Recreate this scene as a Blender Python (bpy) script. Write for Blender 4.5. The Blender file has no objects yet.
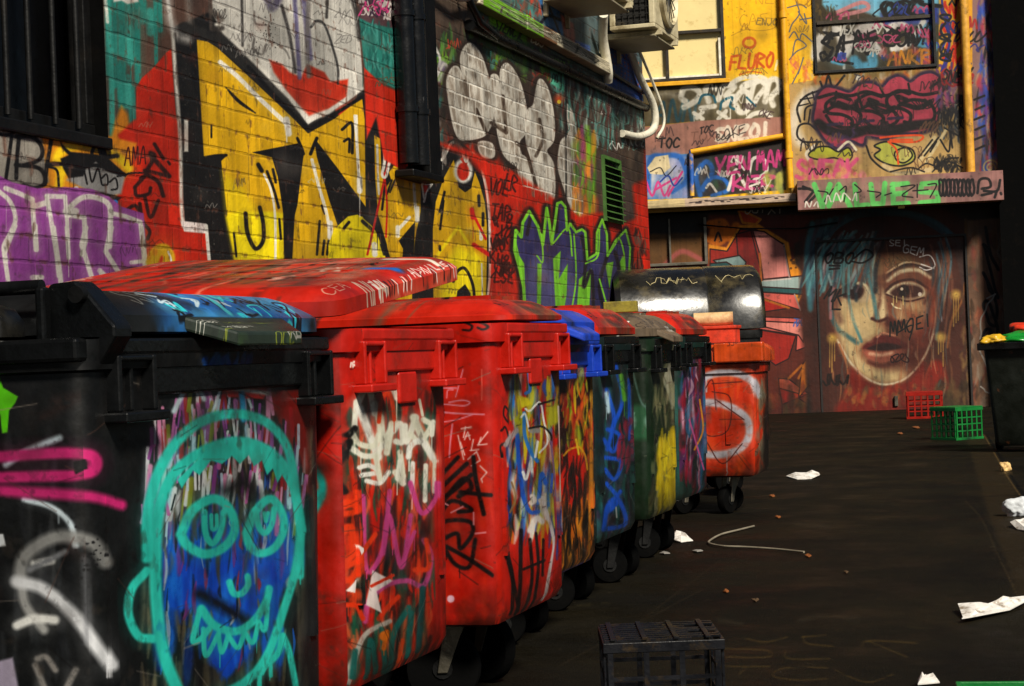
import bpy, bmesh, math, random
import numpy as np
from mathutils import Vector, Matrix, noise as mnoise

random.seed(7)
RNG = np.random.default_rng(11)
scene = bpy.context.scene
COL = scene.collection

# ------------------------------------------------------------------ camera
CAM_H = 1.10
FPX = 1850.0
C0 = np.array([0.0, 0.0, CAM_H])
def _setup_cam():
    a = math.atan(578 / FPX); rho = math.atan(0.040)
    # offset of the alley's vanishing point, un-rolled
    ox, oy = 578.0, 10.0
    ux = ox * math.cos(rho) + oy * math.sin(rho)
    uy = oy * math.cos(rho) - ox * math.sin(rho)
    yaw = math.atan(ux / FPX)
    for _ in range(5):
        pit = math.atan(-uy / FPX * math.cos(yaw))
    F = np.array([-math.sin(yaw) * math.cos(pit), math.cos(yaw) * math.cos(pit), math.sin(pit)])
    r0 = np.array([math.cos(yaw), math.sin(yaw), 0.0])
    u0 = np.cross(r0, F)
    r = math.cos(rho) * r0 - math.sin(rho) * u0
    u = math.sin(rho) * r0 + math.cos(rho) * u0
    return F, r, u, r0
CF, CR, CU, CR0 = _setup_cam()
CF0 = np.array([CF[0], CF[1], 0.0]); CF0 /= np.linalg.norm(CF0)

def proj(P):
    v = np.asarray(P, float) - C0
    z = v @ CF
    return 512 + FPX * (v @ CR) / z, 343 - FPX * (v @ CU) / z

def ray(px, py):
    return CF + ((px - 512) / FPX) * CR + ((343 - py) / FPX) * CU

def hit(px, py, O, n):
    d = ray(px, py)
    return C0 + d * (((np.asarray(O) - C0) @ n) / (d @ n))

cam_d = bpy.data.cameras.new('camera'); cam = bpy.data.objects.new('camera', cam_d); COL.objects.link(cam)
cam_d.sensor_width = 36; cam_d.lens = FPX / 1024 * 36; cam_d.clip_end = 500; cam_d.clip_start = 0.05
M = Matrix.Identity(4)
for i in range(3):
    M[i][0] = CR[i]; M[i][1] = CU[i]; M[i][2] = -CF[i]; M[i][3] = C0[i]
cam.matrix_world = M
scene.camera = cam

# ------------------------------------------------------------------ object helpers
def tag_o(o, label=None, cat=None, group=None, kind=None):
    if label: o['label'] = label
    if cat: o['category'] = cat
    if group: o['group'] = group
    if kind: o['kind'] = kind
    return o

def thing(name, loc, label, cat, group=None, rz=0.0):
    o = bpy.data.objects.new(name, None); COL.objects.link(o)
    o.location = loc; o.rotation_euler = (0, 0, rz); o.empty_display_size = 0.1
    return tag_o(o, label, cat, group)

class MB:
    """collects shapes, becomes one mesh object"""
    def __init__(self): self.v = []; self.f = []; self.uv = []; self.mi = []
    def face(self, pts, uv=None, mi=0):
        b = len(self.v); self.v += [tuple(map(float, p)) for p in pts]
        self.f.append(tuple(range(b, b + len(pts)))); self.uv.append(uv); self.mi.append(mi)
    def add(self, vs, fs, mi=0):
        b = len(self.v); self.v += [tuple(map(float, p)) for p in vs]
        for f in fs: self.f.append(tuple(b + i for i in f)); self.uv.append(None); self.mi.append(mi)
    def box(self, x0, x1, y0, y1, z0, z1, mi=0, M=None):
        vs = [(x0,y0,z0),(x1,y0,z0),(x1,y1,z0),(x0,y1,z0),(x0,y0,z1),(x1,y0,z1),(x1,y1,z1),(x0,y1,z1)]
        if M is not None: vs = [tuple(M @ Vector(p)) for p in vs]
        self.add(vs, [(3,2,1,0),(4,5,6,7),(0,1,5,4),(1,2,6,5),(2,3,7,6),(3,0,4,7)], mi)
    def obox(self, P, A, B, Cc, mi=0):
        """box from corner P along three vectors"""
        P, A, B, Cc = map(np.asarray, (P, A, B, Cc))
        if np.cross(A, B) @ Cc < 0: A, B = B, A
        vs = [P, P+A, P+A+B, P+B, P+Cc, P+A+Cc, P+A+B+Cc, P+B+Cc]
        self.add(vs, [(3,2,1,0),(4,5,6,7),(0,1,5,4),(1,2,6,5),(2,3,7,6),(3,0,4,7)], mi)
    def tube(self, pts, r, n=10, mi=0, cap=True):
        pts = [Vector(tuple(map(float, p))) for p in pts]
        rings = []; prev = None
        for i, p in enumerate(pts):
            t = (pts[min(i+1, len(pts)-1)] - pts[max(i-1, 0)]).normalized()
            if prev is None:
                a = t.orthogonal().normalized()
            else:
                a = (prev - t * prev.dot(t)).normalized()
            prev = a; b = t.cross(a)
            rr = r[i] if isinstance(r, (list, tuple)) else r
            rings.append([p + (a * math.cos(2*math.pi*k/n) + b * math.sin(2*math.pi*k/n)) * rr for k in range(n)])
        vs = [tuple(q) for R in rings for q in R]; fs = []
        for i in range(len(rings)-1):
            for k in range(n):
                k2 = (k+1) % n
                fs.append((i*n+k, i*n+k2, (i+1)*n+k2, (i+1)*n+k))
        if cap:
            fs.append(tuple(range(n-1, -1, -1))); fs.append(tuple((len(rings)-1)*n + k for k in range(n)))
        self.add(vs, fs, mi)
    def cyl(self, c, axis, r, h, n=20, mi=0):
        c = np.asarray(c, float); ax = np.asarray(axis, float); ax /= np.linalg.norm(ax)
        self.tube([c - ax*h/2, c + ax*h/2], r, n, mi)
    def loft(self, rings, mi=0, cap0=True, cap1=True):
        n = len(rings[0]); vs = [p for R in rings for p in R]; fs = []
        for i in range(len(rings)-1):
            for k in range(n):
                k2 = (k+1) % n
                fs.append((i*n+k, i*n+k2, (i+1)*n+k2, (i+1)*n+k))
        if cap0: fs.append(tuple(range(n-1, -1, -1)))
        if cap1: fs.append(tuple((len(rings)-1)*n + k for k in range(n)))
        self.add(vs, fs, mi)
    def build(self, name, mats, parent=None, smooth=None, bevel=None, uvfun=None, kind=None):
        me = bpy.data.meshes.new(name)
        me.from_pydata(self.v, [], self.f); me.update()
        if not isinstance(mats, (list, tuple)): mats = [mats]
        for m in mats: me.materials.append(m)
        for p, mi in zip(me.polygons, self.mi): p.material_index = mi
        if uvfun or any(u is not None for u in self.uv):
            uvl = me.uv_layers.new(name='UVMap')
            for p, u in zip(me.polygons, self.uv):
                for j, li in enumerate(p.loop_indices):
                    if u is not None: uvl.data[li].uv = u[j]
                    elif uvfun:
                        uvl.data[li].uv = uvfun(me.vertices[me.loops[li].vertex_index].co, p.normal)
        if smooth is not None:
            for p in me.polygons: p.use_smooth = True
            me.set_sharp_from_angle(angle=math.radians(smooth))
        o = bpy.data.objects.new(name, me); COL.objects.link(o)
        if parent is not None: o.parent = parent
        if bevel:
            b = o.modifiers.new('edge', 'BEVEL'); b.width = bevel; b.segments = 2; b.limit_method = 'ANGLE'; b.angle_limit = math.radians(40)
        if kind: o['kind'] = kind
        return o

# ------------------------------------------------------------------ materials
def lin(c):
    c = np.asarray(c, float) / 255.0
    return tuple(np.where(c <= 0.04045, c / 12.92, ((c + 0.055) / 1.055) ** 2.4)) + (1.0,)

def _nt(name):
    m = bpy.data.materials.new(name); m.use_nodes = True
    nt = m.node_tree; b = nt.nodes['Principled BSDF']
    return m, nt, b

def plain(name, rgb, rough=0.5, metal=0.0, var=0.35, scale=9.0, bump=0.15, bscale=60.0, dirt=None, spec=0.5, dscale=4.0, dlo=0.55, dhi=0.7):
    """painted / plastic surface with uneven colour, grime and small bumps (all procedural)"""
    m, nt, b = _nt(name); N = nt.nodes; Lk = nt.links
    tc = N.new('ShaderNodeTexCoord')
    n1 = N.new('ShaderNodeTexNoise'); n1.inputs['Scale'].default_value = scale; n1.inputs['Detail'].default_value = 8; n1.inputs['Roughness'].default_value = 0.65
    Lk.new(tc.outputs['Object'], n1.inputs['Vector'])
    mr = N.new('ShaderNodeMapRange'); mr.inputs[1].default_value = 0.3; mr.inputs[2].default_value = 0.7; mr.inputs[3].default_value = 1 - var; mr.inputs[4].default_value = 1 + var * 0.6
    Lk.new(n1.outputs['Fac'], mr.inputs[0])
    mx = N.new('ShaderNodeMix'); mx.data_type = 'RGBA'; mx.blend_type = 'MULTIPLY'; mx.inputs[0].default_value = 1
    mx.inputs[6].default_value = lin(rgb)
    Lk.new(mr.outputs[0], mx.inputs[7])
    out = mx.outputs[2]
    if dirt is not None:
        n2 = N.new('ShaderNodeTexNoise'); n2.inputs['Scale'].default_value = dscale; n2.inputs['Detail'].default_value = 10; n2.inputs['Roughness'].default_value = 0.7
        mp = N.new('ShaderNodeMapping'); mp.inputs['Scale'].default_value = (1, 1, 1); mp.inputs['Location'].default_value = (3.1, 1.7, 0.4)
        Lk.new(tc.outputs['Object'], mp.inputs['Vector']); Lk.new(mp.outputs[0], n2.inputs['Vector'])
        r2 = N.new('ShaderNodeMapRange'); r2.inputs[1].default_value = dlo; r2.inputs[2].default_value = dhi; Lk.new(n2.outputs['Fac'], r2.inputs[0])
        m2 = N.new('ShaderNodeMix'); m2.data_type = 'RGBA'; m2.inputs[7].default_value = lin(dirt)
        Lk.new(r2.outputs[0], m2.inputs[0]); Lk.new(out, m2.inputs[6]); out = m2.outputs[2]
    Lk.new(out, b.inputs['Base Color'])
    rr = N.new('ShaderNodeMapRange'); rr.inputs[1].default_value = 0.3; rr.inputs[2].default_value = 0.7
    rr.inputs[3].default_value = max(0.05, rough - 0.12); rr.inputs[4].default_value = min(1, rough + 0.15)
    Lk.new(n1.outputs['Fac'], rr.inputs[0]); Lk.new(rr.outputs[0], b.inputs['Roughness'])
    b.inputs['Metallic'].default_value = metal; b.inputs['Specular IOR Level'].default_value = spec
    if bump:
        nb = N.new('ShaderNodeTexNoise'); nb.inputs['Scale'].default_value = bscale; nb.inputs['Detail'].default_value = 5
        Lk.new(tc.outputs['Object'], nb.inputs['Vector'])
        bp = N.new('ShaderNodeBump'); bp.inputs['Strength'].default_value = bump; bp.inputs['Distance'].default_value = 0.01
        Lk.new(nb.outputs['Fac'], bp.inputs['Height']); Lk.new(bp.outputs[0], b.inputs['Normal'])
    return m

def painted(name, img, rough=0.5, bump=0.5, dist=0.01, spec=0.4, nvar=0.25, nscale=14.0, grain=0.15):
    """a surface carrying paint worked out in code (image made by the painter below); alpha = relief"""
    m, nt, b = _nt(name); N = nt.nodes; Lk = nt.links
    t = N.new('ShaderNodeTexImage'); t.image = img; t.extension = 'EXTEND'; t.interpolation = 'Linear'
    uv = N.new('ShaderNodeUVMap'); uv.uv_map = 'UVMap'; Lk.new(uv.outputs[0], t.inputs[0])
    tc = N.new('ShaderNodeTexCoord')
    n1 = N.new('ShaderNodeTexNoise'); n1.inputs['Scale'].default_value = nscale; n1.inputs['Detail'].default_value = 9; n1.inputs['Roughness'].default_value = 0.7
    Lk.new(tc.outputs['Object'], n1.inputs['Vector'])
    mr = N.new('ShaderNodeMapRange'); mr.inputs[1].default_value = 0.3; mr.inputs[2].default_value = 0.7; mr.inputs[3].default_value = 1 - nvar; mr.inputs[4].default_value = 1 + nvar * 0.5
    Lk.new(n1.outputs['Fac'], mr.inputs[0])
    mx = N.new('ShaderNodeMix'); mx.data_type = 'RGBA'; mx.blend_type = 'MULTIPLY'; mx.inputs[0].default_value = 1
    Lk.new(t.outputs['Color'], mx.inputs[6]); Lk.new(mr.outputs[0], mx.inputs[7]); Lk.new(mx.outputs[2], b.inputs['Base Color'])
    rr = N.new('ShaderNodeMapRange'); rr.inputs[1].default_value = 0.3; rr.inputs[2].default_value = 0.7
    rr.inputs[3].default_value = max(0.05, rough - 0.12); rr.inputs[4].default_value = min(1, rough + 0.15)
    Lk.new(n1.outputs['Fac'], rr.inputs[0]); Lk.new(rr.outputs[0], b.inputs['Roughness'])
    b.inputs['Specular IOR Level'].default_value = spec
    ad = N.new('ShaderNodeMath'); ad.operation = 'MULTIPLY_ADD'; ad.inputs[1].default_value = grain
    nb = N.new('ShaderNodeTexNoise'); nb.inputs['Scale'].default_value = 70; nb.inputs['Detail'].default_value = 4
    Lk.new(tc.outputs['Object'], nb.inputs['Vector'])
    Lk.new(nb.outputs['Fac'], ad.inputs[0]); Lk.new(t.outputs['Alpha'], ad.inputs[2])
    bp = N.new('ShaderNodeBump'); bp.inputs['Strength'].default_value = bump; bp.inputs['Distance'].default_value = dist
    Lk.new(ad.outputs[0], bp.inputs['Height']); Lk.new(bp.outputs[0], b.inputs['Normal'])
    return m

# ------------------------------------------------------------------ painter
def vnoise(h, w, cell, octaves=3, seed=0):
    r = np.random.default_rng(seed); out = np.zeros((h, w), np.float32); amp = 1.0; tot = 0
    for o in range(octaves):
        c = max(1.0, cell / 2 ** o); gh, gw = int(h / c) + 3, int(w / c) + 3
        g = r.random((gh, gw)).astype(np.float32)
        y = np.arange(h, dtype=np.float32) / c; x = np.arange(w, dtype=np.float32) / c
        yi = y.astype(int); xi = x.astype(int); fy = (y - yi)[:, None]; fx = (x - xi)[None]
        fy = fy * fy * (3 - 2 * fy); fx = fx * fx * (3 - 2 * fx)
        a = g[yi][:, xi] * (1 - fx) + g[yi][:, xi + 1] * fx
        b = g[yi + 1][:, xi] * (1 - fx) + g[yi + 1][:, xi + 1] * fx
        out += amp * (a * (1 - fy) + b * fy); tot += amp; amp *= 0.55
    return out / tot

def crom(pts, n=7, closed=False):
    P = np.asarray(pts, float)
    if len(P) < 3: return P
    if closed: Q = np.vstack([P[-1], P, P[0], P[1]])
    else: Q = np.vstack([2 * P[0] - P[1], P, 2 * P[-1] - P[-2]])
    t = np.linspace(0, 1, n, endpoint=False)[:, None]; out = []
    for i in range(len(Q) - 3):
        p0, p1, p2, p3 = Q[i:i + 4]
        out.append(0.5 * ((2 * p1) + (-p0 + p2) * t + (2 * p0 - 5 * p1 + 4 * p2 - p3) * t ** 2 + (-p0 + 3 * p1 - 3 * p2 + p3) * t ** 3))
    out = np.vstack(out)
    return out if closed else np.vstack([out, P[-1:]])

GLYPH = {
 'A': [[(0,1),(.5,0),(1,1)],[(.2,.62),(.8,.62)]], 'B': [[(0,1),(0,0),(.8,.1),(.75,.42),(.1,.5),(.95,.6),(.85,.95),(0,1)]],
 'C': [[(.95,.15),(.5,0),(.05,.4),(.2,.9),(.6,1),(1,.85)]], 'D': [[(0,0),(0,1),(.7,.9),(1,.5),(.7,.1),(0,0)]],
 'E': [[(.95,0),(.1,.05),(.05,.95),(1,1)],[(.05,.5),(.8,.45)]], 'F': [[(1,0),(.1,.05),(.05,1)],[(.05,.5),(.8,.45)]],
 'G': [[(.95,.15),(.5,0),(.05,.4),(.2,.9),(.6,1),(.95,.8),(.9,.55),(.55,.55)]], 'H': [[(0,0),(.05,1)],[(.95,0),(.9,1)],[(0,.55),(.95,.45)]],
 'I': [[(.5,0),(.5,1)]], 'J': [[(.8,0),(.85,.75),(.45,1),(.1,.8)]], 'K': [[(.05,0),(.05,1)],[(.95,0),(.1,.55),(1,1)]], 'L': [[(.1,0),(.05,.95),(.95,1)]],
 'M': [[(0,1),(.15,0),(.5,.65),(.85,0),(1,1)]], 'N': [[(.05,1),(.1,0),(.85,1),(.95,0)]], 'O': [[(.5,0),(.05,.4),(.2,.9),(.6,1),(.97,.6),(.85,.12),(.5,0)]],
 'P': [[(.05,1),(.05,0),(.8,.08),(.9,.35),(.5,.55),(.05,.5)]], 'Q': [[(.5,0),(.05,.4),(.2,.9),(.6,1),(.97,.6),(.85,.12),(.5,0)],[(.6,.7),(1,1.1)]],
 'R': [[(.05,1),(.05,0),(.8,.08),(.9,.32),(.1,.5),(1,1)]], 'S': [[(.95,.1),(.4,0),(.1,.25),(.5,.5),(.9,.75),(.6,1),(.05,.9)]], 'T': [[(0,.02),(1,0)],[(.5,0),(.5,1)]],
 'U': [[(.05,0),(.1,.8),(.5,1),(.9,.8),(.95,0)]], 'V': [[(0,0),(.5,1),(1,0)]], 'W': [[(0,0),(.25,1),(.5,.35),(.75,1),(1,0)]], 'X': [[(0,0),(1,1)],[(1,0),(0,1)]],
 'Y': [[(0,0),(.5,.5),(1,0)],[(.5,.5),(.4,1)]], 'Z': [[(0,0),(1,.03),(0,.97),(1,1)]], '!': [[(.5,0),(.45,.7)],[(.42,.95),(.42,1)]],
 '1': [[(.3,.2),(.55,0),(.55,1)]], '3': [[(.1,.05),(.85,.15),(.4,.45),(.95,.75),(.1,1)]], '8': [[(.5,.5),(.1,.2),(.5,0),(.9,.2),(.5,.5),(.05,.8),(.5,1),(.95,.8),(.5,.5)]],
 '?': [[(.1,.2),(.5,0),(.9,.25),(.5,.55),(.5,.75)],[(.5,.95),(.5,1)]], '=': [[(0,.35),(1,.3)],[(0,.7),(1,.65)]],
}

class Canvas:
    """paint on a real plane: origin O, axes U,V (unit), size in metres; points given as sight lines or plane metres"""
    def __init__(self, O, U, V, w, h, ppm, base, view=True):
        self.O = np.asarray(O, float); self.U = np.asarray(U, float); self.V = np.asarray(V, float)
        self.n = np.cross(self.U, self.V); self.w, self.h, self.ppm = w, h, ppm
        self.W, self.H = int(w * ppm), int(h * ppm)
        self.a = np.empty((self.H, self.W, 3), np.float32); self.a[:] = np.asarray(base, np.float32)
        self.z = np.ones((self.H, self.W), np.float32) * 0.8
        self.view = view
        self.mask = None; self.track = None
    def t(self, pts):
        P = np.asarray(pts, float)
        if not self.view: return P * self.ppm
        d = CF + ((P[:, 0:1] - 512) / FPX) * CR + ((343 - P[:, 1:2]) / FPX) * CU
        k = ((self.O - C0) @ self.n) / (d @ self.n)
        X = C0 + d * k[:, None] - self.O
        return np.stack([X @ self.U, X @ self.V], 1) * self.ppm
    def jac(self, pt):
        """texel step -> step as seen (brush marks keep their seen width)"""
        if not self.view: return np.eye(2) / self.ppm
        q = self.t([pt, (pt[0] + 1, pt[1]), (pt[0], pt[1] + 1)])
        A = np.stack([q[1] - q[0], q[2] - q[0]], 1)
        return np.linalg.inv(A)
    def _blend(self, x0, x1, y0, y1, al, col):
        al = np.clip(al, 0, 1)[..., None]
        if self.track is not None: k = self.track[y0:y1, x0:x1]; k += (1 - k) * al[..., 0]
        s = self.a[y0:y1, x0:x1]; s += (np.asarray(col, np.float32) - s) * al
    def stroke(self, pts, w, col, soft=0.3, op=1.0, smooth=True, n=6, taper=False, rag=0.0):
        P = crom(pts, n) if smooth and len(pts) > 2 else np.asarray(pts, float)
        if self.view and w > 3.6 and soft < .55 and op > .9 and not taper:      # overspray and the odd run of paint
            k = int(abs(P[0][0] * 31 + P[0][1] * 17 + len(P) * 7)); rr_ = random.Random(k)
            self.stroke(P, w * 2.1, col, .75, .17, False, rag=.3)
            if w < 14 and rr_.random() < .4:
                q = P[rr_.randrange(len(P))]; L_ = rr_.uniform(6, 26)
                self.stroke([(q[0], q[1]), (q[0] + .2, q[1] + L_)], w * rr_.uniform(.14, .26), col, .3, .8, False)
        T = self.t(P); J = self.jac(P[len(P) // 2]); I = np.linalg.inv(J)
        tex = float(np.sqrt(abs(np.linalg.det(J)))); r = max(w / 2, 0.45 * tex); sf = max(r * soft * 2, 0.9 * tex)
        e = r + sf; mx, my = e * np.hypot(I[0, 0], I[0, 1]) + 1, e * np.hypot(I[1, 0], I[1, 1]) + 1
        X0 = max(0, int(T[:, 0].min() - mx)); X1 = min(self.W, int(T[:, 0].max() + mx) + 2)
        Y0 = max(0, int(T[:, 1].min() - my)); Y1 = min(self.H, int(T[:, 1].max() + my) + 2)
        if X1 <= X0 or Y1 <= Y0 or (X1 - X0) * (Y1 - Y0) > 9e6: return
        buf = np.zeros((Y1 - Y0, X1 - X0), np.float32); N = len(T) - 1; J = J.astype(np.float32)
        for i in range(N):
            a, b = T[i], T[i + 1]
            x0 = max(X0, int(min(a[0], b[0]) - mx)); x1 = min(X1, int(max(a[0], b[0]) + mx) + 2)
            y0 = max(Y0, int(min(a[1], b[1]) - my)); y1 = min(Y1, int(max(a[1], b[1]) + my) + 2)
            if x1 <= x0 or y1 <= y0: continue
            gx = np.arange(x0, x1, dtype=np.float32)[None] - np.float32(a[0]); gy = np.arange(y0, y1, dtype=np.float32)[:, None] - np.float32(a[1])
            qx = J[0, 0] * gx + J[0, 1] * gy; qy = J[1, 0] * gx + J[1, 1] * gy
            dx, dy = J @ (b - a).astype(np.float32); L2 = dx * dx + dy * dy + 1e-9
            tt = np.clip((qx * dx + qy * dy) / L2, 0, 1)
            d = np.sqrt((qx - tt * dx) ** 2 + (qy - tt * dy) ** 2)
            rr = r * (1 - 0.75 * abs(2 * (i + .5) / N - 1) ** 2) if taper else r
            al = (rr - d) / sf + 0.5
            sub = buf[y0 - Y0:y1 - Y0, x0 - X0:x1 - X0]; np.maximum(sub, np.clip(al, 0, 1), out=sub)
        if rag: buf *= np.clip((vnoise(buf.shape[0], buf.shape[1], max(3, r / tex * 1.2), 3, int(abs(T[0, 0]) * 7) % 9973) - 0.5 + (1 - rag) * 0.5) * 6, 0, 1)
        if self.view and w > 1.6: buf *= 1 - .32 * np.clip((vnoise(buf.shape[0], buf.shape[1], max(4, r / tex * 1.6), 4, int(abs(T[0, 0]) * 5 + w * 100) % 9973) - .60) * 6, 0, 1)
        self._blend(X0, X1, Y0, Y1, buf * op, col)
    def poly(self, pts, col, smooth=False, soft=1.0, op=1.0, outline=None, ow=2.0, ocol=(15, 13, 12), rag=0.0, ragcell=10):
        P = crom(pts, 5, True) if smooth else np.asarray(pts, float)
        T = self.t(P); J = self.jac(P.mean(0)).astype(np.float32); I = np.linalg.inv(J)
        tex = float(np.sqrt(abs(np.linalg.det(J)))); sf = max(soft, 0.9 * tex) if self.view else max(soft * .004, tex)
        mx, my = sf * np.hypot(I[0, 0], I[0, 1]) + 1, sf * np.hypot(I[1, 0], I[1, 1]) + 1
        x0 = max(0, int(T[:, 0].min() - mx)); x1 = min(self.W, int(T[:, 0].max() + mx) + 2)
        y0 = max(0, int(T[:, 1].min() - my)); y1 = min(self.H, int(T[:, 1].max() + my) + 2)
        if x1 <= x0 or y1 <= y0: return
        gx = np.arange(x0, x1, dtype=np.float32)[None]; gy = np.arange(y0, y1, dtype=np.float32)[:, None]
        ins = np.zeros((y1 - y0, x1 - x0), bool); area = ins.size; exact = area * len(T) < 4e7
        dm = np.full(ins.shape, 1e9, np.float32) if exact else None
        for i in range(len(T)):
            a, b = T[i], T[(i + 1) % len(T)]
            if a[1] != b[1]:
                c = ((a[1] <= gy) & (b[1] > gy)) | ((b[1] <= gy) & (a[1] > gy))
                rows = np.nonzero(c[:, 0])[0]
                if len(rows):
                    xs = a[0] + (gy[rows, 0] - a[1]) * (b[0] - a[0]) / (b[1] - a[1])
                    ins[rows] ^= gx < xs[:, None]
            if exact:
                ex = gx - np.float32(a[0]); ey = gy - np.float32(a[1])
                qx = J[0, 0] * ex + J[0, 1] * ey; qy = J[1, 0] * ex + J[1, 1] * ey
                dx, dy = J @ (b - a).astype(np.float32); L2 = dx * dx + dy * dy + 1e-9
                tt = np.clip((qx * dx + qy * dy) / L2, 0, 1)
                np.minimum(dm, (qx - tt * dx) ** 2 + (qy - tt * dy) ** 2, out=dm)
        if exact:
            d = np.sqrt(dm); al = np.where(ins, d, -d) / sf + 0.5
        else: al = ins.astype(np.float32)
        if rag: al = al - rag * np.clip(vnoise(*ins.shape, ragcell / tex if self.view else ragcell, 4, int(abs(T[0, 0]) * 3 + abs(T[0, 1])) % 9973) * 2.4 - 0.7, 0, 1.5)
        self._blend(x0, x1, y0, y1, np.clip(al, 0, 1) * op, col)
        if self.mask is not None and getattr(self, 'marking', False):
            s2 = self.mask[y0:y1, x0:x1]; np.maximum(s2, np.clip(al, 0, 1), out=s2)
        if outline: self.stroke(np.vstack([P, P[:1]]), ow, ocol, 0.2, 1.0, False)
    def blob(self, x, y, r, col, op=1.0, hard=0.3, ry=None):
        th = np.linspace(0, 2 * math.pi, 17)[:-1]; ry = ry or r
        self.poly([(x + r * math.cos(t), y + ry * math.sin(t)) for t in th], col, False, max(.4, r * hard), op)
    def text(self, s, x, y, h, wd, col, lw=1.5, rot=0.0, slant=0.0, jit=0.06, soft=0.25, op=1.0, gap=0.25, smooth=True, rag=0):
        r = random.Random(hash((s, int(x), int(y))) & 0xffff if False else int(x * 31 + y * 17 + len(s)))
        ca, sa = math.cos(math.radians(rot)), math.sin(math.radians(rot)); cx = 0.0
        for ch in s:
            for g in GLYPH.get(ch, []):
                q = []
                for (gx, gy) in g:
                    gx += r.uniform(-jit, jit); gy += r.uniform(-jit, jit)
                    ux = cx + gx * wd - slant * (gy - 1) * h; uy = (gy - 1) * h
                    q.append((x + ux * ca - uy * sa, y + ux * sa + uy * ca))
                self.stroke(q, lw, col, soft, op, smooth and ch not in 'TILEFHK=1!', rag=rag)
            cx += wd * (1 + gap) * (0.6 if ch in 'I!1 ' else 1)
    def scrib(self, x, y, w, h, col, lw=1.2, k=7, soft=0.3, op=1.0, seed=None, vert=False):
        """a fast hand-style tag: one zig-zagging looping line"""
        r = random.Random(seed if seed is not None else int(x * 13 + y * 7)); pts = []
        for i in range(k):
            u = (i + r.uniform(-.3, .3)) / (k - 1); v = (r.uniform(0, .3) if i % 2 else r.uniform(.7, 1))
            if vert: pts.append((x + v * w, y + u * h))
            else: pts.append((x + u * w, y + v * h))
            if r.random() < .45:
                a = pts[-1]; pts.append((a[0] + r.uniform(-.15, .15) * w, a[1] + r.uniform(-.35, .35) * h))
        if k > 6 and r.random() < .6:          # a looping signature instead
            a, b_, p_, q_ = r.uniform(2, 4.5), r.uniform(3, 7), r.uniform(0, 6), r.uniform(0, 6); pts = []
            for i in range(k * 3):
                t = i / (k * 3 - 1); u = t + .16 * math.sin(a * 6.28 * t + p_); v = .5 + .42 * math.sin(b_ * 6.28 * t * .8 + q_) + r.uniform(-.08, .08)
                pts.append((x + v * w, y + u * h) if vert else (x + u * w, y + v * h))
        self.stroke(pts, lw, col, soft, op)
    def drip(self, x, y, L, w, col, op=1.0):
        self.stroke([(x, y), (x + random.uniform(-.3, .3), y + L)], w, col, 0.3, op, False)
    def clutter(self, poly_box, n, cols, lw=(.8, 2), hh=(5, 14), seed=1, op=1.0, words=('TOC','ABO','SNE','KRAZ','OWL','REM','ENJO','SIX','FAB','NUKE','ZED','LSO','VEX','PUR','ISM','OKE')):
        r = random.Random(seed); x0, y0, x1, y1 = poly_box
        for i in range(n):
            x, y = r.uniform(x0, x1), r.uniform(y0, y1); h = r.uniform(*hh); c = r.choice(cols); l = r.uniform(*lw)
            if r.random() < .22: self.text(r.choice(words), x, y, h, h * r.uniform(.35, .7), c, l, r.uniform(-25, 15), r.uniform(0, .4), .12, op=op)
            else: self.scrib(x, y - h, h * r.uniform(1, 2.6), h, c, l, r.randint(5, 10), op=op, seed=i * 7 + seed)
    def smear(self, box, n, cols, lw=(1, 4), L=(8, 40), seed=1, op=.9):
        r = random.Random(seed); x0, y0, x1, y1 = box; lw = (lw[0] * 1.15, lw[1] * 1.3)
        for i in range(int(n * 2.6)):
            x, y = r.uniform(x0, x1), r.uniform(y0, y1) - L[0] * .3; l = r.uniform(*L)
            self.stroke([(x, y), (x + r.uniform(-2, 2), y + l * .5), (x + r.uniform(-3, 3), y + l)], r.uniform(*lw), r.choice(cols), r.uniform(.2, .9), op * r.uniform(.6, 1), taper=True)
    def grime(self, seed=3, amt=0.3, cell=0.25, streak=True):
        n = vnoise(self.H, self.W, cell * self.ppm, 5, seed)
        self.a *= (1 - amt * np.clip((n - .45) * 3, 0, 1))[..., None]
        sp = vnoise(self.H, self.W, 0.05 * self.ppm + 2, 5, seed + 1); k = np.clip((sp - .70) * 8, 0, 1)[..., None] * .45
        self.a += (np.array([45, 38, 32], np.float32) - self.a) * k
        if streak:
            st = vnoise(1, self.W, 0.03 * self.ppm + 2, 3, seed + 2); self.a *= (1 - amt * .35 * np.clip((st - .5) * 4, 0, 1))[..., None]
    def image(self, name):
        return to_image(name, self.a, self.z)
    def uv(self, P):
        d = np.asarray(P, float) - self.O
        return (float(d @ self.U) / self.w, float(d @ self.V) / self.h)

class Multi:
    """the same marks carried round a corner onto several faces"""
    def __init__(self, *cs): self.cs = cs
    def __getattr__(self, k):
        def f(*a, **kw):
            st = random.getstate()
            for c in self.cs:
                random.setstate(st); getattr(c, k)(*a, **kw)
        return f

def to_image(name, a, z):
    H, W = a.shape[:2]
    img = bpy.data.images.new(name, W, H, alpha=True, float_buffer=False)
    img.alpha_mode = 'CHANNEL_PACKED'
    buf = np.empty((H, W, 4), np.float32); buf[..., :3] = np.clip(a, 0, 255) / 255.0; buf[..., 3] = np.clip(z, 0, 1)
    img.pixels.foreach_set(buf.ravel()); img.update(); img.pack()
    return img

def zc(x0, y0, s):
    """coordinates noted on an enlarged detail -> sight line"""
    return lambda *pts: [(x0 + a / s, y0 + b / s) for a, b in pts]

WHITE = (225, 220, 208); BLK = (16, 14, 14); RED = (196, 34, 10); YEL = (206, 158, 10); LEM = (232, 208, 8)
TEAL = (36, 128, 116); MAG = (190, 60, 125); CYAN = (40, 196, 178)
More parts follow.
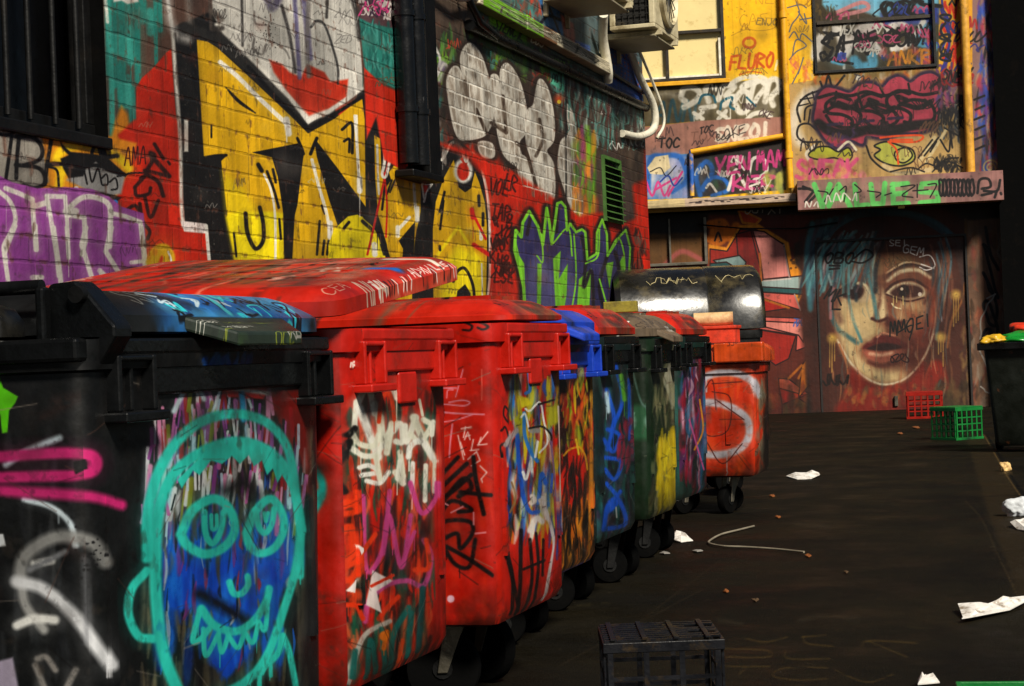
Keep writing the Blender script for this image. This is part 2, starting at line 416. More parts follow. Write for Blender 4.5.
# ================================================================== the left wall's paint
DL = 3.4; WY0, WY1, WTOP = 4.0, 14.75, 4.4
LW = Canvas((-DL, WY0, 0), (0, 1, 0), (0, 0, 1), WY1 - WY0, WTOP, 320, (92, 58, 46))
def paint_left(c):
    # old layers of paint low down and up high
    n = vnoise(c.H, c.W, 120, 4, 5)[..., None]
    c.a += (np.array([62, 52, 46], np.float32) - c.a) * np.clip((n - .4) * 3, 0, 1)
    c.poly([(100,140),(650,60),(660,340),(100,340)], (188,32,10), soft=10, rag=.25, ragcell=14)
    c.poly([(395,-40),(660,-20),(655,140),(560,165),(470,135),(395,120)], (72,58,48), soft=14, rag=.2)
    # ---------- under and beside the barred window
    c.poly([(104,-20),(190,-20),(180,55),(140,80),(122,140),(106,140)], (88,62,50), soft=4)
    Z = zc(60,0,4.9)
    for i,(x,y0,y1,w) in enumerate([(235,-40,360,34),(262,-40,420,30),(300,-40,520,40),(340,-20,300,44),(375,0,400,30),(400,-60,100,40),(440,60,160,40),(465,-40,330,18),(485,-40,150,24),(250,250,700,26),(290,330,480,30),(350,420,690,34),(330,380,520,30)]):
        c.stroke(Z((x,y0),(x+6,y1)), w/4.9, TEAL if i%3 else (52,150,136), .35, .95, False, rag=.25)
    c.poly(Z((255,-30),(380,-30),(385,10),(330,22),(300,5),(262,12)), WHITE, soft=2)
    c.stroke(Z((222,0),(232,110)), 3.2, WHITE, .5, .9)
    c.poly(Z((245,690),(270,600),(300,520),(330,560),(352,690)), (215,130,25), soft=4)
    c.poly(Z((375,700),(372,520),(372,430),(400,385),(460,330),(520,260),(545,240),(560,480),(580,700)), RED, soft=1.2)
    c.poly([(118,135),(134,120),(178,120),(186,235),(216,232),(222,300),(96,300),(112,210),(124,180)], RED, soft=3)
    Z = zc(0,120,5.12)
    c.poly(Z((-60,25),(560,85),(700,120),(660,270),(600,360),(600,470),(300,420),(-60,330)), (222,132,22), soft=3)
    c.stroke(Z((310,260),(290,200),(330,150),(420,130),(520,150),(600,190),(660,250)), 9, (240,200,20), .5)
    c.stroke(Z((300,350),(310,290),(330,240)), 8, (240,200,20), .5)
    c.poly(Z((-60,35),(90,60),(215,90),(225,180),(250,320),(180,350),(60,330),(-60,300)), (140,134,124), soft=3)
    c.poly(Z((340,310),(420,210),(520,200),(640,290),(620,380),(540,400),(420,350)), (150,148,146), soft=3)
    for s,w in [(Z((-20,70),(30,80),(70,65)),3.2),(Z((60,75),(45,190),(28,310)),3.6),(Z((82,85),(170,92),(215,150),(200,205),(120,235)),4),(Z((95,100),(85,210),(82,300)),4),(Z((80,232),(200,250),(232,320),(180,350),(120,335)),4),
                (Z((268,65),(240,230),(228,330)),4),(Z((240,230),(330,228),(400,245),(500,235),(635,280)),4),(Z((240,240),(290,260),(300,340)),2.5)]:
        c.stroke(s, w, BLK, .3)
    c.poly(Z((302,98),(320,130),(360,165),(440,172),(500,180),(560,205),(635,272),(618,290),(540,262),(490,215),(440,250),(425,290),(350,300),(322,250),(308,200),(350,182),(318,150)), BLK, soft=1.5)
    c.stroke(Z((500,105),(480,140),(470,170)), 3.5, BLK); c.stroke(Z((510,150),(530,190),(600,185)), 4.5, BLK); c.stroke(Z((525,140),(540,200)), 4.5, BLK)
    for a in [((450,220),(470,320),(500,250),(520,330)),((430,260),(445,330)),((520,300),(545,280),(550,330),(525,335)),((560,320),(590,300),(600,350),(570,360)),((600,290),(640,285)),((640,290),(660,275),(735,272))]:
        c.stroke(Z(*a), 1.8, BLK)
    c.poly(Z((400,350),(540,375),(620,400),(600,420),(500,380)), BLK, soft=2)
    c.blob(115,203,3,(40,110,190)); c.blob(76,189,2.5,WHITE); c.blob(39,191,2,(220,70,30))
    c.text('AMA',124.5,166,18,6,(60,12,8),1.3,-4,.1,.03)
    for a,w in [(((790,125),(835,200)),4),(((860,215),(868,228)),3),(((745,270),(790,190),(770,170)),4.5),(((770,180),(865,290)),5),(((740,260),(865,290)),4),(((750,280),(810,320),(835,390)),4.5),
                (((690,345),(740,290),(720,300)),4),(((690,350),(700,390),(760,380),(770,350)),4),(((740,395),(770,500),(810,415)),4),(((715,430),(730,520),(765,570),(755,610)),4),(((650,460),(690,440),(720,480)),4)]:
        c.stroke(Z(*a), w*.9, (38,14,10), .35, .95)
    # ---------- purple piece
    c.poly(Z((-80,240),(0,290),(60,320),(190,352),(330,345),(470,355),(560,395),(620,445),(735,480),(750,690),(770,920),(-80,960)), (142,62,146), soft=1.2)
    for n_,(s,w) in enumerate([(((-10,365),(50,420),(78,510),(45,595),(18,650),(30,720)),5.5),(((28,352),(90,375),(162,408)),6),(((165,410),(172,540),(186,665)),6),(((170,445),(240,425)),7),(((240,392),(330,395)),6),(((238,395),(258,500),(290,700),(300,800)),5.5),
                (((332,395),(343,520),(350,690)),5),(((350,455),(420,400),(500,402),(560,445),(563,560),(560,650)),6.5),(((345,488),(430,502),(437,620),(420,690)),6),(((340,470),(385,470)),9),(((570,480),(640,495),(718,525),(730,620),(740,700)),5.5)]):
        c.stroke(Z(*s), w*.82, WHITE, .25, .97, len(s)>4 and n_ in (0,7))
    Z = zc(0,228,3.01)
    for s,w in [(((45,-5),(12,80),(28,190)),4.5),(((105,-5),(108,66)),5),(((97,150),(125,150)),5),(((160,0),(180,140),(185,190)),5),(((200,0),(206,92)),4),(((258,0),(245,52),(285,180)),5),(((335,0),(318,72),(390,190)),5),(((300,130),(340,170)),5),(((425,0),(440,150),(436,190)),5),(((395,105),(440,100)),4)]:
        c.stroke(Z(*s), w, WHITE, .25, .97, False)
    # pale courses showing through the purple, scraped by the mortar
    # ---------- yellow-black piece
    c.poly([(172,28),(215,10),(300,60),(345,125),(360,88),(392,110),(404,300),(212,300),(207,230),(184,226),(178,120)], (20,18,17), soft=2)
    r = random.Random(4)
    for i in range(900):
        x,y = r.uniform(182,350), r.uniform(30,290)
        c.blob(x,y,r.uniform(.25,.8)*(1 if x<240 else .6),(92,88,80),r.uniform(.2,.7))
    c.stroke([(166,-10),(172,30),(175,70),(180,140),(181,200),(183,226)], 3.6, WHITE, .6, .95)
    c.stroke([(168,0),(170,20),(178,36),(188,40)], 8, (200,196,190), .9, .7); c.stroke([(188,-5),(190,30)], 6, (150,140,130), .9, .7)
    c.poly([(180,221),(206,224),(207,234),(184,232)], (220,205,200)); c.stroke([(206,226),(209,260),(213,295)], 3.4, WHITE, .3)
    c.poly([(184,120),(188,120),(188,152),(184,152)], WHITE, soft=1.5)
    Z3 = zc(180,0,5.12); Z = zc(180,120,5.12)
    top = Z3((85,205),(140,215),(190,245),(260,310),(380,420),(560,590),(655,685),(790,610),(905,520),(932,505))
    low = Z((945,0),(950,445),(800,240),(696,105),(690,125),(700,190),(760,400),(806,540),(780,600),(770,740),(765,940),(560,940),(575,700),(590,440),(632,180),(602,122),(370,168),(470,192),(500,290),(525,420),(532,700),(532,940),(290,940),(275,700),(240,480),(210,212),(238,185),(180,178),(122,195))
    c.poly(top + low, YEL, soft=.9)
    c.poly(Z((232,490),(300,470),(480,470),(528,480),(532,940),(300,940),(268,660)), LEM, soft=3)
    c.poly(Z((215,260),(330,360),(440,540),(400,700),(275,700),(235,480)), LEM, soft=8, op=.55)
    c.poly(Z((470,190),(632,180),(600,440),(532,690),(528,480),(500,290)), BLK, soft=.8)
    c.poly(Z((370,168),(602,122),(625,150),(632,190),(470,192)), BLK, soft=.8)
    c.stroke(Z((600,95),(620,140),(632,175)), 3, BLK); c.stroke(Z((700,95),(685,130),(668,175)), 3.4, BLK); c.stroke(Z((122,195),(180,185),(236,182)), 3, BLK, taper=False)
    for s,w in [(((335,480),(345,580),(385,660),(425,620),(425,530),(408,450)),4),(((400,230),(418,262)),4.2),(((445,265),(480,360),(505,450)),2.8),(((475,255),(490,320)),2.8),(((508,510),(516,610)),2.4),(((275,580),(288,700)),2.2),(((715,520),(700,690)),2.6),(((738,620),(730,690)),2.6),(((760,620),(752,690)),2.4),(((725,440),(740,480)),2.4),(((830,50),(880,20),(882,170)),3),(((840,110),(866,100),(866,165)),2.6),(((160,30),(160,90)),2)]:
        c.stroke(Z(*s), w, BLK, .3)
    c.stroke(Z3((235,450),(300,520),(385,580)), 3.4, BLK, .3, taper=True); c.stroke(Z3((280,550),(360,618)), 3, BLK, .3, False)
    for s,w in [(Z3((205,320),(290,390),(400,500),(550,640)),4.6),(Z((545,0),(556,70)),6.5),(Z((430,280),(465,360),(485,480),(488,700),(480,860)),2.4),(Z((675,205),(710,340),(750,480),(768,590)),3.2),(Z((768,530),(768,600)),5.5),(Z((903,-20),(908,180),(920,360)),2.6),(Z((918,310),(920,365)),5)]:
        c.stroke(s, w, WHITE, .25, .97)
    # next letters of the same piece
    c.poly([(388,205),(410,160),(432,150),(455,138),(470,150),(482,172),(490,225),(490,310),(400,310)], (20,18,17), soft=1.2)
    c.stroke([(152,263),(156,253),(164,250),(169,258),(166,270),(160,284)], 12, (206,158,20), .2); c.stroke([(168,252),(171,262),(167,276)], 2, WHITE, .3); c.stroke([(148,276),(152,266)], 1.6, WHITE, .3); c.stroke([(178,268),(179,282)], 4, (206,158,20)); c.stroke([(180,270),(180,282)], 2, WHITE); c.stroke([(200,268),(202,280)], 6, (196,140,20))
    Z = zc(340,120,5.12)
    c.poly(Z((175,80),(205,96),(212,280),(235,345),(262,310),(250,270),(275,235),(300,245),(305,300),(415,330),(412,470),(385,600),(372,740),(368,940),(250,940),(240,640),(195,490),(180,300)), YEL, soft=.8)
    c.poly(Z((-30,560),(40,495),(88,486),(140,508),(185,575),(235,700),(270,940),(-60,940),(-60,640)), LEM, soft=.8)
    c.stroke(Z((130,500),(190,560),(240,690),(260,800)), 4.5, BLK, .25)
    c.poly(Z((385,520),(300,620),(322,660),(316,800),(370,800),(380,640)), BLK, soft=.8)
    c.poly(Z((582,205),(530,300),(490,420),(475,560),(475,760),(480,1000),(745,1000),(752,700),(752,540),(740,420),(712,320),(690,265),(672,350),(640,372),(606,345),(592,250)), YEL, soft=.8)
    c.poly(Z((540,740),(600,640),(720,700),(745,1000),(500,1000)), LEM, soft=8)
    c.stroke(Z((500,690),(605,550),(735,760)), 3, LEM, .6, .9, False)
    c.blob(*Z((630,262))[0], 9.5, WHITE, ry=12.5); c.blob(*Z((630,265))[0], 6, RED, ry=9); c.poly(Z((612,200),(640,180),(655,215),(645,240)), RED, soft=1)
    c.stroke(Z((480,160),(520,205),(570,120),(612,130),(645,215),(660,170),(700,190),(738,300),(762,450),(768,700),(762,860),(740,1000)), 2.6, WHITE, .3)
    for s,w in [(((535,370),(510,470)),2.6),(((530,415),(512,560)),2.4),(((710,390),(712,440)),3.2),(((732,480),(732,540)),3),(((20,555),(45,525)),3),(((115,520),(165,565)),3.6),(((210,640),(225,690)),2.4),(((230,330),(215,460)),2.4),(((280,310),(255,370)),2.2),(((265,310),(240,380)),2)]:
        c.stroke(Z(*s), w, BLK, .3, 1, False)
    for s,w in [(((75,-20),(90,180),(100,360)),2.8),(((100,300),(100,365)),5),(((190,130),(195,320),(200,380)),2.2),(((355,500),(295,565)),3.5),(((295,550),(295,595)),4.2),(((378,330),(385,440),(397,510)),3),(((395,450),(395,515)),4.5),(((722,560),(722,610)),3.6),(((175,640),(178,690)),5.5)]:
        c.stroke(Z(*s), w, WHITE, .25, .97)
    for s,w in [(((250,200),(170,560),(140,690)),2.2),(((225,270),(240,430),(235,600)),1.8),(((675,465),(690,500),(745,610)),2.6),(((675,460),(680,500)),4.5),(((685,640),(760,690)),4)]:
        c.stroke(Z(*s), w, (190,20,14), .3)
    c.stroke(Z((225,-30),(228,200),(215,280),(235,290),(255,215),(285,195)), 2.8, WHITE, .3); c.blob(*Z((258,145))[0], 2.6, WHITE)
    c.stroke(Z((430,420),(440,370),(470,330),(420,330),(430,400)), 2.2, WHITE, .3, 1, False); c.poly(Z((425,335),(455,335),(432,385)), RED)
    Z = zc(340,180,5.12)
    c.poly(Z((592,640),(600,570),(640,535),(668,580),(672,720),(592,720)), BLK, soft=1); c.stroke(Z((580,520),(600,470),(640,455),(680,540),(690,660)), 3, BLK, .25)
    c.stroke(Z((510,340),(512,360)), 2.5, BLK); c.stroke(Z((725,430),(728,600),(715,700)), 1.4, WHITE)
    c.poly(Z((742,720),(775,560),(830,518),(868,600),(905,512),(930,720)), WHITE, soft=.8); c.poly(Z((755,720),(785,575),(830,540),(862,625),(880,720)), BLK, soft=.8); c.poly(Z((885,720),(905,560),(918,720)), BLK, soft=.8)
    c.stroke(Z((775,720),(800,600),(835,570),(860,650)), 3.5, LEM, .3); c.stroke(Z((885,700),(905,600),(915,700)), 2, (100,180,40), .3)
    # ---------- pale field above
    c.poly(Z3((160,-60),(880,-60),(905,80),(925,250),(938,455),(860,520),(740,580),(655,640),(560,500),(330,250),(200,140),(165,70)), (208,204,194), soft=1.5, rag=.12)
    c.poly(Z3((455,305),(520,330),(560,370),(620,395),(650,330),(740,370),(770,420),(862,405),(852,500),(760,560),(660,595),(560,490),(480,372)), (198,48,22), soft=2.5, rag=.15)
    c.stroke(Z3((20,140),(160,190),(330,330),(480,470),(560,530)), 9, (34,32,30), .3, .95)
    c.stroke(Z3((190,130),(330,265),(560,500),(655,620),(760,575),(930,455)), 4, WHITE, .5, .95, False)
    c.stroke(Z3((350,345),(500,510),(655,660),(800,580),(930,500)), 3.6, BLK, .3, 1, False)
    for s,w,col in [(((315,-30),(320,235)),2.6,(50,46,44)),(((150,-30),(158,150)),3.2,(70,60,54)),(((380,60),(385,120),(440,130)),2,(120,112,106)),(((380,200),(375,250),(420,280),(440,230)),2.2,(110,104,98)),
                    (((520,30),(560,180),(590,370)),3.2,(52,48,48)),(((585,-30),(600,200),(612,400)),4.2,(92,84,128)),(((630,-30),(650,150),(665,300)),5.5,(92,84,128)),(((660,-30),(650,240),(660,390)),5,(110,104,100)),
                    (((670,140),(700,108),(740,130),(780,240),(808,350),(808,430)),2.4,(40,38,38)),(((755,-30),(750,90)),3,(40,36,34)),(((440,-30),(470,40),(500,0)),8,(78,70,100)),(((880,-20),(905,80),(920,200)),5,(48,44,42)),(((500,230),(540,260),(560,300)),2,(120,116,110)),(((160,60),(210,100)),6,(90,80,72)),(((170,150),(215,145)),5,(50,44,40))]:
        c.stroke(Z3(*s), w, col, .5, .85)
    r = random.Random(9)
    for i in range(70):
        x,y = Z3((r.gauss(450,40), r.gauss(190,60)))[0]; c.blob(x,y,r.uniform(.3,.8),(60,54,50),.8)
    c.clutter((215,4,345,60), 12, [(150,146,140),(120,116,112)], (.6,1.2), (5,12), 21, .7)
    # ---------- teal and red strip beside the pipe
    c.poly([(357,-20),(402,-20),(402,90),(366,78),(362,40)], (84,58,62), soft=2)
    c.clutter((358,0,398,22), 14, [(200,60,120),(190,180,175),(60,40,60)], (1,2), (6,12), 5)
    c.poly([(359,18),(372,24),(402,30),(402,92),(384,84),(366,76),(362,50)], (38,118,106), soft=2, rag=.2, ragcell=6)
    c.smear((362,20,398,70), 26, [(26,84,78),(70,150,138)], (1,2.4), (6,20), 6, .8)
    c.poly([(364,68),(384,86),(402,94),(402,170),(384,160),(376,118),(366,140)], (198,40,18), soft=2)
    c.clutter((370,78,398,92), 4, [(90,80,60)], (.8,1), (6,9), 3)
    # ---------- bubble letters on raw brick
    Z = zc(340,0,3.01)
    c.poly([(410,10),(470,35),(570,70),(645,110),(645,180),(600,200),(480,140),(412,125)], (66,52,42), soft=6, rag=.15)
    c.smear((425,25,640,120), 60, [(60,96,50),(90,140,40),(120,30,24),(64,120,110),(150,140,128),(40,34,30)], (1,3), (8,26), 13, .75)
    c.smear((440,30,560,75), 70, [(70,120,40),(110,170,30),(50,90,44),(90,130,60),(36,34,28)], (2,4), (8,20), 113, .85)
    c.smear((550,70,645,125), 60, [(90,160,150),(60,120,112),(150,180,170),(50,40,36),(30,30,28)], (1.4,3), (10,30), 114, .85)
    c.smear((425,70,470,150), 40, [(60,50,44),(100,60,50),(40,100,96),(130,120,112),(30,26,24)], (2,4), (8,22), 115, .8)
    c.smear((500,95,640,165), 50, [(80,66,54),(56,46,38),(104,92,78),(40,34,30)], (2,5), (10,26), 116, .7)
    c.clutter((432,48,560,95), 26, [(110,160,50),(40,34,30),(90,130,40),(170,60,40),(60,130,120)], (1,2.2), (7,14), 17, .85)
    c.smear((440,60,470,80), 6, [(190,180,190),(90,60,110),(200,200,205)], (3,6), (5,10), 19)
    c.stroke([(434,45),(440,60),(436,78),(444,64),(450,72)], 2.4, (210,206,200), .5)
    Ls = [ [(325,255),(335,215),(352,205),(375,245),(366,185),(374,150),(395,135),(425,175),(450,265),(458,350),(442,395),(420,412),(370,418),(352,400),(338,345)],
           [(455,250),(472,232),(490,290),(486,220),(503,195),(535,240),(556,320),(556,395),(535,432),(548,500),(500,470),(478,400)],
           [(562,345),(585,318),(594,270),(604,242),(625,275),(640,350),(640,420),(618,455),(640,500),(640,600),(604,590),(585,500),(565,430)],
           [(682,320),(700,350),(712,430),(726,540),(732,640),(704,640),(676,560),(660,500),(668,430),(692,400)],
           [(420,432),(455,436),(460,470),(430,468)], [(540,470),(575,500),(600,590),(560,580),(540,520)] ]
    c.marking = True; c.mask = np.zeros((c.H, c.W), np.float32)
    for L in Ls:
        P = Z(*L); c.marking = False
        c.stroke(crom(P,5,True).tolist() + [P[0]], 11, (44,32,26), .3, .97, False)
    for L in Ls:
        P = Z(*L); c.stroke(crom(P,5,True).tolist() + [P[0]], 3.4, (186,180,168), .3, .97, False)
    for L in Ls:
        c.marking = True; c.poly(Z(*L), (186,180,168), True, soft=1.2, rag=.1)
    c.marking = False
    for s in [((375,245),(385,300),(378,270)),((490,290),(500,400)),((600,360),(610,420),(590,470)),((455,370),(500,400)),((530,430),(560,460),(590,560)),((410,330),(440,400))]:
        c.stroke(Z(*s), 3.4, (52,38,28), .4)
    c.clutter((590,95,640,150), 16, [(196,192,184),(150,150,140),(90,140,130)], (.7,1.4), (8,18), 31, .9, words=('LHA','DOH','ITH','ALL'))
    c.smear((560,70,645,130), 60, [(70,132,122),(150,170,160),(60,40,34),(104,40,34),(90,150,140)], (.9,2), (10,30), 33, .8)
    # frame of a painted-over hatch, and the strip of hot colours
    c.stroke([(566,60),(566,215)], 1.6, (24,22,22), .3, 1, False); c.stroke([(520,38),(566,62)], 1.6, (24,22,22), .3, 1, False)
    c.poly([(550,66),(564,72),(564,92),(551,84)], (80,170,140), soft=2); c.scrib(552,70,10,16,BLK,.9,8)
    c.blob(559,99,4,(200,70,30),.9,1.5); c.blob(559,102,2,(220,190,40),.9)
    c.smear((574,130,594,210), 30, [(110,170,30),(150,60,110),(220,130,30),(60,120,40)], (2.5,5), (16,40), 35, .85)
    c.poly([(596,156),(616,150),(632,180),(636,225),(620,225),(598,222)], (64,50,44), soft=4)
    # red ground with dark tags
    c.poly([(430,140),(470,150),(495,163),(520,176),(545,192),(580,216),(602,212),(622,224),(645,215),(645,320),(488,320),(492,230),(486,180),(470,160)], (190,32,10), soft=5, rag=.12)
    for i,(x,y,h,s_) in enumerate([(489,190,15,'VOE'),(504,186,15,'LR'),(491,214,14,'TAR'),(506,224,13,'B'),(492,246,12,'KO'),(496,262,12,'W8'),(494,278,12,'LSE')]):
        c.text(s_, x, y+4, h, 5.2, (52,14,10), 2.0, 6, .05, .1, .4, .9)
    c.clutter((488,225,505,280), 9, [(44,14,10)], (1.6,2.4), (8,13), 8, .85, words=('K','W','XO'))
    # ---------- purple and green piece
    Z = zc(490,170,5.12)
    out = Z((182,760),(172,600),(150,500),(125,410),(132,310),(160,345),(168,270),(200,212),(245,290),(270,385),(282,280),(290,195),(305,280),(315,380),(335,250),(345,172),(365,165),(385,190),(395,310),(410,275),(440,320),(470,305),(488,320),(498,460),(545,430),(548,320),(575,255),(598,330),(602,440),(640,380),(665,340),(695,308),(718,400),(712,520),(690,640),(640,760))
    c.stroke(out, 9, (34,20,16), .3, 1, False)
    c.poly(out, (46,42,84), soft=1)
    c.poly(Z((180,560),(240,420),(330,560),(420,420),(450,760),(180,760)), (74,72,116), soft=8, op=.8)
    for g in [((130,350),(150,440),(175,480),(185,760),(168,760),(168,600),(140,480)),((242,480),(265,480),(258,760),(240,760)),((322,455),(362,415),(352,560),(398,480),(392,640),(372,760),(338,760)),((455,560),(520,505),(505,760),(440,760),(450,620)),((590,480),(632,470),(612,610)),((660,480),(690,420),(690,560),(665,640))]:
        c.poly(Z(*g), (104,176,34), soft=1)
    for g in [((470,340),(490,460),(480,600),(520,520),(530,760)),((600,440),(560,600),(600,760)),((640,420),(660,520),(640,690)),((345,200),(340,320)),((205,250),(190,330))]:
        c.stroke(Z(*g), 3.6, (30,22,30), .4)
    c.stroke(out, 2.6, (112,186,40), .3, 1, False)
    for g in [((265,330),(270,470),(240,440)),((320,380),(400,300),(420,440)),((560,300),(552,440),(490,480)),((600,440),(660,350),(690,500),(650,720)),((560,560),(600,700)),((430,330),(440,560),(410,760))]:
        c.stroke(Z(*g), 1.6, (112,186,40), .35)
    for g in [((600,320),(640,720)),]: pass
    c.text('YC', 636, 280, 9, 3, (200,190,180), 1.4, 0, 0, .1)
    c.smear((632,226,645,280), 12, [(30,20,18),(90,80,70)], (1,2.5), (6,16), 41, .9)
    # ---------- first floor strip above the trunking
    c.poly([(455,-40),(660,-40),(648,112),(570,62),(480,22)], (78,96,98), soft=2)
    c.smear((480,-10,560,30), 90, [(70,140,136),(110,160,150),(190,60,40),(150,90,60),(90,110,110),(60,70,70)], (1.2,3), (6,16), 43, .9)
    c.poly([(488,8),(500,12),(530,26),(530,44),(510,38),(490,24)], (120,190,20), soft=2); 
    c.text('STENCIL', 493, 28, 11, 4, (40,44,20), 1.5, 24, 0, .03)
    c.poly([(527,26),(548,36),(548,52),(527,42)], (120,84,56), soft=2); c.text('COS', 530, 42, 10, 4, (225,215,190), 1.4, 24, 0, .03)
    c.poly([(536,-10),(556,-10),(566,44),(548,34)], (52,120,190), soft=2); c.stroke([(545,0),(552,14),(562,40)], 2, (24,28,44), .3); c.stroke([(540,24),(548,16),(560,20)], 3, (20,24,40), .4)
    c.poly([(560,14),(574,24),(577,52),(566,46)], (190,110,96), soft=2); c.poly([(575,40),(590,46),(590,62),(578,56)], (70,100,170), soft=2)
    Zb = zc(580,40,8.575)
    c.poly(Zb((250,60),(300,20),(400,120),(500,200),(545,585),(212,395)), (44,84,168), soft=1)
    rr = random.Random(3)
    for j in range(9):
        for i in range(11):
            x = 232 + i*29 + (j%2)*4; y = 190 + (i*29)*.56 + j*31 - 150
            if rr.random() < .8: c.poly(Zb((x,y),(x+11,y+6),(x+12,y+22),(x+1,y+17)), (192,84,44), soft=.5, op=.9)
paint_left(LW)
def wear(c):
    """years of small tags, drips and overspray over everything"""
    r = random.Random(77)
    for i in range(150):
        x, y = r.uniform(0,645), r.uniform(0,300); col = r.choice([(30,26,24),(30,26,24),(190,185,176),(120,110,100),(70,60,56)])
        if r.random() < .5: c.scrib(x, y, r.uniform(5,16), r.uniform(4,11), col, r.uniform(.5,1.0), r.randint(5,9), .4, r.uniform(.25,.6), seed=i)
        else: c.stroke([(x,y),(x+r.uniform(-.4,.4),y+r.uniform(6,30))], r.uniform(.4,.9), col, .4, r.uniform(.2,.5), False)
    for i in range(60):
        x, y = r.uniform(0,645), r.uniform(0,300); c.blob(x, y, r.uniform(3,12), r.choice([(20,18,18),(160,150,140),(120,40,24)]), r.uniform(.08,.25), 1.6)
wear(LW)
def bricks(c):
    """mortar joints: header and stretcher courses, scraped and dirty; relief into alpha"""
    v = (np.arange(c.H, dtype=np.float32) / c.ppm)[:, None]; u = (np.arange(c.W, dtype=np.float32) / c.ppm)[None]
    wob = (vnoise(c.H, c.W, 30, 2, 77) - .5) * 0.006
    rh = 0.087; row = np.floor((v + wob) / rh); fv = (v + wob) / rh - row
    head = (row % 2) > 0.5
    bl = np.where(head, 0.125, 0.25); fu = ((u + wob * 1.5 + np.where(head, 0.03, 0)) / bl) % 1
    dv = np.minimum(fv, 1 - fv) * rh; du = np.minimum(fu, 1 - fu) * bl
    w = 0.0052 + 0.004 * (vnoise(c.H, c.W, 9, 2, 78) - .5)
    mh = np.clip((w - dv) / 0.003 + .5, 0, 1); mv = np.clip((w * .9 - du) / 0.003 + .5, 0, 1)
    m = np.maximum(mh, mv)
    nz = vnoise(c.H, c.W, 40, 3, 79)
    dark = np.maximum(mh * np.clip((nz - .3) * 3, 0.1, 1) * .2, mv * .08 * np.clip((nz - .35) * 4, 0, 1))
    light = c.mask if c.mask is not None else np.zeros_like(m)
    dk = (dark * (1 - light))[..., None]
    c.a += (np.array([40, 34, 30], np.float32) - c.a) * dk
    # on the raw lettering the bricks stay brown and the joints take the silver
    face = np.clip(light * (1 - m), 0, 1)[..., None] * (np.clip((vnoise(c.H, c.W, 26, 4, 81) - .40) * 3.4, 0, 1))[..., None]
    c.a += (np.array([112, 98, 84], np.float32) - c.a) * face * .75
    c.a += (np.array([205, 200, 190], np.float32) - c.a) * (light * m * np.clip((nz - .2) * 3, 0, 1))[..., None] * .8
    bid = np.sin(row * 12.9898 + np.floor((u + np.where(head, .03, 0)) / bl) * 78.233) * 43758.5453; bid = bid - np.floor(bid)
    c.a *= (0.86 + 0.22 * bid)[..., None]
    # paint chipped off brick edges, letting the fired clay through
    ch = np.clip((vnoise(c.H, c.W, 14, 4, 85) - .60) * 9, 0, 1) * np.clip(1 - np.minimum(dv, du * .8) / .016, 0, 1) * (1 - light)
    c.a += (np.array([96, 60, 46], np.float32) - c.a) * (ch * .7)[..., None]
    c.z[:] = np.clip(.85 - np.maximum(.7 * mh, .4 * mv) + .18 * (bid - .5) + .25 * (vnoise(c.H, c.W, 7, 3, 82) - .5), 0, 1)
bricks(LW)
LW.grime(5, .30, .5)
M_LEFT = painted('painted_brick', LW.image('left_wall_paint'), .5, .45, .009, .35, .2, 6.0, .35)
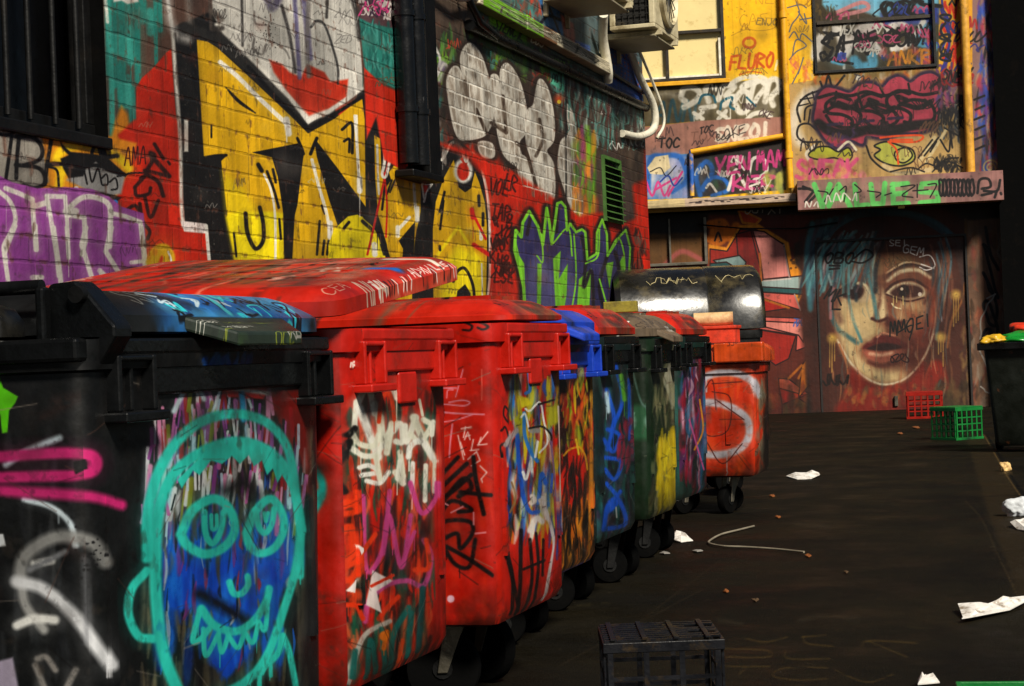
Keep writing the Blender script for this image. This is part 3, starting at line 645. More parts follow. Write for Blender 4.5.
# ================================================================== the building at the alley's end
_g = hit(830, 412, (0, 0, 0), np.array([0, 0, 1.0]))
ang = math.radians(8.4)
FU = CR0 * math.cos(ang) - CF0 * math.sin(ang); FV = np.array([0, 0, 1.0])   # rightwards along it, up
FN = np.cross(FU, FV)                                                        # towards the alley
OVER = 0.30                                                                   # the upper storey stands out this far
def _edge(px, py, O): return (hit(px, py, O, FN) - O) @ FU
LO_O = _g - FU * ((_g - hit(600, 400, _g, FN)) @ FU); LO_O[2] = 0            # foot of the lower wall, left end
UP_P = LO_O + FN * OVER
UP_O = UP_P + FU * _edge(600, 200, UP_P)
FW = Canvas(UP_O, FU, FV, _edge(1010, 100, UP_O), 7.4, 130, (158, 118, 48))
FL = Canvas(LO_O, FU, FV, _edge(1030, 380, LO_O), 3.7, 150, (34, 22, 14))
def paint_upper(c):
    n = vnoise(c.H, c.W, 90, 4, 15)[..., None]
    c.a *= .85 + .3 * n
    c.poly([(590,-60),(790,-60),(790,205),(590,210)], (244,184,8), soft=1)
    c.poly([(785,-60),(815,-60),(815,80),(790,84)], (240,180,14), soft=1)
    c.poly([(935,-60),(975,-60),(975,75),(938,76)], (205,146,26), soft=2)
    c.poly([(787,84),(965,72),(966,180),(790,186)], (172,140,84), soft=2, rag=.15)
    c.poly([(972,-60),(1012,-60),(1012,205),(972,190)], (128,96,92), soft=1)
    Z = zc(640,0,5.12)
    # left: band with white lettering
    c.poly([(600,88),(785,79),(783,118),(690,122),(645,127),(600,128)], (74,62,34), soft=1, rag=.1)
    c.smear((650,92,780,118), 24, [(96,84,52),(50,42,26),(110,100,80)], (3,7), (6,14), 3, .6)
    c.stroke(Z((80,500),(120,480),(175,490)), 6, (170,160,140), .9, .6)
    c.text('ANN', 652, 124, 22, 12, (20,62,74), 3, -3, .25, .08, .4, .9)
    for s,w in [(((230,520),(210,500),(225,455),(270,450),(305,480),(280,520),(225,550)),6),(((350,520),(335,460),(360,440),(385,455)),6),(((400,510),(430,440),(480,445),(440,490),(480,500),(430,540)),6),(((480,520),(520,470),(560,490),(550,560),(510,575),(490,540)),6),
                (((450,440),(520,400),(600,395),(640,410),(560,420),(520,450),(600,420)),5),(((560,520),(590,420),(640,440),(600,500),(580,540)),5),(((640,520),(660,420),(700,410),(710,450),(670,500),(680,540)),6),
                (((310,555),(380,545)),5),(((275,580),(320,610)),4),(((320,575),(290,605)),4),(((400,575),(450,610)),4),(((440,570),(400,610)),4),(((540,620),(580,585),(640,578),(668,600)),4.5)]:
        c.stroke(Z(*s), w, (226,218,200), .3, .97)
    c.stroke(Z((300,530),(320,490),(370,490),(385,525)), 2.4, (24,86,104), .3); c.stroke(Z((410,560),(420,520),(470,500),(460,545),(480,560)), 2.4, (24,86,104), .3); c.stroke(Z((545,500),(590,545)), 2, (24,86,104), .3)
    c.poly([(600,130),(645,127),(700,121),(783,117),(783,137),(692,151),(692,154),(600,158)], (158,108,92), soft=1)
    c.text('SNZO!', 716, 142, 13, 9, (222,205,184), 4, -6, .1, .06, .3)
    c.text('TOC', 658, 148, 9, 6, (26,22,20), 1.8, -2, .1, .06); c.text('TOX', 690, 142, 9, 7, (120,80,66), 1.0, -4, .2, .08)
    c.text('FLURO', 729, 70, 14, 7.2, (206,84,8), 2.6, -4, .2, .06, .3); c.stroke([(739,75),(750,72),(761,73)], 1.2, (206,84,8))
    th = [(749+6*math.cos(t), 43+5*math.sin(t)) for t in np.linspace(0,6.3,13)]; c.stroke(th, 2.6, (212,92,10), .4)
    c.stroke([(775,70),(777,61)], 2.2, (240,225,170))
    c.text('CAS', 739, 27, 11, 8, (176,130,20), .8, -6, .1, .08, op=.8); c.stroke([(731,36),(745,30),(760,31),(774,28),(776,20),(765,18)], .8, (176,130,20), op=.8); c.text('NE', 755, 4, 8, 8, (196,140,20), .8)
    for s in [((787,8),(800,5),(806,8)),((796,2),(799,14),(792,24),(789,32)),((798,12),(806,24),(804,14)),((800,20),(812,18)),((789,38),(794,32),(799,40),(802,34),(812,42)),((792,56),(796,40),(806,46),(796,52),(789,60)),((792,84),(799,70),(803,58),(798,74))]:
        c.stroke(s, 1.3, (92,92,104), .4)
    c.smear((788,55,814,72), 10, [(196,90,90),(200,110,60)], (1,2), (4,9), 5, .6)
    # blue / pink patch and the dark box with magenta hand-styles
    c.poly([(600,157),(692,154),(692,198),(600,202)], (60,112,176), soft=1); c.smear((645,155,690,196), 16, [(190,184,200),(150,150,190),(210,200,190)], (4,9), (6,14), 7, .8)
    c.stroke([(648,190),(650,160),(662,156),(680,158),(686,180),(672,192)], 5, (38,98,180), .4)
    c.poly([(647,168),(655,157),(668,155),(670,168),(662,175),(650,174)], (226,206,160), soft=1)
    c.stroke([(650,172),(660,168),(666,176),(676,166)], 1, (20,18,20)); 
    for s in [((646,182),(652,196),(658,182),(664,196),(670,186)),((668,196),(682,172)),((655,190),(676,178))]: c.stroke(s, 2.2, (208,60,130), .3)
    c.stroke([(660,182),(668,176),(674,186),(682,178)], 1.6, (30,60,150), .3)
    c.poly([(692,156),(785,139),(786,190),(692,198)], (40,32,28), soft=1)
    c.smear((695,158,782,190), 20, [(70,60,50),(120,70,40),(60,100,60),(150,140,130)], (2,5), (6,12), 9, .6)
    for s,w in [(((700,195),(696,175),(706,162),(712,172),(702,190)),5),(((700,190),(712,178),(724,180),(728,190),(712,196)),4)]: c.stroke(s, w, (34,100,184), .4)
    for s,w in [(((728,190),(736,170),(746,186),(752,160),(764,160),(766,172),(754,180)),3.4),(((706,188),(710,184),(716,192)),2.4),(((736,160),(744,170)),2),(((740,190),(762,182)),2)]: c.stroke(s, w, (220,212,200), .3)
    c.text('YEN', 714, 176, 17, 10, (186,52,112), 3, -7, .2, .08); c.text('MAM', 756, 170, 17, 8, (186,52,112), 2.6, -7, .15, .08); c.text('KER', 731, 190, 12, 12, (190,60,118), 3, -4, .2, .1)
    c.smear((766,172,790,190), 12, [(190,180,80),(150,160,70)], (3,5), (4,8), 11, .7)
    # ---- right: maroon throw-up and its neighbours
    c.smear((800,70,930,90), 26, [(216,84,20),(190,150,90),(120,90,50),(210,190,160)], (2,5), (5,10), 13, .7); c.blob(858,78,3,(228,214,190))
    c.stroke([(800,142),(794,128),(797,110),(806,96),(820,92)], 11, (206,196,176), .6, .9)
    for s,w in [(((820,142),(804,142),(797,136),(799,126),(808,124),(816,130)),2),(((800,122),(797,108),(806,96),(822,90)),2.2),(((804,120),(806,108),(818,104)),1.8),(((808,124),(810,110)),1.6),(((799,106),(808,104)),1.4),(((800,100),(812,98)),1.4),(((806,96),(810,104)),1.4),(((812,92),(814,100)),1.4),(((812,118),(820,116),(818,108)),1.8),
                (((820,82),(824,90),(828,76),(833,88),(844,76)),2.2)]:
        c.stroke(s, w, BLK, .3)
    body = [(818,96),(826,88),(838,90),(850,93),(860,85),(872,84),(882,88),(890,80),(900,77),(910,83),(920,76),(932,74),(941,82),(940,96),(937,104),(938,116),(932,127),(918,132),(900,133),(884,138),(866,136),(862,144),(850,140),(840,148),(828,142),(820,132),(814,120),(816,106)]
    c.stroke(crom(body,5,True).tolist()+[body[0]], 7, (40,26,50), .4, 1, False); c.poly(body, (164,52,70), True, soft=1)
    for s,w in [(((818,98),(834,94),(850,96),(866,92),(884,96),(904,91),(922,95),(940,92)),2.2),(((824,112),(836,106),(850,108),(860,114),(858,124),(846,128),(832,124),(826,116)),2.2),(((832,104),(846,108),(856,106)),3.4),(((862,108),(874,104),(888,108),(898,118),(890,126),(874,128),(864,120)),2.2),(((868,104),(884,112),(894,108)),3.4),(((898,106),(912,100),(930,104),(934,118),(920,126),(904,122)),2.2),(((902,104),(918,108),(930,102)),3.2),
                (((818,124),(832,132),(850,134),(868,130),(890,131),(912,126),(932,124)),6.5),(((858,96),(862,108)),1.8),(((894,94),(900,104)),1.8),(((836,92),(834,104)),1.5),(((880,88),(884,96)),1.5),(((908,84),(910,94)),1.5)]:
        c.stroke(s, w*1.5, (20,14,16), .25)
    for dx, sc in ((0,1),(31,1),(60,.9)):
        S = [(850,100),(838,97),(826,104),(828,113),(842,115),(852,121),(848,131),(832,133),(820,127)]
        c.stroke([(x*sc+(1-sc)*836+dx, y-dx*.10) for x, y in S], 3.4, (20,14,16), .25)
        c.stroke([(838+dx,103-dx*.1),(846+dx,106-dx*.1)], 4.5, (20,14,16), .25); c.stroke([(828+dx,125-dx*.1),(842+dx,124-dx*.1)], 3, (40,26,50), .4)
    c.smear((826,128,855,146), 8, [(60,40,80)], (2,3), (4,9), 15, .6)
    for s in [((938,80),(946,72),(951,76),(948,88),(940,92)),((930,88),(942,80),(948,84))]: c.stroke(s, 2.6, (22,18,20), .3)
    c.smear((938,92,962,135), 40, [(30,26,28),(30,26,28),(40,60,80),(120,90,40)], (1,2.4), (5,14), 17, .9); c.clutter((936,95,958,130), 12, [BLK,(26,24,30)], (1,1.8), (6,12), 3)
    for s,w in [(((920,160),(934,138),(928,150)),4),(((926,162),(946,130)),3)]: c.stroke(s, w, (196,176,130), .4)
    for s in [((918,158),(932,140)),((924,156),(938,138)),((930,152),(936,142)),((940,140),(948,152),(950,140)),((944,128),(958,136)),((950,132),(952,148))]: c.stroke(s, 1.8, BLK, .3)
    c.smear((935,155,962,170), 18, [BLK], (1.2,2), (4,9), 19, .9)
    for s in [((932,172),(945,160),(958,158)),((934,168),(948,162),(962,168)),((915,172),(925,164),(934,166))]: c.stroke(s, 1.6, BLK, .3)
    # yellow-green fish shapes
    c.poly([(808,156),(816,148),(828,147),(838,152),(848,148),(852,156),(846,162),(834,158),(820,160)], (158,158,40), True, soft=1, outline=1, ow=1.7)
    c.stroke([(812,166),(806,154),(814,146)], 3, (214,204,180), .4); c.stroke([(838,150),(848,142),(856,150)], 2.4, (210,200,170), .3)
    c.poly([(874,146),(886,142),(900,146),(912,150),(914,160),(902,166),(886,164),(874,156),(880,150)], (156,158,62), True, soft=1, outline=1, ow=1.8)
    c.poly([(895,152),(906,148),(912,156),(904,163),(896,160)], (176,170,90), True, soft=1, outline=1, ow=1.6)
    c.stroke([(866,146),(872,160),(890,172),(918,172)], 2, BLK, .3); c.stroke([(884,166),(900,174),(930,170)], 5, (190,172,130), .4, .8); c.stroke([(890,172),(910,168),(924,172)], 1.6, BLK, .3)
    for s in [((880,138),(900,136),(922,136),(916,142),(890,142)),((888,142),(896,150),(898,164)),((890,140),(912,140))]: c.stroke(s, 2.0, (204,66,18), .3)
    c.text('SNEAK', 796, 178, 16, 10, (190,72,112), 4, -2, .1, .08, .35); c.smear((830,172,870,180), 6, [(200,110,130)], (2,4), (3,6), 21, .6)
    c.smear((795,162,870,184), 14, [(190,150,80),(120,90,40)], (2,4), (4,8), 23, .5)
    # orange / blue scribbles right of the pane, then the pillar
    for i,(x,y,col) in enumerate([(948,8,RED),(946,30,RED),(950,50,RED),(958,62,RED),(944,70,(90,50,90))]): c.scrib(x-6,y-8,14,14,col,2.6,6,seed=i)
    c.scrib(940,0,10,70,(40,40,120),2.2,9,seed=4,vert=True); c.scrib(939,16,12,48,(20,16,18),2.4,9,seed=12,vert=True)
    c.smear((938,70,962,100), 10, [(150,60,90),(90,50,110)], (2,4), (6,12), 25, .7)
    for k in range(8): c.scrib(982+k%2*4, 4+k*20, 18, 26, [(40,70,150),(170,40,50),(30,26,30),(46,80,160)][k%4], 2.6, 7, seed=50+k)
    c.smear((976,0,1002,165), 60, [(40,74,170),(180,40,50),(26,20,26),(170,130,100),(90,50,130)], (1.5,3.5), (8,24), 27, .8)
    for k in range(6): c.stroke([(974+k%2,100+k*10),(984,96+k*10)], 2.2, BLK, .3)
    sp = [(990+ (1.5+.55*t)*math.cos(t), 168+(1.5+.55*t)*math.sin(t)) for t in np.linspace(0,15,30)]; c.stroke(sp, 1.6, (170,150,110), .3)
    # more small tags over it all
    c.clutter((796,84,960,178), 22, [BLK,(40,26,30),(90,60,40)], (.7,1.5), (6,14), 73, .8); c.clutter((648,92,782,195), 20, [BLK,(220,210,196),(60,40,40)], (.8,1.5), (5,11), 75, .75); c.clutter((730,5,812,78), 8, [(150,100,20),(110,90,60)], (.7,1.2), (6,12), 79, .7); c.clutter((938,4,966,90), 12, [BLK,(150,30,30),(40,40,110)], (1.2,2.2), (7,14), 81, .9)
    # painted-over pane
    Z = zc(790,0,4.65)
    c.poly(Z((100,-120),(690,-160),(690,320),(105,345)), (52,42,22), soft=.5)
    c.poly(Z((150,-90),(690,-120),(690,60),(560,90),(420,80),(300,40),(180,55),(150,20)), (104,170,196), soft=3)
    c.poly(Z((420,60),(690,30),(690,110),(430,120)), (36,50,130), soft=4)
    for s,w,col in [(((210,60),(330,10),(360,40),(240,70)),4,(200,130,130)),(((440,70),(425,30),(450,10),(490,40)),4,BLK),(((490,75),(480,30),(515,10),(545,40),(520,70)),4,BLK),(((570,75),(550,30),(580,0),(620,20),(700,30)),4,BLK),
                    (((120,260),(130,200),(180,150),(230,150),(250,220),(230,270)),11,(224,216,204)),(((250,240),(300,180),(330,140),(390,120)),12,(224,214,204)),(((330,200),(380,200),(430,250)),6,(222,210,200)),(((320,170),(390,160)),4,(180,70,110)),(((440,190),(460,130),(520,115),(555,150),(540,210),(480,225)),7,(224,216,206)),(((580,170),(620,100)),6,(226,214,200)),
                    (((300,280),(330,310),(380,300),(380,260)),10,(86,166,200)),(((200,280),(240,290)),6,(86,166,200)),(((640,130),(600,190),(660,210),(650,250)),9,(86,166,200)),(((640,140),(655,280)),4,(170,60,80)),
                    (((145,150),(235,160)),3.2,BLK),(((190,150),(175,200),(150,190),(235,150)),3,BLK),(((250,130),(210,270)),3.4,BLK),(((250,130),(300,160),(360,250)),3.4,BLK),(((240,200),(310,190)),3,BLK),(((400,170),(300,200),(390,180),(360,250),(330,200)),3,BLK),
                    (((460,150),(430,170),(440,210)),3,BLK),(((450,200),(470,140),(510,170),(460,190)),3,BLK),(((500,200),(510,130)),3,BLK),(((500,170),(550,150)),3,BLK),(((550,210),(560,120),(580,210),(630,130)),3,BLK),
                    (((160,240),(140,250),(150,280),(170,270)),2.6,BLK),(((190,240),(175,280),(200,270)),2.6,BLK),(((215,250),(210,280),(290,295)),2.6,BLK)]:
        c.stroke(Z(*s), w, col, .3)
    c.text('CSC', 884, 18, 15, 11, BLK, 3, -4, .1, .1); c.text('STAE', 822, 56, 20, 12, BLK, 2.6, -6, .1, .1); c.text('BUNY', 886, 46, 17, 9, BLK, 2.6, -6, .1, .1); c.clutter((822,10,930,66), 22, [BLK,BLK,(226,220,206),(40,60,150),(190,70,110)], (1,2), (6,13), 71, .9)
    c.text('ANKR', 887, 65, 13, 9, (186,120,26), 2.6, -4, .2, .08); c.smear((880,45,935,68), 14, [(150,90,40),(60,50,30),(170,60,60)], (2,4), (5,10), 29, .6)
    c.smear((815,5,836,30), 14, [(40,30,16),(90,70,30)], (1,2), (5,12), 30, .9)
paint_upper(FW)
FW.z[:] = np.clip(.6 + .5 * (vnoise(FW.H, FW.W, 6, 3, 91) - .5), 0, 1)
FW.grime(15, .3, .6)
M_FAR_UP = painted('painted_render', FW.image('far_upper_paint'), .6, .35, .01, .3, .22, 3.0)

def paint_lower(c):
    n = vnoise(c.H, c.W, 60, 4, 25)[..., None]; c.a *= .7 + .6 * n
    Z = zc(690,195,3.05)
    # recess by the grey frame: its shade is painted on the flat wall
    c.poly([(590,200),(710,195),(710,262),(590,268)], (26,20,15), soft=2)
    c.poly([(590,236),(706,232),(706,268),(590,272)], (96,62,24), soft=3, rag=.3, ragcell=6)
    c.stroke([(664,266),(680,252),(694,256),(706,264)], 5, (150,74,66), .5); c.stroke([(640,272),(672,268),(700,274)], 5, (150,30,20), .5)
    # orange-outlined red shards
    c.poly(Z((55,60),(420,60),(420,700),(40,700)), (84,30,18), soft=3)
    for s,w in [(((60,90),(100,85),(110,120),(85,145),(60,135)),8),(((120,130),(140,95)),8)]: c.stroke(Z(*s), w, (206,104,14), .3)
    c.blob(*Z((85,118))[0], 9, (206,104,14)); c.stroke(Z((75,140),(85,115),(95,140)), 2, (40,24,16))
    c.poly(Z((55,150),(110,160),(150,92),(210,90),(300,145),(310,200),(385,150),(370,240),(330,330),(300,345),(60,310)), (226,138,26), soft=1.5, rag=.15)
    c.poly(Z((318,150),(385,110),(385,200),(340,235),(318,210)), (46,30,18), soft=3)
    for i in range(14): c.blob(*Z((random.uniform(305,345), random.uniform(160,235)))[0], random.uniform(1,2), (60,36,16), .7)
    c.poly(Z((145,45),(180,58),(215,75),(200,90),(160,85)), (190,60,20), soft=1, outline=1, ow=2.2, ocol=(206,122,26))
    shards = [ (((60,165),(112,172),(152,106),(200,106),(285,150),(306,255),(225,262),(60,320)), (150,34,22)),
               (((190,108),(225,112),(285,152),(302,250),(222,258),(212,180)), (214,128,118)),
               (((140,120),(185,108),(215,230),(210,262),(150,240)), (126,22,16)),
               (((70,200),(150,185),(170,205),(160,250),(100,222)), (126,150,146)), (((60,210),(110,205),(160,235),(160,262),(60,262)), (34,74,74)),
               (((205,262),(350,246),(380,292),(375,304),(205,292)), (150,168,162)), (((205,280),(378,290),(378,306),(205,296)), (38,80,80)),
               (((205,296),(318,304),(336,352),(205,310)), (212,92,80)), (((205,312),(300,346),(205,360)), (158,26,16)),
               (((210,372),(380,378),(388,392),(360,462),(322,476),(325,428),(210,410)), (208,92,80)), (((215,385),(350,392),(345,450),(330,428),(215,400)), (222,130,116)), (((210,412),(322,430),(300,500),(260,520),(210,480)), (150,28,16)),
               (((270,560),(300,562),(362,608),(300,620),(272,610)), (200,80,62)), (((272,590),(350,612),(280,640)), (160,26,16)), (((355,350),(385,300),(390,380)), (190,112,30)), (((340,520),(372,480),(380,560),(330,620)), (176,92,20)), (((280,640),(330,620),(390,660),(390,700),(280,700)), (70,46,20)) ]
    for p,col in shards: c.poly(Z(*p), col, soft=1.4, outline=1, ow=1.3, ocol=(40,12,10))
    for s in [((225,262),(306,256)),((302,250),(285,152)),((336,352),(318,304)),((388,392),(360,462)),((380,292),(350,246))]: c.stroke(Z(*s), 1.5, (220,190,180), .6, .7, False)
    for s in [((205,312),(300,345)),((212,180),(216,262)),((340,520),(300,560)),((372,470),(330,560))]: c.stroke(Z(*s), 2.4, (200,110,24), .5, .8, False)
    c.clutter((790,322,806,330), 2, [(70,90,160)], (1,1.4), (6,9), 3)
    c.text('OUT', 744, 214, 7, 6, (200,190,180), 1.2, -3, .2, .06); c.text('XY', 768, 215, 8, 7, (190,180,170), 1.2, -10, .1)
    c.smear((690,380,815,412), 30, [(90,24,12),(50,30,14),(120,60,20)], (3,7), (8,18), 51, .6)
    # ---------- the painted face (shutter and the wall round it)
    c.poly([(806,225),(1040,215),(1040,420),(806,420)], (30,20,14), soft=4, rag=.2)
    c.poly([(800,235),(820,212),(870,202),(940,206),(975,225),(985,290),(965,340),(958,412),(812,412),(800,330)], (66,28,18), soft=6)
    for k in range(26):
        a = k/25; c.stroke([(858-a*48+ (k%3)*2, 214+a*10),(836-a*30, 226+a*30),(818-a*8,250+a*60)], 5, [(40,84,98),(62,112,120),(30,48,60),(86,60,70)][k%4], .6, .75)
    for k in range(22):
        a = k/21; c.stroke([(850+a*20,216-a*6),(900+a*30,212+a*8),(950+a*18,238+a*20),(966+a*8,290+a*20)], 5, [(36,68,84),(50,84,98),(24,32,42),(70,40,34)][k%4], .6, .75)
    Z = zc(810,225,3.43)
    c.poly([(816,238),(970,234),(972,412),(820,414)], (70,34,24), soft=2, op=.75)
    skin=(186,158,110); dk=(58,24,18); mid=(128,84,54)
    # face oval
    c.poly(Z((75,190),(120,110),(200,70),(300,60),(380,85),(425,150),(440,260),(420,370),(395,450),(330,520),(260,548),(190,530),(140,480),(95,400),(75,310)), (112,62,42), True, soft=6)
    c.poly(Z((100,260),(180,230),(230,260),(235,330),(250,370),(190,400),(170,430),(190,470),(260,500),(320,490),(330,530),(260,545),(190,528),(140,480),(100,400)), skin, True, soft=9)
    c.poly(Z((230,110),(330,95),(390,130),(350,150),(270,160),(235,210)), (120,90,56), True, soft=9, op=.8)
    c.poly(Z((300,270),(380,260),(400,330),(390,400),(340,360),(300,330)), (158,122,84), True, soft=9)
    c.poly(Z((330,400),(410,330),(430,260),(425,380),(390,450),(340,480)), (84,34,24), True, soft=7)
    # eyes
    c.poly(Z((100,225),(120,205),(165,200),(200,215),(205,255),(160,268),(115,260)), (200,170,128), True, soft=4)
    c.poly(Z((98,232),(120,210),(165,205),(185,225),(165,255),(115,250)), (52,22,18), True, soft=3); c.blob(*Z((150,228))[0], 7.5, (36,14,14)); c.stroke(Z((90,240),(130,205),(180,205),(205,235)), 2.4, dk, .5)
    c.stroke(Z((160,200),(185,205),(205,235)), 3, (210,190,150), .6)
    c.poly(Z((258,232),(290,205),(340,195),(390,215),(392,245),(340,255),(290,250)), (200,176,138), True, soft=3)
    c.poly(Z((275,232),(310,208),(365,208),(388,228),(360,250),(300,250)), (62,28,22), True, soft=3); c.blob(*Z((320,226))[0], 6, (26,12,12)); c.blob(*Z((314,220))[0], 1.6, (222,200,170)); c.blob(*Z((376,238))[0], 2, (220,200,180))
    c.stroke(Z((250,235),(290,200),(350,188),(400,215),(420,230)), 2.6, dk, .5); c.stroke(Z((265,190),(310,160),(370,155),(410,180)), 4, (208,188,150), .6, .9); c.stroke(Z((255,180),(300,145),(370,135),(415,165)), 5, (50,30,24), .7); c.stroke(Z((260,165),(330,128),(400,140)), 2, (190,160,120), .6)
    c.stroke(Z((258,238),(330,262),(390,250)), 1.8, dk, .5); c.stroke(Z((280,270),(290,282),(310,288)), 1.4, (222,204,160), .5)
    for x in (285,296,318): c.drip(*Z((x,245))[0], random.uniform(4,12), .9, (210,180,110))
    # nose
    c.poly(Z((232,215),(252,230),(262,300),(268,325),(238,330),(215,320),(226,280)), (206,180,134), True, soft=5)
    c.stroke(Z((236,180),(240,250),(222,320)), 4, (92,50,36), .8, .8); c.stroke(Z((212,322),(236,330),(262,322)), 3.2, (60,24,18), .6); c.poly(Z((262,310),(290,325),(330,330),(300,350),(262,345)), (66,24,18), True, soft=4)
    # mouth
    c.poly(Z((178,425),(215,390),(245,378),(290,385),(320,400),(345,420),(300,428),(240,428)), (88,26,22), True, soft=2.4)
    c.poly(Z((195,425),(250,405),(310,415),(300,428),(240,436)), (38,14,12), True, soft=2)
    c.poly(Z((182,430),(240,434),(310,428),(325,435),(290,465),(230,476),(195,455)), (150,76,56), True, soft=3); c.stroke(Z((205,442),(240,447),(280,440)), 3.4, (208,150,118), .7); c.stroke(Z((200,470),(240,484),(290,472)), 4, (90,40,28), .7)
    c.stroke(Z((230,385),(250,372),(290,380)), 2, (190,120,90), .6)
    # contour lines and hair strands
    c.stroke(Z((92,395),(140,475),(195,528),(260,548),(330,525),(390,455),(425,360),(438,260)), 2.2, (206,188,156), .6, .9); c.stroke(Z((430,130),(445,200),(440,270),(452,330)), 2, (150,150,160), .6)
    for s,col,w in [(((150,110),(130,200),(140,300),(175,400)),(54,110,116),3),(((205,100),(200,170),(215,240),(230,320)),(60,112,118),4),(((235,70),(215,130),(218,210)),(110,150,150),3),(((170,90),(90,180),(70,270),(90,350),(160,405)),(44,88,94),4.5),(((250,60),(225,150),(225,230)),(24,30,36),4),(((120,150),(75,230),(70,320)),(150,90,90),3),(((180,100),(155,180),(158,260)),(30,44,52),3.4),(((90,150),(60,120),(40,170)),(170,110,110),4),
                    (((440,60),(460,140),(440,220)),(70,110,124),3),(((470,80),(480,160),(455,260)),(120,80,60),3),(((100,410),(125,480),(130,560),(110,610)),(170,100,56),2),(((420,470),(395,530),(400,600)),(150,70,40),2.4),(((500,280),(480,350),(470,420)),(140,80,40),2.4),(((530,200),(520,260),(490,320)),(150,90,40),2)]:
        c.stroke(Z(*s), w, col, .6, .85)
    c.poly(Z((140,490),(200,540),(260,560),(340,530),(390,470),(400,600),(420,650),(100,660),(130,560)), (120,24,12), True, soft=6, op=.85); c.poly(Z((410,480),(450,470),(470,560),(400,570)), (124,30,16), True, soft=4)
    c.smear((845,385,930,402), 26, [(150,90,40),(90,60,36),(160,50,24)], (2,4), (4,9), 61, .6); c.smear((935,380,990,410), 30, [(70,56,30),(40,28,18),(96,70,40)], (3,6), (6,14), 63, .7)
    # teal hair falling over the left of the face, warm shade on the right
    rh = random.Random(12)
    for k in range(46):
        x0 = rh.uniform(40,250); y0 = rh.uniform(20,70)
        c.stroke(Z((x0,y0),(x0-rh.uniform(20,60),y0+rh.uniform(40,90)),(x0-rh.uniform(30,90),y0+rh.uniform(120,200))), rh.uniform(1.2,3.4), rh.choice([(58,112,118),(84,140,142),(40,78,88),(28,40,52),(110,80,84),(140,160,158)]), .6, .7)
    for k in range(26):
        x0 = rh.uniform(400,470); y0 = rh.uniform(30,120)
        c.stroke(Z((x0,y0),(x0+rh.uniform(0,25),y0+rh.uniform(60,120)),(x0-rh.uniform(0,30),y0+rh.uniform(180,300))), rh.uniform(1.2,3), rh.choice([(46,92,108),(30,50,62),(120,70,50),(90,110,116),(70,36,28)]), .6, .65)
    c.poly(Z((330,330),(400,300),(440,220),(430,380),(380,470),(330,520),(300,480)), (76,30,20), True, soft=14, op=.55)
    c.poly(Z((200,70),(330,60),(420,110),(390,140),(300,100),(240,110)), (60,28,20), True, soft=10, op=.6)
    c.smear((830,240,950,385), 60, [(150,70,36),(90,36,22),(190,130,80),(60,26,20),(214,190,150),(70,100,104)], (.6,1.8), (8,34), 91, .38)
    for q in (((120,270),(150,330),(205,395)),((95,300),(120,400),(170,470))): c.stroke(Z(*q), 5, (196,170,124), .8, .45)
    c.stroke(Z((250,100),(262,150),(250,190)), 7, (120,64,40), .9, .6); c.stroke(Z((400,190),(425,260),(415,340)), 7, (150,60,34), .9, .6); c.stroke(Z((330,300),(370,340),(380,400)), 9, (128,48,28), .9, .5); c.stroke(Z((100,230),(92,280),(104,330)), 6, (70,34,28), .9, .6)
    # earrings (paint with drips), sprayed tags
    for x,y in ((75,390),(448,385),(500,240)):
        c.blob(*Z((x,y))[0], 4.5, (196,156,70), .95, 1.2)
        for k in range(3): c.drip(*Z((x-8+k*8,y))[0], random.uniform(14,34), 1.2, (170,130,60), .8)
    c.text('OBO', 824, 263, 10, 8, BLK, 2, 0, .2, .06); c.stroke(Z((150,115),(190,85),(215,105),(180,130),(140,125)), 1.8, BLK); c.text('=', 829, 272, 9, 10, BLK, 2)
    c.text('MK', 824, 298, 12, 8, BLK, 1.8, 20, .1, .1); c.text('L', 832, 310, 10, 8, BLK, 1.8)
    c.text('MMOEI', 889, 336, 12, 7.2, BLK, 1.6, -12, .2, .1); c.stroke(Z((300,370),(350,345),(340,395)), 1.4, BLK); c.scrib(890,354,18,9,(40,14,12),1.3,7,seed=33)
    c.text('SEI', 889, 246, 6, 5, (196,186,180), 1.0); c.text('GEM', 902, 252, 8, 6, (196,186,180), 1.1, 12); c.stroke(Z((375,110),(410,105),(428,140),(400,155),(375,145)), 1.1, (206,196,190)); c.stroke(Z((380,135),(425,150)), 1.1, (206,196,190)); c.clutter((870,258,900,275), 4, [(90,64,40)], (.8,1), (5,8), 9)
    c.scrib(824,374,22,12,(26,14,10),2,8,seed=31)
    # wall right of the face: flaking, dark
    c.poly([(966,220),(1040,215),(1040,420),(968,420)], (112,80,60), soft=3, rag=.2); c.smear((968,225,1006,400), 40, [(110,74,44),(44,30,22),(150,84,56),(130,116,100),(120,40,34)], (2,5), (8,22), 65, .7)
    c.scrib(982,240,16,120,(16,10,10),2.8,14,seed=3,vert=True); c.scrib(978,300,18,90,(150,140,130),1.6,12,seed=9,vert=True); c.stroke([(965,220),(967,310)], 2.6, (120,84,36), .5, .8)
    c.smear((962,290,972,400), 14, [(120,90,50),(60,40,24)], (2,3), (8,16), 67, .8)
paint_lower(FL)
FL.z[:] = np.clip(.6 + .5 * (vnoise(FL.H, FL.W, 6, 3, 92) - .5), 0, 1)
# shutter slats: shallow relief only
FL.grime(25, .3, .5); FL.a *= .96
M_FAR_LO = painted('painted_shopfront', FL.image('far_lower_paint'), .6, .35, .01, .3, .22, 3.0)
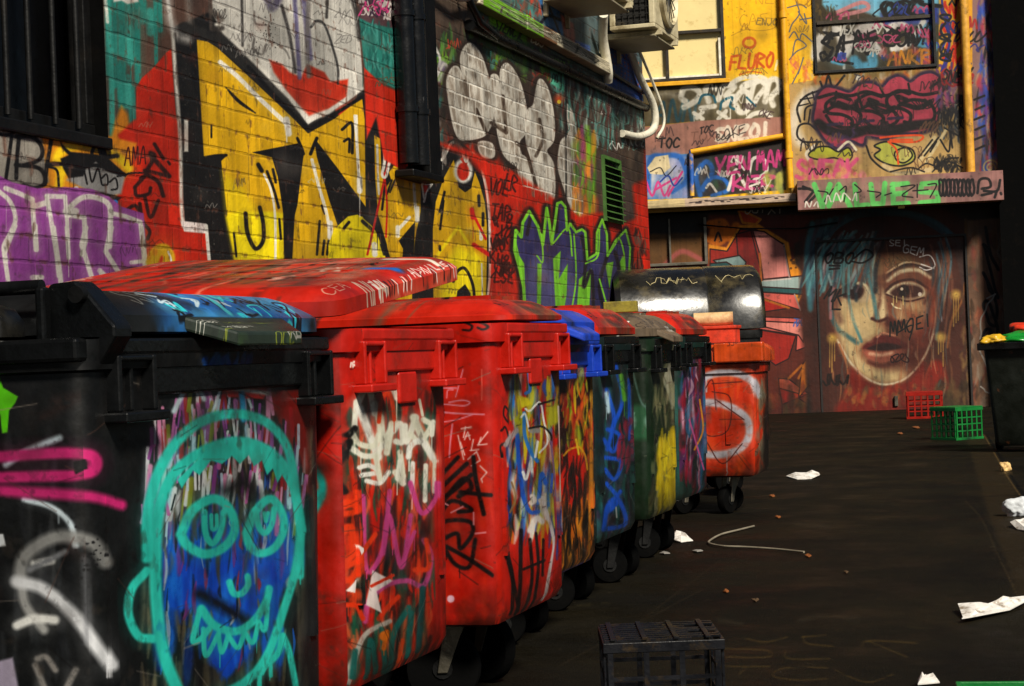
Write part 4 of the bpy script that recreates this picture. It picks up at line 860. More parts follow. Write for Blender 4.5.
# ================================================================== the bins' paint
PPB = 260
class BinPaint:
    def __init__(self, d, y0, y1, dep, zb, zr, base, ppm=PPB, inset=.03):
        self.d, self.y0, self.y1, self.dep, self.zb, self.zr = d, y0, y1, dep, zb, zr
        self.end = Canvas((-d - dep, y0 + inset, 0), (1, 0, 0), (0, 0, 1), dep, 1.3, ppm, base)
        self.front = Canvas((-d - inset, y0, 0), (0, 1, 0), (0, 0, 1), y1 - y0, 1.3, ppm, base)
    def finish(self, name, seed, rough=.36):
        for c in (self.end, self.front):
            c.grime(seed, .28, .3)
            c.z[:] = np.clip(.5 + .3 * (vnoise(c.H, c.W, 9, 3, seed + 5) - .5), 0, 1)
        for c in (self.end, self.front):       # scuffs, scratches and the grime line along the foot
            r = random.Random(seed * 3 + c.W); sv = c.view; c.view = False
            for i in range(70):
                x, y = r.uniform(0, c.w), r.uniform(.2, 1.2); L_ = r.uniform(.02, .16); t = r.gauss(0, .5)
                c.stroke([(x, y), (x + L_ * math.cos(t), y + L_ * math.sin(t))], r.uniform(.0012, .003), r.choice([(14,12,12),(120,110,100),(60,40,34),(14,12,12)]), .4, r.uniform(.25, .7), False)
            for i in range(14):
                x, y = r.uniform(0, c.w), r.uniform(.25, 1.1); c.stroke([(x, y), (x + r.uniform(-.06,.06), y + r.uniform(-.01,.01)), (x + r.uniform(-.1,.1), y + r.uniform(-.03,.03))], r.uniform(.01, .035), r.choice([(24,18,16),(60,30,24)]), .9, r.uniform(.1, .3), rag=.5)
            c.view = sv
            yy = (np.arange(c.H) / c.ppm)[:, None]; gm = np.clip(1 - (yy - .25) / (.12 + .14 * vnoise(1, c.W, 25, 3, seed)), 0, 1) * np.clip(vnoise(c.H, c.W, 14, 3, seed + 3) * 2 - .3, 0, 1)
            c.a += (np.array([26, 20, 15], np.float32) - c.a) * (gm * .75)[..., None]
            gm = np.clip(1 - abs(yy - 1.0) / .1, 0, 1) * np.clip(vnoise(c.H, c.W, 18, 4, seed + 4) * 2.4 - .9, 0, 1)
            c.a += (np.array([30, 22, 18], np.float32) - c.a) * (gm * .5)[..., None]
        H = self.end.H; a = np.concatenate([self.end.a, self.front.a], 1); z = np.concatenate([self.end.z, self.front.z], 1)
        # worn lower edge and scratches down to bare plastic
        self.img = to_image(name, a, z); self.fe = self.end.W / a.shape[1]
        self.mat = painted(name, self.img, rough, .25, .006, .5, .22, 11.0, .2)
        return self
    def uv(self, co, nrm):
        W = self.y1 - self.y0
        v = co.z / 1.3
        hx, hy = self.dep / 2, W / 2; x, y = co.x, co.y
        if (abs(nrm.x) >= abs(nrm.y) and not abs(x) < hx - .06) or abs(y) < hy - .06 and abs(x) > hx - .06:
            if abs(y) > hy - .12: y += math.copysign(max(0, hx - .03 - abs(x)) if abs(x) > hx - .12 else 0, y)      # round the corner without losing paint
            u = min(max((y + hy) / W, .004), .996)
            return (self.fe + (1 - self.fe) * u, v)
        if abs(x) > hx - .12: x += math.copysign(max(0, hy - .03 - abs(y)) if abs(y) > hy - .12 else 0, x)
        u = min(max((x + hx) / self.dep, .004), .996)
        return (self.fe * u, v)

B1 = BinPaint(1.75, 2.99, 4.12, .90, .24, 1.165, (13, 14, 15), 420)
B2 = BinPaint(1.72, 4.15, 4.95, .80, .28, 1.185, (172, 20, 7), 360)
B3 = BinPaint(1.72, 5.34, 6.14, .80, .265, 1.205, (172, 20, 7), 300)
B4 = BinPaint(1.89, 6.5, 7.22, .74, .26, 1.165, (176, 74, 20))
B5 = BinPaint(1.95, 7.42, 8.16, .74, .29, 1.165, (14, 30, 30))
B6 = BinPaint(1.95, 8.36, 9.02, .74, .30, 1.155, (14, 32, 16))
B7 = BinPaint(2.02, 9.38, 10.14, .74, .30, 1.165, (20, 48, 42))
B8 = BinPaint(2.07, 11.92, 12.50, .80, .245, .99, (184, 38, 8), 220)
B9 = BinPaint(2.42, 13.30, 14.40, 1.05, .25, 1.22, (12, 12, 11), 160)

def paint_bins():
    # ---- nearest black bin, end
    c = Multi(B1.end, B1.front); Z = zc(0,380,2.24)
    c.smear((-260,420,90,686), 60, [(40,44,48),(30,32,36),(60,62,64)], (2,8), (20,80), 3, .5)
    c.poly(Z((2,-20),(15,18),(48,38),(42,52),(28,70),(24,118),(12,120),(8,80),(0,50)), (92,214,10), soft=1)
    c.stroke(Z((20,190),(70,158),(140,130)), 6, (186,214,222), .7); c.stroke(Z((60,268),(120,285),(160,320),(172,372)), 5.5, (206,222,232), .5)
    c.stroke(Z((-200,190),(-60,178),(100,166),(180,166),(204,186),(185,212),(100,216),(-60,222),(-200,240)), 11, (194,34,108), .35); c.stroke(Z((-200,250),(-60,246),(60,252),(180,260),(262,282)), 11, (194,34,108), .55)
    c.poly(Z((168,185),(188,178),(192,200),(172,215)), (16,14,16), soft=1, rag=.4, ragcell=2)
    c.stroke(Z((48,450),(60,395),(130,352),(200,365),(225,410)), 13, (146,146,144), .5, .9); c.stroke(Z((50,450),(60,505),(100,560)), 9, (140,140,138), .5); c.stroke(Z((80,412),(120,405)), 7, (214,214,210), .5); c.stroke(Z((70,425),(150,385)), 6, (110,112,116), .6)
    c.stroke(Z((40,452),(100,468),(165,525),(215,600),(240,640)), 12, (206,208,212), .5); c.stroke(Z((40,550),(80,535),(125,538)), 9, (208,208,204), .45); c.stroke(Z((190,400),(195,590)), 6, (120,122,128), .9, .6)
    for k in range(40):
        x,y = Z((random.gauss(200,14), random.gauss(400,28)))[0]; c.blob(x,y,random.uniform(.6,1.6),(20,20,22))
    c.poly(Z((-40,345),(12,345),(18,372),(-40,380)), (220,224,228), soft=1.5); c.poly(Z((-40,640),(30,622),(42,690),(-40,700)), (150,140,160), soft=3)
    c.stroke(Z((85,625),(105,622),(125,650)), 6, (120,116,112), .5); c.stroke(Z((80,640),(100,690)), 6, (120,116,112), .5); c.stroke(Z((150,690),(170,650)), 6, (120,116,112), .5)
    # ---- nearest black bin, front: the turquoise head
    c = Multi(B1.front, B1.end); Z = zc(110,380,2.243)
    c.smear((140,400,310,686), 90, [(84,78,60),(60,56,48),(34,34,34),(100,90,66)], (2,6), (20,90), 5, .75)
    c.poly(Z((330,20),(430,20),(440,260),(400,250),(370,120)), (120,18,12), soft=8, rag=.2)
    c.poly(Z((110,300),(150,330),(260,330),(400,290),(410,420),(350,560),(260,686),(220,640),(180,520),(110,520)), (10,62,176), soft=5, rag=.6, ragcell=8)
    c.smear((150,510,290,640), 40, [(12,70,196),(8,50,150),(20,100,210)], (3,8), (16,60), 7, .8); c.smear((160,430,295,640), 46, [(14,14,16),(14,14,16),(110,40,110),(150,30,40),(180,180,185),(20,90,200),(10,10,12),(90,84,70)], (1,3.6), (10,40), 9, .9); c.smear((150,450,300,560), 50, [(10,10,12),(60,56,48),(110,44,120),(12,50,150),(190,190,196)], (1.4,4), (14,44), 10, .85)
    for k in range(190):
        x = 140 + (k%76)*2.15 + random.uniform(-3,3); y = 432 - 46*math.sin((x-140)/165*3.1) + random.uniform(-8,70)*(1 if k<76 else 1.3)
        c.stroke([(x,y),(x+random.uniform(-5,5),y+random.uniform(14,42))], random.uniform(1.6,5), random.choice([(214,216,220),(130,50,130),(190,90,160),(180,200,220),(150,20,24),(120,124,30),(20,20,22),(210,130,170)]), .3, .92, False)
    c.stroke([(205,418),(226,366),(246,408)], 3, (200,214,222), .5); c.poly([(216,385),(240,380),(262,390),(258,400),(222,398)], (196,30,24), soft=2, rag=.2); c.stroke([(218,388),(262,394)], 4, (214,205,196), .5)
    c.stroke([(168,412),(186,380),(198,400)], 5, (186,206,216), .5); c.stroke([(192,360),(196,378),(200,360),(206,380),(212,358),(222,380)], 5, (16,74,170), .5); c.stroke([(225,372),(232,378)], 3, (40,130,150)); c.smear((190,352,240,378), 16, [(12,60,140),(20,90,160)], (2,4), (8,16), 4)
    c.stroke([(236,395),(238,420)], 6, (40,130,180), .4)
    c.stroke(Z((195,482),(240,505),(330,560)), 11, (10,10,14), .8, .9); c.stroke(Z((250,250),(290,232),(320,260)), 12, (12,12,14), .9, .8)
    for s,w in [(((160,720),(118,620),(98,500),(94,380),(100,290),(130,215),(190,165),(260,140),(330,152),(385,200),(410,270),(420,330),(412,420),(385,520),(350,620),(300,680),(220,720)),9.5),
                (((76,400),(76,290),(110,180),(175,105),(255,78),(330,92),(380,140),(402,210),(412,290),(425,340)),9.5),(((75,430),(42,470),(35,525),(58,575),(92,582)),9),(((420,330),(422,440)),8),
                (((150,348),(175,295),(222,268),(258,290),(272,335),(250,375),(205,392),(165,372),(150,348)),9),(((202,298),(206,345),(222,368),(240,340),(246,298)),6.5),(((218,305),(220,335),(230,332),(230,305)),4),
                (((298,345),(318,295),(352,268),(378,300),(382,340),(362,378),(330,390),(306,372),(298,345)),8),(((318,292),(326,330),(340,345),(355,325),(360,290)),6),(((338,300),(342,318),(346,300)),4),
                (((262,455),(272,480),(290,480),(304,462),(303,442)),6.5),(((200,515),(230,552),(280,565),(320,540),(345,500),(352,470)),8),(((196,520),(182,585),(200,582),(218,560)),6),(((205,560),(212,620),(240,570)),5),(((240,575),(248,612),(262,575)),5),(((262,575),(284,602),(298,570)),5),(((300,570),(318,590),(330,545)),5),(((330,545),(345,560),(350,480)),5),
                (((385,575),(400,610),(418,690)),6.5),(((280,700),(330,655),(372,618),(384,580)),7),(((310,680),(330,650),(334,690)),4),(((340,660),(356,630),(360,665)),4)]:
        c.stroke(Z(*s), w, CYAN, .3, .98)
    c.poly(Z((140,225),(200,165),(260,142),(330,155),(385,205),(392,240),(376,215),(366,232),(355,200),(342,215),(330,182),(312,195),(300,170),(280,190),(262,172),(240,190),(215,182),(190,215),(175,205),(150,245)), CYAN, soft=1.5)
    c.poly([(305,500),(330,500),(330,690),(300,690)], (30,30,32), soft=4, op=.6)
    # ---- red bin with its lid ajar
    c = B2.end; c.smear((260,360,345,680), 12, [(160,24,8)], (3,8), (20,60), 3, .5)
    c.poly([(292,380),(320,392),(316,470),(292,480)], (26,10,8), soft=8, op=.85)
    Z = zc(300,370,4.573)
    c = Multi(B2.end, B2.front)
    c.stroke(zc(300,370,4.573)((-20,380),(60,440),(105,520),(90,600),(30,690),(-20,700)), 8, (22,150,140), .5); c.stroke(Z((-20,520),(100,575)), 7, (22,150,140), .5); c.blob(308,580,9,(20,12,10),.95,1.2); c.blob(318,468,12,(24,10,8),.85,1.4,8)
    c = B2.front
    c.stroke(Z((150,330),(165,385),(185,350)), 1, (226,200,190)); c.stroke(Z((160,390),(190,400),(170,450),(145,460)), 1, (226,200,190)); c.text('TS', 331, 456, 10, 5, (230,200,190), .9, -20)
    c.smear((345,395,432,660), 120, [(16,16,16),(20,60,44),(60,20,14),(16,16,16),(24,84,60)], (2,6), (14,50), 11, .9)
    c.smear((345,420,432,660), 50, [(210,48,14),(196,32,8),(220,80,40)], (2,4), (10,40), 13, .9)
    c.text('AOX', 352, 398, 8, 7, (60,40,20), 1, -6, .2, .15); c.text('EV', 362, 390, 9, 8, (70,44,24), 1, 0, .2, .2); c.text('IR', 342, 368, 5, 7, (226,214,204), 1.6, 0)
    for s,w in [(((240,160),(270,100),(300,110),(320,200)),7),(((235,150),(228,260)),6),(((250,180),(300,300),(340,400)),9),(((320,160),(350,260),(360,350)),7),(((215,290),(250,340),(320,350),(340,300)),6),(((215,360),(270,395),(330,390),(360,340)),6),(((345,220),(360,320),(420,250)),8),(((400,250),(380,380)),7),(((410,280),(440,250),(450,330),(420,330)),6),(((460,260),(470,330),(510,220)),7),(((500,220),(550,330),(590,400)),8),(((545,230),(580,260),(530,330),(490,300)),6),(((480,400),(490,350),(540,330),(600,420)),6),(((590,240),(585,300)),5),
                (((250,450),(300,440),(340,470),(260,485)),5),(((290,510),(350,520),(390,470)),5),(((330,400),(350,500)),6),(((420,470),(460,520),(440,380)),6),(((440,420),(430,500)),5),(((560,440),(560,600)),5),(((600,420),(600,560)),4),(((500,430),(500,560)),5),(((440,40),(460,80)),8),(((525,140),(540,210)),3),(((405,90),(420,130)),6)]:
        c.stroke(Z(*s), w*.95, random.choice([(222,220,204),(214,212,190),(226,224,214)]), .3, .97)
    for s,w in [(((340,240),(350,140),(380,110),(400,150),(410,230)),4),(((200,560),(170,480),(190,400),(210,330)),6),(((205,300),(230,270)),6),(((180,640),(240,600),(240,560)),5)]: c.stroke(Z(*s), w, (206,50,12) if w!=6 else BLK, .3)
    Z = zc(300,500,3.69)
    for s,w,col in [(((222,-10),(240,260),(300,180),(320,-30)),5,MAG),(((300,200),(320,60),(370,250),(400,60)),5,MAG),(((395,-60),(440,50),(490,0),(495,-60)),5,MAG),(((240,450),(250,380),(310,320),(390,300),(450,320),(475,260),(478,200),(450,150)),5,(176,60,120)),(((370,240),(415,120)),4,MAG),
                    (((140,160),(180,100),(190,200),(140,260),(220,220)),6,(206,50,12)),(((135,260),(180,300),(220,240)),6,(206,50,12)),(((270,130),(220,200),(200,230)),5,(206,50,12)),(((140,60),(170,10),(200,40),(150,60)),6,(206,50,12)),(((420,260),(470,250),(460,150)),5,(206,50,12)),
                    (((105,505),(135,570),(160,640),(175,690)),7,(18,84,78)),(((180,690),(200,600),(240,500),(330,450)),5,(180,170,160)),(((150,640),(150,430),(200,390),(230,440)),5,(200,44,10)),(((200,660),(205,560)),5,(18,84,78)),(((250,660),(260,520),(285,640)),5.5,(18,84,78)),(((300,480),(320,640)),5.5,(18,84,78)),(((340,640),(345,500),(400,400)),6,(18,84,78)),(((400,580),(410,420)),6,(18,84,78)),(((440,560),(450,330)),6,(20,70,70)),(((290,440),(320,400),(360,360)),5,(200,44,10)),(((310,550),(320,490)),5,(214,96,20)),(((380,520),(370,600)),4,(200,60,16))]:
        c.stroke(Z(*s), w, col, .35, .95)
    c.poly(Z((240,390),(262,260),(340,300),(280,340),(300,420)), (206,190,186), soft=1.5, rag=.2); c.stroke(Z((260,320),(340,280)), 3, (190,40,14)); c.poly(Z((175,340),(205,290),(200,345)), (214,204,200), soft=1); c.poly(Z((195,165),(225,185),(210,205)), (214,204,200), soft=1)
    c.blob(*Z((310,505))[0], 5, (214,104,20))
    # ---- second red bin
    c = Multi(B3.end, B3.front); Z = zc(430,370,4.57)
    c.smear((430,360,505,630), 14, [(170,26,8),(214,44,16)], (4,10), (30,80), 5, .5)
    for s,w in [(((20,30),(50,5),(80,25),(105,60)),1.4),(((155,0),(125,110),(120,125)),1.2),(((20,90),(60,85),(125,85)),1.4),(((80,130),(85,95),(110,92)),1.2),(((20,155),(90,160),(160,165),(185,150),(150,140),(90,150)),1.4),(((20,190),(120,200),(250,205)),1.7),(((20,245),(120,230),(200,205)),1.2),(((105,250),(95,330),(90,400)),1.6)]: c.stroke(Z(*s), w, (206,120,140), .3)
    for s in [((145,270),(190,262)),((165,262),(155,310)),((160,320),(175,285),(185,320)),((165,305),(185,300)),((200,320),(190,370)),((185,370),(225,365)),((130,300),(155,410)),((140,330),(160,390)),((265,285),(220,345),(262,340)),((222,345),(235,310)),((175,410),(215,375),(230,415),(190,440)),((230,440),(260,470),(235,500)),((235,500),(240,515))]: c.stroke(Z(*s), 1.3, (232,190,186), .3, 1, False)
    for s,w in [(((30,155),(55,165),(60,210),(35,280),(35,350),(50,400)),3),(((55,480),(130,400)),4),(((40,550),(170,430)),4.4),(((45,620),(150,500),(190,540),(130,580)),4.4),(((200,400),(210,500),(245,660)),4.4),(((140,560),(280,575)),4),(((35,590),(100,560),(190,480)),4),(((40,670),(100,600),(190,640),(130,650)),4)]: c.stroke(Z(*s), w, (16,10,10), .35)
    Z2 = zc(430,480,3.33)
    for s,w in [(((20,190),(50,140),(130,140),(140,180),(100,230),(90,180),(40,200)),4),(((30,210),(120,260),(210,320)),4),(((40,215),(80,280),(130,290),(150,200)),4)]: c.stroke(Z2(*s), w, (16,10,10), .4)
    for s in [((145,110),(145,150)),((150,180),(185,176)),((30,70),(60,85)),((70,110),(110,90))]: c.stroke(Z2(*s), 1.6, (220,130,140), .3)
    for x,y,rr in ((25,392,3.6),(68,398,3.8),(12,432,4.4)): c.blob(*Z2((x,y))[0], rr, (214,168,186)); 
    c.drip(*Z2((27,400))[0], 10, 1, (214,168,186))
    c.stroke(Z((240,0),(240,140)), 1.2, (226,120,110), .5, .6, False)
    for s in [((345,190),(325,170),(320,210),(340,240)),((310,280),(330,265),(355,340)),((315,400),(310,350),(335,340),(345,420)),((350,430),(375,320),(385,420))]: c.stroke(Z(*s), 1.8, (20,12,12), .4)
    B3.end.text('SSO', 466, 331, 12, 11, (20,10,10), 2.2, -3, 0, .08); B3.end.stroke([(502,330),(503,331)], 2.2, (20,10,10))
    c = Multi(B3.front, B3.end)
    c.smear((506,370,560,520), 90, [(16,60,150),(30,110,190),(20,16,16),(190,176,20),(150,140,20),(206,204,196),(140,20,14),(60,60,70)], (1.6,4), (12,46), 17, .92)
    c.poly(Z((390,120),(430,130),(450,160),(400,180)), (190,176,16), soft=2); c.poly(Z((370,230),(400,190),(440,210),(420,270),(385,260)), (150,150,16), soft=3); c.poly(Z((520,170),(570,160),(575,240),(530,270)), (140,136,20), soft=3)
    for s,w,col in [(((385,300),(400,460),(420,580),(450,650),(490,650)),4,(20,70,170)),(((430,0),(440,90),(420,110)),3.4,(30,100,180)),(((415,200),(420,300),(450,380),(480,420)),3.6,(30,100,180)),(((520,520),(500,480),(490,610)),4,(20,80,180)),(((550,480),(545,560)),3,(20,80,180)),
                    (((420,180),(440,190),(470,160),(490,155),(505,230),(525,330),(490,380)),2,(214,216,210)),(((400,220),(420,205),(440,280)),2,(206,214,214)),(((330,345),(380,280)),5,(150,140,140)),(((450,420),(430,500),(415,470)),3,(206,206,200)),(((480,330),(470,400)),2.4,(206,206,200)),(((450,280),(480,280)),5,(120,120,116)),
                    (((440,270),(500,262),(540,300),(540,340)),2,BLK),(((480,160),(550,140)),2,BLK),(((570,170),(580,400),(578,600)),2.2,(200,180,170)),(((540,330),(560,480),(570,600)),2,(120,90,130)),(((460,580),(470,600),(455,610)),5,(206,190,180)),(((500,600),(530,680)),5,(196,180,174))]:
        c.stroke(Z(*s), w, col, .3, .95)
    for s,w,col in [(((330,170),(350,130),(370,140)),6,(206,196,188)),(((370,60),(400,160),(412,220),(400,300),(385,400)),3.4,(196,186,186)),(((410,60),(418,200),(405,330)),2.2,(170,40,40)),(((255,245),(275,330),(275,450)),3.6,(16,10,10)),(((255,250),(300,440)),4,(16,10,10)),(((300,170),(300,350),(295,450)),3.8,(16,10,10)),(((330,200),(340,330),(320,440)),3.4,(16,10,10)),(((350,180),(360,300),(345,440)),3,(16,10,10)),(((310,300),(380,270)),2.4,(16,10,10)),(((375,200),(375,320)),2.6,(16,10,10)),(((265,10),(280,60),(262,110)),2,(120,90,60))]:
        c.stroke(Z2(*s), w, col, .35, .95)
    # ---- blue-rimmed bin
    for c in (B4.end, B4.front):
        c.poly([(520,340),(600,340),(600,470),(520,470)], (40,14,10), soft=6)
        c.smear((540,350,600,470), 90, [(18,14,12),(196,30,12),(206,170,20),(210,90,20),(150,20,12),(180,190,30)], (1.4,3.4), (8,30), 19, .95)
        c.poly([(558,455),(575,445),(586,470),(586,520),(560,525)], (176,22,8), soft=4)
        c.smear((550,500,595,580), 30, [(206,120,20),(196,90,14),(210,140,30)], (3,6), (16,50), 21, .8); c.smear((550,440,595,560), 46, [(16,12,10),(20,14,10)], (1.4,2.6), (10,40), 23, .95)
        c.stroke([(562,456),(568,450),(578,448),(584,458),(586,470)], 2, (206,140,20), .3); c.stroke([(574,440),(577,455)], 2, (206,170,30))
        c.stroke([(548,582),(566,576),(595,562)], 6, (40,44,140), .6); c.stroke([(588,350),(590,570)], 2.4, (190,120,30), .4, .8)
    # ---- dark bins further on
    c = B5.front; c.smear((598,360,634,545), 70, [(16,26,26),(20,60,54),(60,40,60),(16,16,16),(30,90,84)], (2,4), (12,40), 25, .9)
    for s,w in [(((604,390),(612,420),(606,450)),4),(((612,364),(620,400),(610,430)),4),(((602,440),(612,452),(618,436),(606,430)),4),(((604,470),(614,480),(620,462),(604,458)),4),(((606,484),(618,500),(608,512),(620,492)),4),(((604,530),(608,506),(618,500),(626,524),(604,530)),4.5),(((626,380),(628,440)),3)]: c.stroke(s, w, (18,74,190), .4)
    c.stroke([(604,394),(606,412)], 4, (170,200,214), .5); c.stroke([(618,376),(622,400)], 4, (90,170,40), .5); c.stroke([(616,508),(617,518)], 1.6, (150,160,160)); c.smear((618,420,632,460), 8, [(130,30,50)], (2,3), (8,20), 27)
    B5.end.smear((580,350,602,540), 14, [(12,16,16),(30,40,40)], (2,4), (20,50), 29)
    c = B6.front; c.smear((652,355,684,500), 70, [(16,16,12),(60,60,36),(120,116,80),(30,40,24)], (1.6,3.4), (12,40), 31, .9); c.smear((658,430,682,490), 26, [(190,170,20),(176,150,16)], (2.4,4), (14,40), 33, .9); c.stroke([(664,470),(668,450),(676,452),(674,476),(666,476)], 2.4, (196,176,24), .4); c.smear((664,345,678,400), 12, [(190,186,160),(150,146,110)], (2,4), (14,30), 35)
    c = B6.end; c.poly([(625,405),(655,405),(655,440),(625,440)], (40,92,60), soft=6, op=.7); c.smear((628,405,655,420), 5, [(110,140,130)], (2,4), (6,12), 37); c.stroke([(630,360),(640,400),(648,410)], 2, (60,90,80), .5)
    c = B7.front; c.smear((680,355,712,470), 80, [(120,16,30),(80,30,80),(30,90,130),(16,30,30),(150,30,60),(190,150,170)], (1.6,3.4), (12,44), 39, .92); c.stroke([(698,400),(702,430),(694,450)], 1.8, (206,130,30)); c.stroke([(688,420),(704,470)], 1.6, (190,80,140))
    c = B7.end; c.smear((660,380,690,500), 20, [(24,74,66),(20,56,52)], (3,6), (20,50), 41); 
    for k in range(8): c.stroke([(684,398+k*8),(692,392+k*8)], 2.2, (40,150,130), .4); c.stroke([(688,400),(684,430),(692,450),(686,470)], 2.6, (40,150,130), .4)
    # ---- orange-red bin with the pale S
    c = Multi(B8.end, B8.front); c.smear((690,345,770,480), 20, [(214,84,24),(180,44,10)], (3,7), (16,50), 43, .5)
    for q in ([(694,386),(704,378),(720,373),(738,374),(752,382),(758,396)], [(692,404),(712,403),(732,408),(747,420),(748,438),(738,450),(720,455),(698,454)]): c.stroke(q, 7.5, (176,176,186), .35, .96)
    for s in [((700,400),(712,380),(716,410)),((712,392),(730,398),(728,430),(708,436),(702,420)),((705,440),(722,464),(742,444)),((716,400),(744,420)),((712,384),(742,382))]: c.stroke(s, 1, (70,20,14), .4)
    c.smear((758,380,768,470), 16, [(110,110,90),(90,84,70)], (2,3.4), (8,20), 45, .8); c.smear((698,395,716,440), 3, [(90,90,110)], (3,5), (10,20), 47, .4)
    B8.front.smear((766,345,790,480), 40, [(20,12,10),(30,16,12),(60,24,14)], (3,6), (16,50), 48, .95)  # dark strokes put the shaded look of the front into its colour
    c = B9.end; c.clutter((640,300,740,340), 10, [(120,110,90)], (.8,1.6), (6,10), 5)
paint_bins()
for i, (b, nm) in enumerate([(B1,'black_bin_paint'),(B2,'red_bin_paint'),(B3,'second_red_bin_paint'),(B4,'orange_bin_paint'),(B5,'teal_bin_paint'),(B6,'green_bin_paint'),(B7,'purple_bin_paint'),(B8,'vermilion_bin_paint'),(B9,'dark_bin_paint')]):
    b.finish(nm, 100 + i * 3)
# ================================================================== shared materials
M_BLACK = plain('black_plastic', (9, 10, 11), .3, var=.3, dirt=(40, 38, 33), dlo=.6, dhi=.85, bump=.12, spec=.35)
M_REDPL = plain('red_plastic', (170, 22, 8), .36, var=.28, dirt=(92, 34, 24), dlo=.55, dhi=.8, bump=.12)
M_ORPL = plain('vermilion_plastic', (190, 56, 14), .4, var=.25, dirt=(110, 44, 20), bump=.12)
M_BLUEPL = plain('blue_plastic', (20, 58, 170), .38, var=.25, dirt=(18, 24, 50), bump=.12)
M_GREENPL = plain('dark_green_plastic', (18, 42, 24), .4, var=.3, dirt=(40, 46, 36), bump=.12)
M_RUBBER = plain('rubber', (4, 4, 4), .8, var=.3, dirt=(12, 10, 8), spec=.06)
M_ZINC = plain('galvanised_steel', (120, 114, 100), .4, .8, var=.3, dirt=(70, 60, 46), bump=.2)
M_DARKMET = plain('dark_metal', (9, 9, 9), .5, 0, var=.3, dirt=(22, 18, 14), spec=.25)
M_CREAM = plain('cream_casing', (196, 184, 150), .5, var=.2, dirt=(110, 96, 66), dlo=.5, dhi=.7)
M_YELPIPE = plain('yellow_paint', (222, 160, 20), .45, var=.25, dirt=(110, 74, 26), dlo=.55, dhi=.75)
M_GREYMET = plain('grey_frame', (104, 98, 86), .5, .4, var=.25, dirt=(50, 42, 32))
M_GLASSDK = plain('dark_window_void', (3, 3, 4), .2, var=.2, bump=.02, spec=.2)
M_BLIND = plain('cream_blind', (226, 204, 140), .6, var=.08, scale=3, dirt=(190, 160, 96), bump=.05)
M_BRICKDK = plain('unlit_black_masonry', (5, 5, 5), .9, var=.5, dirt=(12, 9, 7), bump=.4, bscale=18, spec=.05)  # near-black: the right-hand building's lack of light is put into the colour
M_PAPER = plain('paper', (214, 210, 204), .8, var=.2, scale=30, dirt=(120, 104, 84), dscale=18, dlo=.52, dhi=.66, bump=.3, bscale=40)

def strokes_to(o_mat_name, base, draw, w=1.0, h=1.0, ppm=300, rough=.4, seed=5):
    """a small painted sheet in its own metres"""
    c = Canvas((0,0,0), (1,0,0), (0,0,1), w, h, ppm, base, view=False); draw(c); c.grime(seed, .3, .2)
    c.z[:] = .5
    return painted(o_mat_name, c.image(o_mat_name), rough, .25, .006, .5, .22, 11.0, .25)

def lid_paint(base, seed, cols, tags, n=26, extra=None):
    def d(c):
        r = random.Random(seed)
        for i in range(n):
            x, y = r.uniform(0,1), r.uniform(0,1); L = r.uniform(.1,.5)
            c.stroke([(x,y),(x+L*.5,y+r.uniform(-.03,.03)),(x+L,y+r.uniform(-.06,.06))], r.uniform(.01,.07), r.choice(cols), .9, r.uniform(.3,.8), rag=.35)
        for i in range(16):
            x, y = r.uniform(.02,.85), r.uniform(.03,.95); hgt = r.uniform(.03,.07)
            c.text(r.choice(['TOC','SSO','KEN','REDO','NUP','AXL','VO','WEB']), x, y, -hgt, hgt*.6, r.choice(tags), r.uniform(.004,.008), r.uniform(-12,12), .1, .12)
        if extra: extra(c)
    return strokes_to('lid_paint', base, d, 1, 1, 420, .34, seed)

def lid1_marks(c):
    r = random.Random(16)
    for i in range(70):
        x, y = r.uniform(.22,.86), r.uniform(.0,.5); c.stroke([(x,y),(x+r.uniform(.03,.12),y+r.uniform(-.04,.04)),(x+r.uniform(.06,.2),y+r.uniform(-.04,.04))], r.uniform(.03,.09), r.choice([(22,84,160),(30,104,190),(40,120,190),(70,150,190),(26,60,120)]), .8, r.uniform(.4,.8), rag=.45)
    for i in range(46):
        x, y = r.uniform(.25,.9), r.uniform(.04,.4); c.stroke([(x+r.uniform(-.03,.03),y+r.uniform(-.03,.03)) for _ in range(6)], r.uniform(.004,.009), r.choice([(12,14,20),(12,14,20),(40,180,190),(170,190,200)]), .3)
    c.stroke([(.5,.08),(.52,.2),(.49,.3)], .02, (70,190,200), .5)
M_LID1 = lid_paint((17,18,19), 3, [(30,32,34),(46,44,38),(24,26,28)], [(90,90,86),(60,58,50)], 40, lid1_marks)
M_LID1B = lid_paint((36,46,38), 4, [(40,66,44),(60,84,50),(30,34,36)], [(120,130,40),(190,190,180)], 14)

def lid2_marks(c):
    r = random.Random(6); W_ = (226,214,206)
    for i in range(150):
        x, y = r.uniform(-.1,1), r.uniform(.2,1); c.stroke([(x,y),(x+r.uniform(.1,.35),y+r.uniform(-.03,.03))], r.uniform(.01,.03), r.choice([(90,56,42),(80,60,46),(120,72,56),(206,50,20),(40,30,26),(30,24,22),(200,110,90)]), .7, r.uniform(.4,.85), rag=.45)
    c.stroke([(.545,.13),(.55,.19)], .05, (24,100,196), .5); c.stroke([(.80,.10),(.83,.26)], .03, (214,206,190), .4); c.stroke([(.93,.08),(.94,.26)], .02, (190,190,186), .5)
    c.stroke([(.63,.22),(.68,.24),(.72,.20)], .012, (40,20,16)); c.stroke([(.12,.25),(.14,.20)], .02, (60,50,44), .5)
    c.text('ADXWILLE', .58, .08, -.028, .03, W_, .005, 0, .1, .2); c.text('TIV', .30, .075, -.028, .022, W_, .005); c.text('CEA', .08, .10, -.035, .03, (210,170,150), .003)
    for i in range(26): x = r.uniform(.3,1); c.stroke([(x,.06),(x+r.uniform(-.01,.02),.09)], .006, r.choice([W_,(50,20,14)]), .3)
